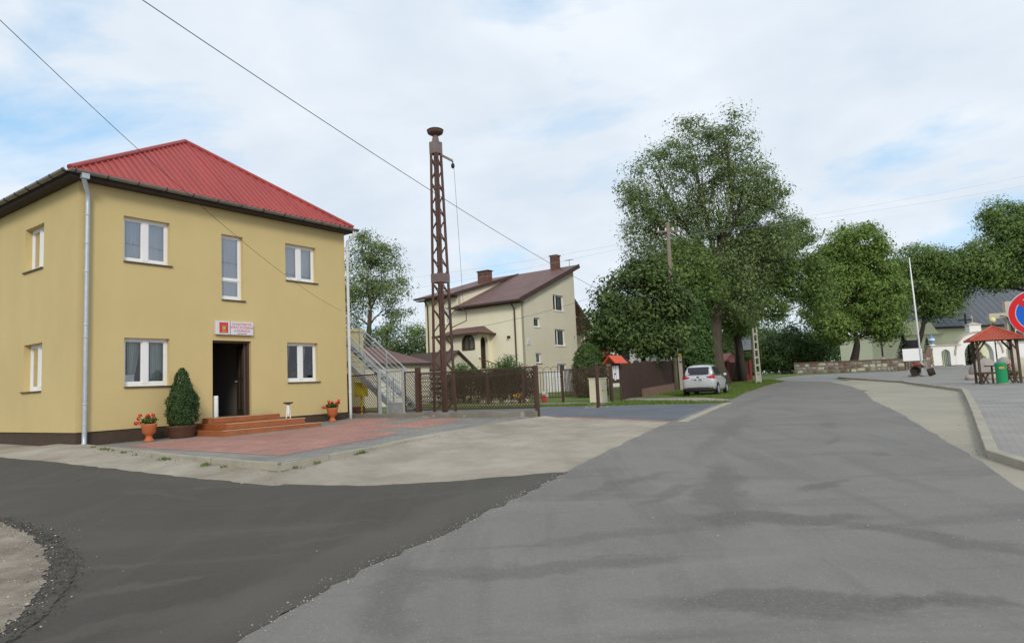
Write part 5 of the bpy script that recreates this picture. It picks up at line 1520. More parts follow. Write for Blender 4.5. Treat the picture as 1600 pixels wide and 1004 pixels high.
# rear window: curved patch just proud of the tailgate
mb = MB()
rows = [(.158, 1.075, .645), (.172, 1.17, .655), (.195, 1.28, .625), (.225, 1.38, .58), (.265, 1.455, .52)]
nx = 10
for (y, z, w_) in rows:
    for i in range(nx + 1):
        s = -1 + 2 * i / nx
        mb.v.append((s * w_, y - .018 + .055 * abs(s) ** 3, z - (.05 if z < 1.1 else 0) * (1 - abs(s)) * 0))
for j in range(len(rows) - 1):
    for i in range(nx):
        a = j * (nx + 1) + i; mb.f.append([a, a + 1, a + nx + 2, a + nx + 1]); mb.mi.append(0)
rw = mb.build('rear_window', 'darkwin', ca, smooth=True)
MB().bar((-.05, .125, 1.08), (.42, .14, 1.14), .02, .008).build('wiper', 'blackpl', rw)
MB().add([(-.52, .135, 1.13), (-.44, .135, 1.13), (-.48, .140, 1.20)], [(0, 1, 2)]).build('window_sticker', 'paper', rw)
for s in (-1, 1):
    # side glass
    for (ya, yb, nm) in ((.42, .72, 'quarter_window'), (.78, 1.55, 'side_window'), (1.62, 2.45, 'side_window')):
        def sp(y, t_):
            ys = [g[0] for g in gs]; i = max(0, min(len(ys) - 2, bisect.bisect(ys, y) - 1)); f_ = (y - ys[i]) / (ys[i + 1] - ys[i])
            zt = gs[i][1][3][1] * (1 - f_) + gs[i + 1][1][3][1] * f_ ; wb2 = .765; wt2 = gs[i][1][2][0] * (1 - f_) + gs[i + 1][1][2][0] * f_
            z = 1.06 + (zt - .08 - 1.06) * t_
            return (s * (wb2 + .022 + (wt2 - wb2) * max(0, t_ * .95)), y, z)
        mb = MB(); q = [(ya, .0), (ya + (yb - ya) * .5, 0), (yb, 0), (yb, 1), (ya + (yb - ya) * .5, 1), (ya, 1)]
        if nm == 'quarter_window': q = [(ya + .12, 0), (yb - .1, 0), (yb, 0), (yb, 1), (yb - .1, 1), (ya + .1, .85)]
        mb.add([sp(*k_) for k_ in q], [(0, 1, 4, 5), (1, 2, 3, 4)])
        mb.build(nm, 'darkwin', ca)
    # tail lamp wraps round the corner
    mb = MB(); pr2 = [(.40, .035), (.52, .035), (.64, .05), (.74, .085), (.80, .17), (.825, .34)]
    zt_ = [.965, .985, 1.0, 1.02, 1.03, 1.02]; zb_ = [.93, .895, .865, .845, .85, .93]
    for (x, y), a_, b_ in zip(pr2, zb_, zt_):
        mb.v += [(s * (x + .035), y - .03, a_), (s * (x + .02), y - .03, b_)]
    for i in range(5):
        a_ = i * 2; mb.f.append([a_, a_ + 2, a_ + 3, a_ + 1]); mb.mi.append(0)
    mb.build('tail_lamp', 'redlamp', ca)
    MB().box((min(s * .56, s * .74), .035, .40), (max(s * .56, s * .74), .07, .445)).build('rear_reflector', 'redlamp', ca)
    # mirrors
    MB().ball((s * .96, 2.35, 1.05), (.10, .07, .08), 10, 8).build('mirror', 'silver', ca, smooth=True)
    for y in (.72, 3.20):
        wa = MB().lathe([(.355, -.02), (.365, 0), (.355, .02)], (0, 0, 0), 24).xf(Matrix.Translation((s * .868, y, .33)) @ Matrix.Rotation(R(90), 4, 'Y')).build('wheel_arch', 'blackpl', ca)
        wh = MB().lathe([(.19, -.09), (.30, -.10), (.318, -.06), (.318, .06), (.30, .10), (.19, .09)], (0, 0, 0), 24).xf(Matrix.Translation((s * .80, y, .318)) @ Matrix.Rotation(R(90), 4, 'Y')).build('wheel', 'rubber', ca, smooth=True)
        MB().lathe([(.205, .0), (.205, .012), (.17, .03), (.05, .02), (.02, .035)], (0, 0, 0), 20).xf(Matrix.Translation((s * .878, y, .318)) @ Matrix.Rotation(R(90 * s), 4, 'Y')).build('rim', 'rim', wh)
# lower rear valance, plate, badge
mb = loft(MB(), [(.02, [(.60, .30), (.66, .42), (.50, .47), (0, .475)]), (.06, [(.64, .26), (.74, .42), (.55, .48), (0, .49)]), (.3, [(.70, .24), (.80, .36), (.6, .4), (0, .41)])])
mb.v = [(x, y - .045, z - .04) for x, y, z in mb.v]
mb.build('rear_valance', 'blackpl', ca, smooth=True)
pl = MB().box((-.26, -.035, .77), (.26, .02, .88)).build('number_plate', 'plate', ca)
MB().box((-.22, -.04, .795), (-.05, -.0355, .855)).build('plate_print', 'ink', pl)
MB().box((.02, -.04, .795), (.21, -.0355, .855)).build('plate_print', 'ink', pl)
MB().box((-.34, -.03, .885), (.34, .04, .91)).build('tailgate_trim', 'rim', ca)
MB().ball((0, .0, .955), (.07, .03, .03), 12, 8).build('badge', 'iron', ca)
MB().box((-.45, .30, 1.02), (-.12, .5, 1.32)).box((.14, .30, 1.02), (.45, .5, 1.32)).build('head_restraints', 'blackpl', ca)
o = MB().lathe([(.003, 0), (.003, .25)], (0, 1.9, 1.58), 6).build('aerial', 'blackpl', ca)

# ------------------------------------------------------------------ poles and wires
pA = thing('utility_pole', 'wooden utility pole on a concrete stub left of the parked car', 'utility pole', (10.72, 44.2, hz(44.2)), 0)
MB().tube([(-.12, .1, -.3), (-.10, .1, 3), (0.08, .1, 11.2)], [.20, .17, .11], 12).build('timber_pole', 'polewood', pA, smooth=True)
st_ = MB().extr([(.10, -.10, -.2), (.36, -.10, -.2), (.36, .12, -.2), (.10, .12, -.2)], (-.06, 0, 4.3)).build('concrete_stub', 'poleconc', pA, bevel=.02)
MB().cbox((.205, -.115, 2.35), (.20, .01, .30)).build('yellow_mark', 'yellowbox', st_)
MB().bar((-.75, .1, 10.6), (.9, .1, 10.6), .1, .12).build('cross_arm', 'polewood', pA)
for x in (-.6, -.1, .4, .8): MB().lathe([(.05, 0), (.06, .06), (.03, .1), (.05, .14), (.02, .2)], (x, .1, 10.66), 10).build('insulator', 'white', pA)
pB = thing('concrete_pole', 'pale slotted concrete pole standing on the green verge', 'utility pole', (18.1, 50.0, hz(50)), .3)
mb = MB()
for s in (-1, 1): mb.extr([(s * .20 - .05, -.06, -.3), (s * .20 + .05, -.06, -.3), (s * .20 + .05, .06, -.3), (s * .20 - .05, .06, -.3)], (-s * .05, 0, 4.4))
mb.build('shafts', 'poleconc', pB)
for i in range(7):
    z = .1 + i * .58; w_ = .40 - .10 * z / 4.1
    MB().box((-w_ / 2, -.05, z), (w_ / 2, .05, z + (.5 if i == 0 else .14))).build('web', 'poleconc', pB)
tf = thing('transformer_frame', 'grey transformer box on a splayed two-legged pole behind the verge', 'transformer', (21.0, 61.0, hz(61)), 0)
for s in (-1, 1): MB().tube([(s * .95, 0, -.2), (s * .25, 0, 8.5)], [.13, .10], 8).build('leg', 'polewood', tf)
MB().box((-.5, -.4, 2.6), (.55, .4, 3.9)).build('transformer', 'galv', tf, bevel=.03)
MB().bar((-.7, 0, 2.5), (.75, 0, 2.5), .12).build('bearer', 'brownmetal', tf)
def wire(name, label, p, q, sag, r=.012, n=24, t0=0.0):
    p = Vector(p); q = Vector(q)
    ts = [t0 + (1 - t0) * i / n for i in range(n + 1)]
    pts = [p + (q - p) * t_ - Vector((0, 0, sag * 4 * t_ * (1 - t_))) for t_ in ts]
    return tag(MB().tube(pts, r, 5).build(name, 'galv' if name == 'power_line' else 'wire'), label, 'cable')
wire('service_cable', 'thin cable running down across the station roof to its right corner', (-4.2, 2.6, 5.42), tuple(G(8.1, .02, 3.75)), .42, .0036)
wire('overhead_cable', 'dark overhead cable crossing the sky from top left past the tower', (-5.6, 10.0, 7.9), (10.3, 44.2, 5.41), .60, .008, t0=-.45)
for k_, (z_, x_, lb) in enumerate(((11.2, .4, 'upper pale power line from the wooden pole to the left'), (10.9, -.1, 'lower pale power line from the wooden pole to the left'))):
    wire('power_line', lb, (10.55 + x_, 44.3, z_), (-30, 62 + k_ * 2, 11.4 - k_ * 1.3), .9, .006)
wire('power_line', 'upper power line from the wooden pole out to the right', (11.35, 44.3, 11.0), (75, 62, 24.0), .8, .006)
wire('power_line', 'lower power line from the wooden pole out to the right', (10.9, 44.3, 10.9), (75, 63, 22.6), .8, .006)
wire('phone_cable', 'thin cable from the siren tower to the wooden pole', tuple(C0 + U * 10.3 + W * -3.5 + Vector((0, 0, 2.9))), (10.5, 44.2, 9.3), .5, .006)

# ------------------------------------------------------------------ shop behind the fence
sp_ = thing('white_shop', 'white shop with dark red gable half hidden behind the chestnut', 'building', (9.6, 56.0, hz(56)), .15)
MB().box((-1.5, 0, -.3), (3.6, 7, 4.3)).build('wall', 'whitewash', sp_)
MB().box((3.6, .5, -.3), (5.0, 7, 4.3)).build('red_boarding', 'brickred', sp_)
mb = MB().extr([(-2.2, -.5, 4.2), (1.6, -.5, 6.6), (5.6, -.5, 4.2), (5.6, -.5, 4.4), (1.6, -.5, 6.85), (-2.2, -.5, 4.4)], (0, 8, 0)); mb.build('roof', 'brickred', sp_)
MB().box((-.9, -.04, 2.2), (.1, -.003, 3.3)).build('window', 'darkwin', sp_)
MB().extr([(-1.5, 0, 4.3), (3.6, 0, 4.3), (3.6, 0, 5.35), (1.6, 0, 6.55), (-1.5, 0, 4.6)], (0, 6.9, 0)).build('gable', 'whitewash', sp_)
bn = thing('shop_banner', 'white and pink shop banner with dark lettering above the boarded fence', 'banner', (11.6, 50.2, 3.72), .12)
MB().box((-.1, 0, -.32), (1.70, .03, .45)).build('panel', 'signwhite', bn)
MB().box((-.05, -.008, .05), (1.2, -.001, .28)).build('pink_field', 'pinkroof', bn)
MB().box((-.08, -.008, -.30), (.45, -.001, -.20)).build('yellow_stripe', 'yellowbox', bn)
MB().box((.85, -.009, -.30), (1.25, -.001, -.10)).build('green_patch', 'bingreen', bn)
MB().box((1.25, -.009, -.28), (1.60, -.001, -.21)).build('yellow_stripe', 'yellowbox', bn)
MB().add([(.95, -.012, .12), (1.3, -.012, .12), (1.12, -.012, .40)], [(0, 1, 2)]).build('yellow_mark', 'yellowbox', bn)
text_mesh('KORZELA', .34, 'lettering', 'ink', bn, Matrix.Translation((.80, -.012, -.08)) @ RX)
for x in (0.0, 1.6): MB().tube([(x, .06, -.3), (x, .06, -2.9)], .035, 8).build('post', 'brownmetal', bn)
MB().box((.0, -.004, -.80), (1.05, .02, -.38)).build('lower_panel', 'sandstone', bn)
# red fence and faded red canopy farther on
rf = thing('red_fence', 'dark red fence with pillars behind the tree trunk on the verge', 'fence', (16.9, 56.2, hz(56)), .45)
for i in range(4): MB().box((i * 1.25 - .14, -.14, -.3), (i * 1.25 + .14, .14, 1.75)).build('pillar', 'brickred', rf)
for i in range(3):
    MB().box((i * 1.25 + .16, -.02, .55), (i * 1.25 + 1.09, .02, 1.6)).build('panel', 'fencewood', rf)
    MB().box((i * 1.25 + .16, -.08, -.2), (i * 1.25 + 1.09, .08, .52)).build('base_wall', 'brickred', rf)
rc = thing('red_canopy', 'faded red canopy roof behind the red fence', 'canopy', (19.6, 61.5, hz(60)), .3); rc.scale = (.55, .55, .85)
mb = MB().extr([(-1.6, -1.2, 1.75), (0, -1.2, 2.75), (1.6, -1.2, 1.75), (1.6, -1.2, 1.85), (0, -1.2, 2.87), (-1.6, -1.2, 1.85)], (0, 2.4, 0))
mb.add([(-1.6, -1.2, 1.75), (1.6, -1.2, 1.75), (1.4, -1.5, 1.7), (0, -1.2, 2.75)], [(0, 1, 3)])
mb.build('roof', 'pinkroof', rc)
for sx_ in (-1, 1):
    for sy_ in (-1, 1): MB().box((sx_ * 1.3 - .06, sy_ * 1.0 - .06, -.3), (sx_ * 1.3 + .06, sy_ * 1.0 + .06, 1.9)).build('post', 'wood', rc)

# ------------------------------------------------------------------ right side: square, gazebo, church
SQ = .11
gz = thing('gazebo', 'open wooden gazebo with red tiled pyramid roof on the square', 'gazebo', (20.22, 28.2, hz(28.2) + SQ), R(-27.6))
for (x, y) in ((-1.02, -1), (1.02, -1), (-1.02, 1), (1.02, 1)):
    MB().box((x - .07, y - .07, -.05), (x + .07, y + .07, 1.80)).build('post', 'wood', gz, bevel=.01)
mb = MB()
for x, y in ((-1, -1), (1, -1), (-1, 1), (1, 1)):
    MB().bar((x, y, 1.35), (x * .55, y, 1.78), .07, .09).build('brace', 'wood', gz)
    MB().bar((x, y, 1.35), (x, y * .55, 1.78), .07, .09).build('brace', 'wood', gz)
for a, b in (((-1.15, -1), (1.15, -1)), ((-1.15, 1), (1.15, 1)), ((-1, -1.15), (-1, 1.15)), ((1, -1.15), (1, 1.15))):
    MB().bar((*a, 1.84), (*b, 1.84), .09, .12).build('beam', 'wood', gz)
ap = 2.34; ew = 1.42
cor = [(-ew, -ew), (ew, -ew), (ew, ew), (-ew, ew)]
rfm = MB()
nr = 5
for f in range(4):
    a, b = Vector((*cor[f], 1.78)), Vector((*cor[(f + 1) % 4], 1.78)); top = Vector((0, 0, ap))
    for r_ in range(nr):
        t0, t1 = r_ / nr, (r_ + 1) / nr
        lift = Vector((0, 0, .035))
        p0, p1, p2, p3 = a.lerp(top, t0) + lift, b.lerp(top, t0) + lift, b.lerp(top, t1), a.lerp(top, t1)
        q0, q1 = a.lerp(top, t0), b.lerp(top, t0)
        rfm.add([p0, p1, p2, p3, q0, q1], [(0, 1, 2, 3), (4, 5, 1, 0)])
        k = int(14 * (1 - t0)) + 1
        for i in range(k):
            s0 = (i + .5) / k
            rfm.bar(p0.lerp(p1, s0) + Vector((0, 0, .01)), p3.lerp(p2, s0) + Vector((0, 0, .01)), .07, .03)
gr = rfm.build('roof', 'gaztile', gz)
for f in range(4):
    a = Vector((*cor[f], 1.82)); MB().tube([a, Vector((0, 0, ap + .04))], .055, 7).build('ridge_tile', 'gaztile', gr)
for y in (-.95, .95):
    bn_ = MB().box((-.95, y - .18, .40), (.95, y + .18, .46)).build('bench_seat', 'wood', gz)
    for x in (-.75, .75): MB().bar((x - .15, y, 0), (x + .15, y, .4), .08).bar((x + .15, y, 0), (x - .15, y, .4), .08).build('bench_leg', 'wood', gz)
MB().box((-.6, -.4, .70), (.6, .4, .75)).build('table_top', 'wood', gz)
MB().box((-.3, -.06, 0), (-.2, .06, .7)).box((.2, -.06, 0), (.3, .06, .7)).build('table_leg', 'wood', gz)
gz.scale = (.66, .66, 1.0)
bi = thing('litter_bin', 'green litter bin with yellow label in front of the gazebo', 'bin', (19.35, 26.75, hz(26.75) + SQ), R(-30)); bi.scale = (.80, .80, .90)
MB().lathe([(.235, .03), (.245, .06), (.245, .78), (.25, .80), (.25, .90), (.22, .94), (.02, .96)], (0, 0, 0), 20, sx=1, sy=.85).build('body', 'bingreen', bi, smooth=False)
MB().lathe([(.27, 0), (.27, .035), (.2, .04)], (0, 0, 0), 20).build('base', 'concrete', bi)
MB().box((-.10, -.235, .66), (.12, -.20, .76)).build('label', 'gold', bi)
# boulders, stump planters
def boulder(label, loc, r_, seed, m_='stone'):
    rr = np.random.default_rng(seed)
    bm = bmesh.new(); bmesh.ops.create_icosphere(bm, subdivisions=3, radius=1)
    ph = rr.uniform(0, 6, 6)
    for v in bm.verts:
        c = v.co.copy(); k = 1 + .13 * math.sin(c.x * 3 + ph[0]) * math.sin(c.y * 2.5 + ph[1]) + .08 * math.sin(c.z * 4 + ph[2]) + .05 * math.sin(c.x * 7 + c.y * 5 + ph[3])
        v.co = Vector((c.x * r_[0] * k, c.y * r_[1] * k, max(-.3, c.z * k) * r_[2]))
    me = bpy.data.meshes.new('boulder'); bm.to_mesh(me); bm.free(); me.materials.append(MT[m_])
    for p_ in me.polygons: p_.use_smooth = True
    o = bpy.data.objects.new('boulder', me); COL.objects.link(o); o.location = loc
    return tag(o, label, 'boulder', 'boulders behind the gazebo')
zb = hz(36) + SQ
boulder('largest domed grey boulder behind the gazebo bench', (25.1, 36.0, zb + .2), (.62, .55, .95), 1)
boulder('rounded boulder at the right picture edge behind the gazebo', (27.4, 36.4, zb + .2), (.70, .6, .75), 2, 'sandstone')
boulder('dark flat boulder in front of the right-hand stones', (26.4, 36.3, zb + .2), (.45, .5, .85), 3)
boulder('low grey boulder seen left inside the gazebo', (24.0, 35.4, zb + .05), (.30, .26, .22), 4)
boulder('pale yellowish flat boulder behind the green bin', (24.6, 34.4, zb + .1), (.40, .3, .28), 5, 'sandstone')
sheet('stone_bed_grass', [(24.5, 36.5), (26.3, 34.6), (34, 36), (34, 41), (27, 40)], .13, 'grass')
bm_ = bush('boulder_flowers', 'red flowers among the boulders behind the gazebo', (25.7, 35.1, zb), [(0, 0, .35, .3, .25, .3, 18)], 'dark', .08, 40, .1, 'flowers')
q = rdir(50) * np.array([.28, .2, .1]) + np.array([0, 0, .66])
leaves_obj('blossom', q, rdir(50), rng.uniform(.06, .12, 50), MT['redflower'], bm_, .9)
sk = thing('stump_planter', 'dark hollow log planter with red flowers at the flagpole foot', 'planter', (27.6, 45.6, hz(45.6) + SQ), R(-30))
MB().lathe([(.30, 0), (.33, .1), (.31, .45), (.34, .52), (.26, .52), (.24, .3)], (0, 0, 0), 12).xf(Matrix.Translation((-.35, 0, .32)) @ Matrix.Rotation(R(80), 4, 'X')).build('log', 'barkdark', sk)
MB().lathe([(.22, 0), (.26, .1), (.24, .42), (.18, .42), (.16, .3)], (0, 0, 0), 12).xf(Matrix.Translation((.35, .05, .22)) @ Matrix.Rotation(R(75), 4, 'Y')).build('log', 'barkdark', sk)
MB().ball((.0, -.3, .1), (.22, .14, .13), 9, 6).ball((-.62, -.25, .06), (.25, .1, .07), 9, 6).build('stones', 'stone', sk)
q = rdir(80) * np.array([.25, .2, .1]) + np.array([-.2, 0, .78]); leaves_obj('blossom', q, rdir(80), rng.uniform(.06, .11, 80), MT['redflower'], sk, .9)
q = rdir(160) * np.array([.3, .25, .12]) + np.array([-.15, 0, .66]); leaves_obj('foliage', q, rdir(160), rng.uniform(.06, .11, 160), 'dark', sk, .9)
fp = thing('flagpole', 'tall thin white flagpole in front of the stone churchyard wall', 'flagpole', (33.6, 55.4, hz(55.4) + SQ), 0)
MB().tube([(0, 0, -.1), (-.05, 0, 5), (-.12, 0, 9.4)], [.085, .065, .04], 10).build('pole', 'white', fp, smooth=True)
MB().ball((-.12, 0, 9.45), .07).build('finial', 'white', fp)
ib = thing('information_board', 'blank white information board by the stone wall', 'notice board', (35.2, 60.6, hz(60.6)), R(-12))
MB().box((-.05, 0, .95), (1.55, .06, 2.05)).build('panel', 'white', ib)
MB().box((-.08, -.01, .86), (1.58, .07, .945)).box((-.08, -.01, 2.055), (1.58, .07, 2.11)).build('frame', 'wood', ib)
for x in (.1, 1.4): MB().box((x - .05, .07, -.2), (x + .05, .15, 1.9)).build('leg', 'wood', ib)

# stone churchyard wall
def stone_wall(name, label, pts, H, seed):
    r_ = random.Random(seed)
    t = thing(name, label, 'wall', (pts[0][0], pts[0][1], hz(pts[0][1])), 0)
    ox, oy, oz = t.location
    core = MB(); stn = MB(); cop = MB()
    mats_ = ['stone', 'sandstone', 'copingred', 'oldconc']
    for (p, q) in zip(pts[:-1], pts[1:]):
        P = Vector((p[0] - ox, p[1] - oy, hz(p[1]) - oz)); Q = Vector((q[0] - ox, q[1] - oy, hz(q[1]) - oz)); h0, h1 = p[2] if len(p) > 2 else H, q[2] if len(q) > 2 else H
        d = Q - P; L = d.length; D = d.normalized(); nn = Vector((D.y, -D.x, 0))
        core.add([P - nn * .2 - Vector((0, 0, .3)), Q - nn * .2 - Vector((0, 0, .3)), Q - nn * .2 + Vector((0, 0, h1)), P - nn * .2 + Vector((0, 0, h0)),
                  P + nn * .2 - Vector((0, 0, .3)), Q + nn * .2 - Vector((0, 0, .3)), Q + nn * .2 + Vector((0, 0, h1)), P + nn * .2 + Vector((0, 0, h0))],
                 [(0, 1, 2, 3), (7, 6, 5, 4), (0, 4, 5, 1), (3, 2, 6, 7), (0, 3, 7, 4), (1, 5, 6, 2)])
        z = 0.0; row = 0
        while z < max(h0, h1) - .1:
            rh = r_.uniform(.26, .46); s = r_.uniform(-.4, 0)
            while s < L:
                sw = r_.uniform(.22, .85)
                a, b = max(0, s) + .015, min(L, s + sw) - .015
                hh = h0 + (h1 - h0) * (s / L)
                if b - a > .08 and z + .1 < hh:
                    c = P + D * ((a + b) / 2) + nn * .2 + Vector((0, 0, z + min(rh, hh - z) / 2 + r_.uniform(-.05, .05))); hw = (b - a) / 2; hhh = min(rh, hh - z) / 2 * r_.uniform(.75, 1.1)
                    k = 7; ring = []
                    for j in range(k):
                        an = 2 * math.pi * j / k + r_.uniform(-.2, .2)
                        cx_ = math.copysign(abs(math.cos(an)) ** .6, math.cos(an)) * hw * r_.uniform(.85, 1.02); cz_ = math.copysign(abs(math.sin(an)) ** .6, math.sin(an)) * hhh * r_.uniform(.85, 1.02)
                        ring.append((cx_, cz_))
                    pr = r_.uniform(.03, .07)
                    vs = [c + D * x + Vector((0, 0, zz)) for x, zz in ring] + [c + D * x * .72 + Vector((0, 0, zz * .72)) + nn * pr for x, zz in ring]
                    stn.add(vs, [(j, (j + 1) % k, k + (j + 1) % k, k + j) for j in range(k)] + [tuple(range(k, 2 * k))], r_.choice([0, 0, 1, 2, 2, 3]))
                s += sw
            z += rh
        m = max(1, int(L / .5))
        for i in range(m):
            a = P + D * (L * i / m) + Vector((0, 0, h0 + (h1 - h0) * i / m + .035)); b = P + D * (L * (i + 1) / m - .012) + Vector((0, 0, h0 + (h1 - h0) * (i + 1) / m + .035 + r_.uniform(-.008, .008)))
            cop.bar(a, b, .56, .075)
    core.build('core', 'oldconc', t)
    o = stn.build('stonework', mats_, t); o['kind'] = 'stuff'
    o = cop.build('coping', 'copingred', t); o['kind'] = 'stuff'
    return t
stone_wall('stone_wall', 'long fieldstone churchyard wall with tiled coping beyond the road', [(29.4, 70.4), (33.6, 67.2), (38.1, 65.2), (41.2, 67.6)], 1.08, 3)
stone_wall('stone_wall', 'short fieldstone wall sweeping up to the white church gate', [(41.2, 67.6, 1.08), (43.0, 69.6, 1.35), (44.6, 71.8, 2.0)], 1.1, 5)

# church gate
cg = thing('church_gate', 'whitewashed church gate with round arch and small bell turret', 'gate', (49.7, 72.0, hz(72) - .05), 0)
def gate_side(sx_):
    mb = MB()
    a, b = (-5.05, -1.85) if sx_ < 0 else (1.85, 5.05)
    h0 = a + 1.05; h1 = h0 + .95
    arch_wall(mb, lambda s, z, d: (s, -.3 + d, z), a, b, 0, 2.30, h0, h1, 0.0, 1.45, d=.6)
    for x in (a, b): mb.add([(x, -.3, 0), (x, .3, 0), (x, .3, 2.3), (x, -.3, 2.3)], [(0, 1, 2, 3)])
    w_ = mb.build('side_wall', 'whitewash', cg)
    MB().box((a - .1, -.42, 2.30), (b, .42, 2.42)).build('cornice', 'sandstone', w_)
    MB().box((a - .03, -.36, -.1), (h0 + .0, .36, .22)).build('brick_foot', 'copingred', w_)
    MB().box((h1, -.36, -.1), (b + .03, .36, .22)).build('brick_foot', 'copingred', w_)
    for i in range(5): MB().bar((h0 + .12 + i * .18, 0, .1), (h0 + .12 + i * .18, 0, 1.7), .03).build('door_bar', 'iron', w_)
    o = MB().lathe([(.12, 0), (.16, .08), (.06, .16), (.22, .38), (.30, .62), (.22, .86), (.08, .96), (.10, 1.04), (.02, 1.2)], (a + .35, 0, 2.42), 14).build('blue_white_ornament', 'bluewhite', w_, smooth=True)
    MB().lathe([(.30, .0), (.26, .09), (.14, .12)], (a + .35, 0, 2.421), 12).lathe([(.295, .50), (.312, .60), (.27, .72)], (a + .35, 0, 2.42), 14).build('white_band', 'white', o)
gate_side(-1); gate_side(1)
mb = MB(); n = 20
ro, ri = 2.55, 1.55; zc = .95
oc = [(-ro * math.cos(math.pi * k / n), 1.25 + 2.35 * math.sin(math.pi * k / n)) for k in range(n + 1)]
ic = [(-ri * math.cos(math.pi * k / n), 1.25 + 1.45 * math.sin(math.pi * k / n)) for k in range(n + 1)]
for y in (-.34, .34):
    for k in range(n):
        mb.add([(oc[k][0], y, oc[k][1]), (oc[k + 1][0], y, oc[k + 1][1]), (ic[k + 1][0], y, ic[k + 1][1]), (ic[k][0], y, ic[k][1])], [(0, 1, 2, 3)])
for c_ in (ic,):
    for k in range(n): mb.add([(c_[k][0], -.34, c_[k][1]), (c_[k + 1][0], -.34, c_[k + 1][1]), (c_[k + 1][0], .34, c_[k + 1][1]), (c_[k][0], .34, c_[k][1])], [(0, 1, 2, 3)])
for s in (-1, 1):
    lo, hi = sorted((s * ri, s * 2.5)); mb.box((lo, -.34, 0), (hi, .34, 1.25))
aw = mb.build('arch', 'whitewash', cg)
mb = MB()
for k in range(n): mb.bar((oc[k][0], 0, oc[k][1] + .05), (oc[k + 1][0], 0, oc[k + 1][1] + .05), .95, .13)
mb.build('arch_coping', 'sandstone', aw)
tu = MB().box((-.75, -.36, 3.55), (.5, .36, 4.38)).build('bell_turret', 'whitewash', cg)
MB().box((-.85, -.45, 4.38), (.6, .45, 4.47)).build('turret_cornice', 'sandstone', tu)
mb = MB(); mb.add([(-.8, -.42, 4.47), (.55, -.42, 4.47), (.55, .42, 4.47), (-.8, .42, 4.47), (-.12, 0, 4.72)], [(0, 1, 4), (1, 2, 4), (2, 3, 4), (3, 0, 4)]); mb.build('turret_cap', 'sandstone', tu)
MB().bar((-.12, 0, 4.7), (-.12, 0, 5.5), .06).bar((-.32, 0, 5.25), (.08, 0, 5.25), .05).build('turret_cross', 'sandstone', tu)

# church
chu = thing('church', 'pale yellow church with dark slate roof behind the gate', 'church', (58.6, 95, 1.45), .06)
MB().box((0, 0, -.3), (34, 13, 5.6)).build('wall', 'churchy', chu)
mb = MB()
eo = .6
e = [(-eo, -eo, 5.5), (34, -eo, 5.5), (34, 13.6, 5.5), (-eo, 13.6, 5.5)]; r_ = [(6.0, 6.5, 12.2), (34, 6.5, 12.2)]
mb.add(e + r_, [(0, 1, 5, 4), (2, 3, 4, 5), (3, 0, 4)])
crf = mb.build('roof', 'slate', chu)
MB().bar((-eo, -eo, 5.42), (34, -eo, 5.42), .2, .3).build('eaves', 'iron', crf)
for i in range(34): MB().bar((i * 1.0 + .2, -eo - .02, 5.56), (max(i * 1.0 + .2, 6.0) if i > 6 else i + .2, (6.5 if i > 6 else -eo + (6.5 + eo) * (i + .8) / 6.6) - .02, 12.26 if i > 6 else 5.56 + 6.7 * (i + .8) / 6.6), .035, .02).build('standing_seam', 'slate', crf)
for x in (9.5, 13.5, 17.5): 
    w_ = MB().box((x, -.03, 2.2), (x + 1.1, .0, 4.6)).build('window', 'darkwin', chu)
    MB().box((x - .1, -.10, 2.05), (x + 1.2, -.0, 2.19)).build('window_sill', 'sandstone', w_)
sa = thing('church_sacristy', 'low cream sacristy with one dark window left of the church', 'building', (48.2, 90.0, 1.45), .05)
MB().box((0, 0, -.3), (9.8, 8, 4.3)).build('wall', 'churchy', sa)
mb = MB(); mb.add([(2.5, -.06, 4.3), (9.4, -.06, 4.3), (8.2, -.06, 6.2), (5.2, -.06, 6.2)], [(0, 1, 2, 3)]); mb.extr([(2.5, -.05, 4.45), (9.4, -.05, 4.45), (8.2, -.05, 6.3), (5.2, -.05, 6.3)], (0, 6, 0)); mb.build('gable', 'churchy', sa)
MB().box((-.2, -.2, 4.3), (10, 8.2, 4.42)).build('cornice', 'sandstone', sa)
w_ = MB().box((4.7, -.05, 2.0), (6.2, .0, 3.7)).build('window', 'darkwin', sa)
MB().box((4.6, -.1, 1.9), (6.3, -.0, 2.0)).build('window_sill', 'sandstone', sa)
# crosses
def cross(name, label, loc, h, arm, th, az, m_, base=None):
    t = thing(name, label, 'cross', loc, 0)
    MB().box((-th / 2, -th / 2, 0), (th / 2, th / 2, h)).build('upright', m_, t)
    MB().box((-arm / 2, -th / 2 - .003, az - th / 2), (arm / 2, th / 2 + .003, az + th / 2)).build('crossbar', m_, t)
    if base: MB().lathe(base, (0, 0, -.3), 10).build('pedestal', 'stone', t)
    return t
cross('wooden_cross', 'thin dark cross on a stone pedestal before the sacristy', (44.0, 80, 1.3), 4.1, 1.5, .14, 3.5, 'iron', [(.55, 0), (.60, .9), (.5, 1.5), (.15, 1.9)])
cross('iron_cross', 'tall black cross behind the church gate arch', (54.3, 80, 1.3), 6.4, 1.6, .16, 5.55, 'iron')
sx = thing('stone_crucifix', 'large pale stone cross with bronze figure behind the gazebo', 'cross', (40.9, 55.0, hz(55) + SQ), R(-8))
MB().box((-.28, -.2, -.2), (.28, .2, 5.45)).build('upright', 'sandstone', sx)
MB().box((-1.55, -.205, 4.08), (1.55, .205, 4.52)).build('crossbar', 'sandstone', sx)
MB().box((-.7, -.6, -.3), (.7, .6, .6)).build('pedestal', 'stone', sx)
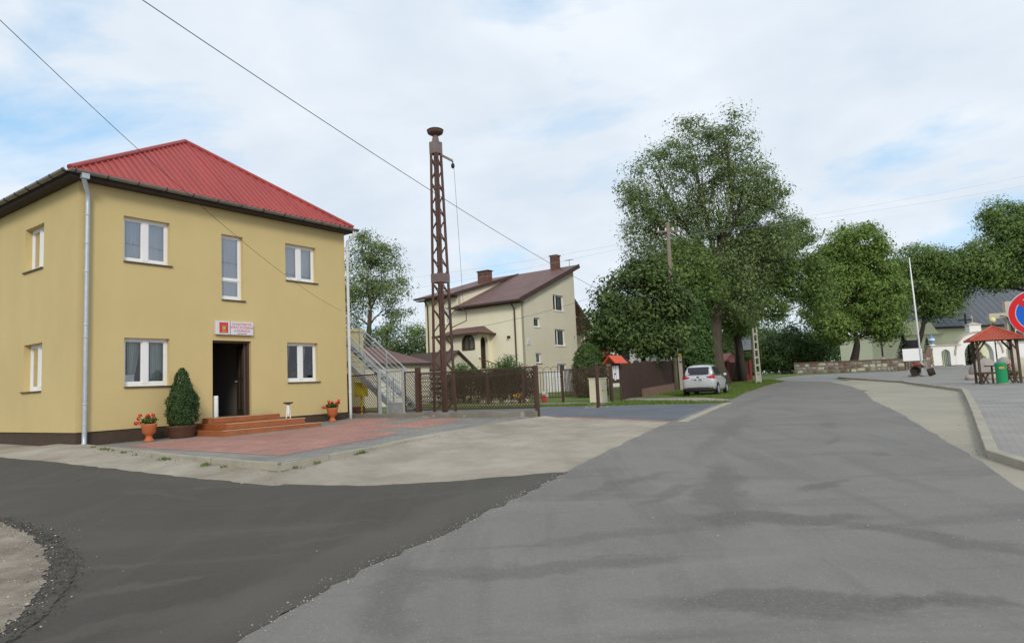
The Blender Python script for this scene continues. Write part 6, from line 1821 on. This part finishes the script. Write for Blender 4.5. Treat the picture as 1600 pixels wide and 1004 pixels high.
V = [(0, 0, 3.3), (0, -.04, 3.55), (0, -.05, 3.85), (0, -.1, 4.02), (.02, -.14, 4.15), (.45, -.02, 4.2), (.85, 0, 4.3), (-.45, -.02, 4.2), (-.85, 0, 4.3), (.05, -.08, 2.95), (.03, 0, 2.55), (-.03, -.08, 2.95), (-.02, 0, 2.5)]
E_ = [(0, 1), (1, 2), (2, 3), (3, 4), (2, 5), (5, 6), (2, 7), (7, 8), (0, 9), (9, 10), (0, 11), (11, 12)]
rad_ = [.12, .13, .15, .06, .10, .05, .035, .05, .035, .075, .04, .075, .04]
me = bpy.data.meshes.new('t'); me.from_pydata(V, E_, []); o = bpy.data.objects.new('t', me); COL.objects.link(o)
o.modifiers.new('s', 'SKIN'); o.modifiers.new('u', 'SUBSURF').levels = 1
for i, q in enumerate(rad_): me.skin_vertices[0].data[i].radius = (q, q)
me.skin_vertices[0].data[0].use_root = True
bpy.context.view_layer.update()
m2 = bpy.data.meshes.new_from_object(o.evaluated_get(bpy.context.evaluated_depsgraph_get())); bpy.data.objects.remove(o)
m2.materials.clear(); m2.materials.append(MT['bronze']); m2.transform(Matrix.Translation((0, -.36, 0)))
o = bpy.data.objects.new('figure', m2); COL.objects.link(o); o.parent = sx
gl = thing('globe_lamp', 'yellow globe lamp on a thin post beside the stone cross', 'lamp', (37.4, 52.0, hz(52) + SQ), 0)
MB().tube([(0, 0, -.1), (0, 0, 3.66)], [.05, .035], 8).build('post', 'iron', gl)
MB().ball((0, 0, 3.85), .21, 16, 10).build('globe', 'globe', gl, smooth=True)
# no-stopping sign at the right edge
ns = thing('no_parking_sign', 'round red and blue no-parking road sign cut by the right picture edge', 'road sign', (6.65, 8.451, 2.204), R(-38))
fc_ = Matrix.Rotation(R(90), 4, 'X')
MB().lathe([(.30, 0), (.30, .02), (.296, .024)], (0, 0, 0), 48).xf(fc_).build('disc', 'signwhite', ns)
mb = MB(); n = 48
def ring(mb, r0, r1, y):
    o = len(mb.v)
    for k in range(n):
        t_ = 2 * math.pi * k / n; mb.v += [(r0 * math.cos(t_), y, r0 * math.sin(t_)), (r1 * math.cos(t_), y, r1 * math.sin(t_))]
    for k in range(n):
        a = o + 2 * k; b = o + 2 * ((k + 1) % n); mb.f.append([a, b, b + 1, a + 1]); mb.mi.append(0)
ring(mb, .222, .290, -.0275)
mb.build('red_ring', 'nopred', ns)
mb = MB().lathe([(.212, .0255), (.212, .0265)], (0, 0, 0), 48).xf(fc_); mb.build('blue_field', 'nopblue', ns)
mb = MB()
for an in (45,):
    m_ = Matrix.Rotation(R(an), 4, 'Y')
    mb.add([m_ @ Vector(p) for p in ((-.225, -.0285 - .0007 * (an > 0), -.032), (.225, -.0285 - .0007 * (an > 0), -.032), (.225, -.0285 - .0007 * (an > 0), .032), (-.225, -.0285 - .0007 * (an > 0), .032))], [(0, 1, 2, 3)])
mb.build('red_bar', 'nopred', ns)
MB().tube([(0, .05, -2.15), (0, .05, .3)], .03, 12).build('post', 'galv', ns)

# ------------------------------------------------------------------ trees
def L(x, y, z, rx, ry, rz, n): return (x, y, z, rx, ry, rz, n)
tree('ash_tree', 'grey-green open tree rising behind the right corner of the station', (-10.3, 48, .9), (6.5, .30),
     [L(-.6, 0, 8.6, 1.8, 2.0, 2.4, 34), L(1.0, .2, 9.6, 1.6, 1.8, 2.2, 34), L(2.0, 0, 7.2, 1.3, 1.6, 1.6, 22), L(-1.8, .3, 7.0, 1.6, 1.6, 2.2, 24), L(.3, 0, 11.0, 1.3, 1.4, 1.3, 18), L(1.6, 0, 5.0, 1.0, 1.4, 1.2, 14), L(-1.2, 0, 4.6, 1.8, 1.4, 1.5, 18)], 'ash', .16, 110, .44)
tree('background_tree', 'dark tree mass between the station annex and the shed roofs', (-11.5, 58, 1.1), (2.6, .22), [L(0, 0, 3.6, 2.6, 2.0, 1.9, 46), L(2.2, 0, 3.2, 1.8, 1.8, 1.8, 26), L(-2.4, 0, 3.8, 2.0, 2.0, 2.0, 26)], 'dark', .2, 95, .6, group='trees behind the sheds')
tree('background_tree', 'light green tree beside the left end of the cream house', (-8.2, 60, 1.1), (2.8, .2), [L(0, 0, 3.8, 1.9, 1.8, 2.0, 40), L(1.5, 0, 3.4, 1.3, 1.6, 1.6, 22), L(-.7, 0, 5.2, .8, .9, 1.0, 10)], 'lime', .18, 95, .5, group='trees behind the sheds')
tree('chestnut_tree', 'dark round chestnut tree overhanging the boarded gate', (7.9, 40.6, .72), (2.6, .24),
     [L(-.2, 0, 5.6, 2.3, 2.2, 2.3, 70), L(-1.7, -.3, 4.7, 1.5, 1.7, 1.8, 40), L(1.7, 0, 4.9, 1.5, 1.7, 2.0, 44), L(.2, -.2, 7.3, 1.3, 1.4, 1.1, 24), L(-.6, -.8, 3.4, 1.9, 1.5, 1.2, 36), L(1.4, -.6, 3.2, 1.4, 1.3, 1.1, 26), L(-2.3, 0, 3.6, .9, 1.2, 1.1, 16)], 'chest', .24, 85, .42, 'barkdark')
tree('tall_tree', 'tallest tree, open-crowned and pale-leaved, behind the parked car', (15.9, 52, .95), (9.5, .80),
     [L(-3.6, 0, 16.0, 2.7, 2.6, 3.6, 62), L(-.8, 0, 18.0, 2.5, 2.6, 3.6, 56), L(1.9, 0, 19.2, 2.0, 2.2, 2.8, 40), L(3.2, 0, 16.2, 2.2, 2.4, 2.6, 50), L(-5.4, 0, 12.6, 1.8, 2.0, 2.2, 38), L(-2.6, 0, 11.8, 2.3, 2.4, 2.6, 56), L(1.0, 0, 13.6, 2.6, 2.6, 3.0, 70), L(4.2, .4, 13.0, 2.2, 2.6, 2.4, 56), L(-.2, 0, 9.0, 2.4, 2.4, 2.2, 60), L(2.9, .3, 9.4, 2.4, 2.4, 2.4, 60), L(-6.2, .3, 15.6, .9, 1.2, 1.2, 12), L(-1.8, -.6, 6.6, 1.8, 1.6, 1.7, 44), L(1.6, -.8, 6.4, 1.9, 1.6, 1.7, 46), L(-3.6, 0, 9.4, 1.6, 1.8, 1.8, 36), L(5.4, .3, 11.0, 1.7, 2.0, 1.8, 40), L(5.0, .3, 15.0, 1.3, 1.6, 1.5, 22)], 'ash', .19, 98, .50)
tree('dense_tree', 'dense dark tree right of the tallest tree above the red fence', (18.5, 55.4, 1.03), (6.0, .42),
     [L(1.0, 0, 9.6, 2.6, 2.6, 2.6, 70), L(4.0, .5, 10.6, 2.4, 2.6, 2.4, 64), L(6.0, .5, 8.6, 2.2, 2.4, 2.4, 54), L(3.0, 0, 7.0, 2.4, 2.2, 2.0, 56), L(-1.2, 0, 7.0, 2.2, 2.2, 2.2, 56), L(5.8, .6, 12.2, 1.5, 1.8, 1.5, 24), L(.2, -.3, 4.9, 1.9, 1.8, 1.4, 40), L(7.2, .5, 6.6, 1.4, 1.8, 1.5, 26)], 'green', .22, 120, .52, 'barkdark')
t = tree('ivy_tree', 'tree with trunk wrapped in dense green ivy behind the banner', (13.5, 49.0, .88), (8.5, .42), [L(0, 0, 9.2, 1.6, 1.8, 2.0, 44), L(-1.4, 0, 7.6, 1.3, 1.6, 1.8, 34), L(.9, 0, 7.4, 1.4, 1.6, 1.8, 36)], 'green', .18, 85, .48)
P = cone_foliage(14000, [(.95, .6), (1.0, 2.5), (.90, 5.0), (.85, 7.0), (.6, 8.6)], .15, .12)
P[0][:, 0] *= 1.0
leaves_obj('ivy', *P, 'ivy', t, .8)
tree('weeping_birch', 'pale thin weeping birch behind the top of the wooden pole', (11.8, 57.0, 1.05), (9.5, .2), [L(0, 0, 11.2, 1.3, 1.4, 1.8, 30), L(-.9, 0, 9.4, 1.0, 1.2, 1.8, 22), L(1.0, 0, 9.4, 1.0, 1.2, 1.8, 22), L(0, 0, 8.0, 1.5, 1.2, 1.8, 28)], 'birch', .13, 80, .35, droop=.9)
tree('lime_tree', 'bright green dense linden tree left of the flagpole', (35.4, 69.5, 1.37), (4.0, .5),
     [L(.3, 0, 8.0, 3.6, 3.4, 3.2, 110), L(-2.6, 0, 6.8, 2.4, 2.6, 2.8, 64), L(3.2, 0, 7.2, 2.4, 2.6, 3.0, 70), L(.8, 0, 12.9, 3.0, 2.8, 2.7, 84), L(2.4, 0, 11.0, 2.6, 2.4, 2.6, 60), L(-1.4, 0, 10.8, 2.6, 2.4, 2.6, 60), L(-2.0, -.3, 4.6, 2.2, 2.0, 1.8, 46), L(2.6, -.3, 4.6, 2.0, 2.0, 1.6, 40)], 'lime', .27, 130, .58, 'barkdark')
tree('lime_tree', 'darker linden tree right of the flagpole with leaning trunk', (47.6, 80, 1.43), (6.0, .42),
     [L(1.0, 0, 10.4, 3.4, 3.2, 3.0, 90), L(-2.2, 0, 9.0, 2.4, 2.6, 2.6, 60), L(4.4, 0, 9.0, 2.4, 2.4, 2.4, 56), L(2.0, 0, 13.0, 2.4, 2.4, 1.9, 44), L(3.2, -.3, 7.0, 2.4, 2.0, 1.6, 40)], 'green', .27, 120, .60, 'barkdark', lean=(1.6, 0))
tree('lime_tree', 'big dark linden crown at the upper right picture edge', (62.0, 78, 1.43), (8.0, .6),
     [L(-2.0, 0, 13.6, 4.2, 4.0, 3.8, 120), L(-6.4, 0, 11.8, 3.4, 3.2, 2.6, 80), L(2.5, 0, 15.4, 4.2, 4.0, 3.8, 110), L(-2.6, 0, 17.0, 2.8, 2.8, 2.4, 50), L(-9.4, 0, 11.4, 2.2, 2.4, 2.0, 44), L(2.5, 0, 10.4, 4.2, 3.2, 2.6, 80), L(-4.4, -.3, 9.8, 2.4, 2.0, 1.3, 36)], 'green', .30, 120, .68, 'barkdark')
for i, (x, y, s, m_, lb) in enumerate(((24.5, 76, 1.0, 'dark', 'dark leafy tree behind the concrete pole at the road bend'), (28.6, 80, 1.15, 'green', 'mid-green leafy tree left of the stone wall end'), (32.0, 76, .95, 'dark', 'dark bushy tree behind the left end of the stone wall'), (20.5, 84, 1.35, 'dark', 'dark tree behind the transformer frame'))):
    tree('background_tree', lb, (x, y, hz(y)), (2.2 * s, .25), [L(0, 0, 3.4 * s, 2.6 * s, 2.2, 2.3 * s, 60), L(2.2, 0, 2.6 * s, 1.8, 1.8, 1.8 * s, 34), L(-2.2, 0, 2.8 * s, 1.9, 1.8, 2.0 * s, 34), L(0, -.3, 1.4, 3.0, 1.4, 1.1, 40)], m_, .24, 95, .6, 'barkdark', group='trees at the road bend')
tree('lime_tree', 'leafy linden crown filling the gap above the slate church roof', (67.0, 113, 1.45), (9.0, .45),
     [L(0, 0, 14.0, 4.0, 3.0, 3.4, 80), L(-5.0, 0, 13.4, 3.4, 2.6, 3.0, 60), L(5.0, 0, 15.0, 4.0, 2.6, 3.6, 70)], 'green', .36, 110, .8, 'barkdark')
# far belt of woodland closing the view
P = []; Sz = []
for (x0, x1, y, h0, h1, k) in ((-60, -2, 110, 2, 7.0, 9000), (2, 60, 118, 2, 8.5, 12000), (44, 130, 125, 2, 10, 9000), (-190, -60, 115, 2, 9, 15000), (130, 230, 120, 2, 10, 12000)):
    for _ in range(int(k / 150)):
        cx_ = rng.uniform(x0, x1); cz_ = rng.uniform(h0, h1) * rng.uniform(.6, 1); n_ = 150
        P.append(np.stack([rng.normal(cx_, 1.6, n_), rng.normal(y, 2, n_), np.maximum(1.2, rng.normal(cz_, 1.3, n_))], 1))
P = np.concatenate(P)
o = leaves_obj('woodland', P, rdir(len(P)) + np.array([0, -.5, .6]), rng.uniform(.4, .8, len(P)), 'dark')
o['kind'] = 'stuff'; o['label'] = 'far belt of dark woodland closing the view'; o['category'] = 'woodland'
tr_ = thing('leaning_trunk', 'dark tree trunk standing on the verge in front of the red fence', 'tree trunk', (18.6, 54.6, hz(54.6)), 0)
MB().tube([(0, 0, -.2), (-.05, 0, 1.5), (-.25, 0, 4.5), (-.35, .1, 7.0)], [.30, .24, .21, .15], 12).build('trunk', 'barkdark', tr_, smooth=True)
MB().tube([(-.2, 0, 4.2), (.6, 0, 6.0), (1.6, .2, 7.6)], [.15, .11, .06], 8).build('limb', 'barkdark', tr_, smooth=True)
def spruce(label, base, h, r_, n_):
    t = thing('spruce', label, 'conifer', base, 0)
    MB().tube([(0, 0, -.1), (0, 0, h)], [.10, .01], 7).build('trunk', 'barkdark', t)
    P = []
    tiers = int(h / .28)
    for i in range(tiers):
        z = h * (.06 + .94 * i / tiers); R_ = r_ * (1 - z / h) + .05; m_ = max(14, int(n_ * R_ / r_ / tiers * 4))
        th_ = rng.uniform(0, 2 * np.pi, m_); q = rng.uniform(.15, 1, m_) * R_
        P.append(np.stack([q * np.cos(th_), q * np.sin(th_), z - q * .28 + rng.normal(size=m_) * .09], 1))
    P = np.concatenate(P); leaves_obj('branches', P, rdir(len(P)) * .5 + np.array([0, 0, 1.]), rng.uniform(.1, .25, len(P)), 'spruce', t, .35)
spruce('small dark spruce leaning over the information board', (38.6, 66.2, 1.3), 3.6, 1.35, 2600)
spruce('little spruce behind the left wing of the church gate', (48.2, 78, 1.4), 3.6, 1.1, 1500)
spruce('broad dark spruce seen through the church gate arch', (51.6, 75.5, 1.4), 3.2, 1.9, 3000)

# ------------------------------------------------------------------ grass tufts
def grass_field(name, label, polys, dens, h0, h1, off=0.0, fn=None):
    P = []
    for poly in polys:
        xs_ = [p[0] for p in poly]; ys_ = [p[1] for p in poly]
        A = (max(xs_) - min(xs_)) * (max(ys_) - min(ys_)); k = int(A * dens)
        x = rng.uniform(min(xs_), max(xs_), k); y = rng.uniform(min(ys_), max(ys_), k)
        ins = np.zeros(k, bool); j = len(poly) - 1
        for i in range(len(poly)):
            xi, yi = poly[i]; xj, yj = poly[j]
            c = ((yi > y) != (yj > y)) & (x < (xj - xi) * (y - yi) / (yj - yi + 1e-12) + xi); ins ^= c; j = i
        P.append(np.stack([x[ins], y[ins]], 1))
    P = np.concatenate(P); n = len(P)
    z = np.array([fn(*v) if fn else hz(v[1]) for v in P]) + off
    hgt = rng.uniform(h0, h1, n); an = rng.uniform(0, 2 * np.pi, n); w_ = rng.uniform(.006, .016, n) * (1 + h1 * 3)
    ln = rng.normal(size=(n, 2)) * hgt[:, None] * .4
    V = np.empty((n, 3, 3)); c, s = np.cos(an) * w_, np.sin(an) * w_
    V[:, 0] = np.stack([P[:, 0] - c, P[:, 1] - s, z], 1); V[:, 1] = np.stack([P[:, 0] + c, P[:, 1] + s, z], 1); V[:, 2] = np.stack([P[:, 0] + ln[:, 0], P[:, 1] + ln[:, 1], z + hgt], 1)
    me = bpy.data.meshes.new(name); me.vertices.add(3 * n); me.vertices.foreach_set('co', V.reshape(-1))
    me.loops.add(3 * n); me.loops.foreach_set('vertex_index', np.arange(3 * n, dtype=np.int32))
    me.polygons.add(n); me.polygons.foreach_set('loop_start', np.arange(0, 3 * n, 3, dtype=np.int32)); me.polygons.foreach_set('loop_total', np.full(n, 3, dtype=np.int32))
    me.update(calc_edges=True); me.materials.append(LF['grass'])
    o = bpy.data.objects.new(name, me); COL.objects.link(o); o['kind'] = 'stuff'; o['label'] = label; o['category'] = 'grass'
    return o
verge = [(8.0, 37.5), (8.4, 29.6), (8.5, 26.2), (12.2, 35.6), (15.1, 41.6), (17.5, 46.1), (20.4, 51.0), (21.2, 55.6), (15.9, 53.0)]
grass_field('verge_grass', 'short green grass of the verge round the parked car', [verge], 190, .04, .11)
grass_field('yard_grass', 'strip of grass in front of the yard fence', [[(-6.0, 33.8), (1.0, 27.5), (2.6, 26.6), (3.6, 28.3), (1.2, 29.8), (-5.8, 35.5)], [(4.3, 28.8), (3.2, 25.8), (5.0, 25.0), (7.4, 23.2), (7.6, 24.2), (5.0, 30.4)]], 260, .04, .12)
kp = [G(-.06, 1.2), G(-.40, 4.0), G(-.52, 7.6)]
tuft = []
for a, b in zip(kp[:-1], kp[1:]):
    for k in range(9):
        c = a.lerp(b, rng.uniform(0, 1)); r_ = rng.uniform(.05, .16); tuft.append([(c.x - r_ - .06, c.y - r_ * .5), (c.x + r_ * .4 - .06, c.y - r_ * .5), (c.x - .06, c.y + r_ * .4)])
c0, c1 = G(-.2, 8.5), G(3.5, 8.1)
for k in range(7):
    c = c0.lerp(c1, rng.uniform(0, 1)); r_ = rng.uniform(.04, .1); tuft.append([(c.x, c.y - .12 - r_), (c.x + r_, c.y - .08), (c.x - r_, c.y - .06)])
grass_field('kerb_weeds', 'sparse weeds growing along the forecourt kerb', tuft, 1500, .02, .06, .004, apron_z)

# ------------------------------------------------------------------ loose grit and stones
def scatter_stones(name, label, P, size, material, zoff, fn=None):
    n = len(P)
    z = np.array([(fn(x, y) if fn else hz(y)) for x, y in P]) + zoff
    S = size * rng.lognormal(0, .45, n)
    base = np.array([(1, 0, 0), (0, 1, 0), (-1, 0, 0), (0, -1, 0), (0, 0, .7), (0, 0, -.4)], float)
    V = base[None] * S[:, None, None] * rng.uniform(.6, 1.3, (n, 6, 1))
    a = rng.uniform(0, 6.28, n); c, s_ = np.cos(a)[:, None], np.sin(a)[:, None]
    X = V[:, :, 0] * c - V[:, :, 1] * s_; Y = V[:, :, 0] * s_ + V[:, :, 1] * c
    V = np.stack([X + P[:, 0, None], Y + P[:, 1, None], V[:, :, 2] + z[:, None]], 2)
    F = np.array([(0, 1, 4), (1, 2, 4), (2, 3, 4), (3, 0, 4), (1, 0, 5), (2, 1, 5), (3, 2, 5), (0, 3, 5)])
    I = (F[None] + (np.arange(n) * 6)[:, None, None]).reshape(-1)
    me = bpy.data.meshes.new(name); me.vertices.add(6 * n); me.vertices.foreach_set('co', V.reshape(-1))
    me.loops.add(len(I)); me.loops.foreach_set('vertex_index', I.astype(np.int32))
    me.polygons.add(8 * n); me.polygons.foreach_set('loop_start', np.arange(0, 24 * n, 3, dtype=np.int32)); me.polygons.foreach_set('loop_total', np.full(8 * n, 3, dtype=np.int32))
    me.update(calc_edges=True); me.materials.append(MT[material])
    o = bpy.data.objects.new(name, me); COL.objects.link(o); o['kind'] = 'stuff'; o['label'] = label; o['category'] = 'gravel'
def along(pts, n, spread):
    pts = np.array(pts, float); d = np.linalg.norm(np.diff(pts, axis=0), axis=1); cum = np.concatenate([[0], np.cumsum(d)])
    t_ = rng.uniform(0, cum[-1], n); x = np.interp(t_, cum, pts[:, 0]); y = np.interp(t_, cum, pts[:, 1])
    return np.stack([x, y], 1) + rng.normal(size=(n, 2)) * spread
rimL = isl[1:9]; inL = isl_in[1:9]
scatter_stones('asphalt_crumbs_loose', 'loose dark crumbs on the ragged rim of the new asphalt', np.concatenate([along(rimL, 1100, .06), along(inL, 1100, .07)]), .0055, 'tar', .028)
scatter_stones('sand_pebbles', 'pebbles lying on the sandy island at lower left', np.concatenate([along([(-6.2, 8.0), (-5.2, 6.8), (-4.4, 5.6), (-4.0, 4.7)], 420, .35), along(inL, 300, .06)]), .005, 'sandstone', .032)
scatter_stones('seam_grit', 'light grit along the seam of the two asphalts', along([(.70, 9.84), (-.74, 7.0), (-1.41, 5.92), (-1.88, 4.5), (-2.6, 3.2)], 700, .07), .0042, 'sandstone', .020)
scatter_stones('apron_gravel', 'gravel along the edge of the side street and forecourt', np.concatenate([along(side_edge[2:], 900, .10), along([(p.x, p.y) for p in (G(-.15, .6), G(-.6, 8.6), G(7.5, 7.8))], 1100, .12), along([(-9, 14.4), (-4, 10.9), (1.2, 13.5)], 900, .6)]), .0062, 'concrete', .008, apron_z)
scatter_stones('layby_grit', 'grit on the lay-by along the square kerb', np.concatenate([along([(6.35, 7.5), (6.45, 9.5), (15.5, 23.6)], 600, .09), along(roadR[3:8], 500, .08)]), .0055, 'stone', .010)
scatter_stones('road_grit', 'scattered small stones on the road surface', np.stack([rng.uniform(-3, 5.2, 500), rng.uniform(4, 10, 500)], 1), .0036, 'sandstone', .016)
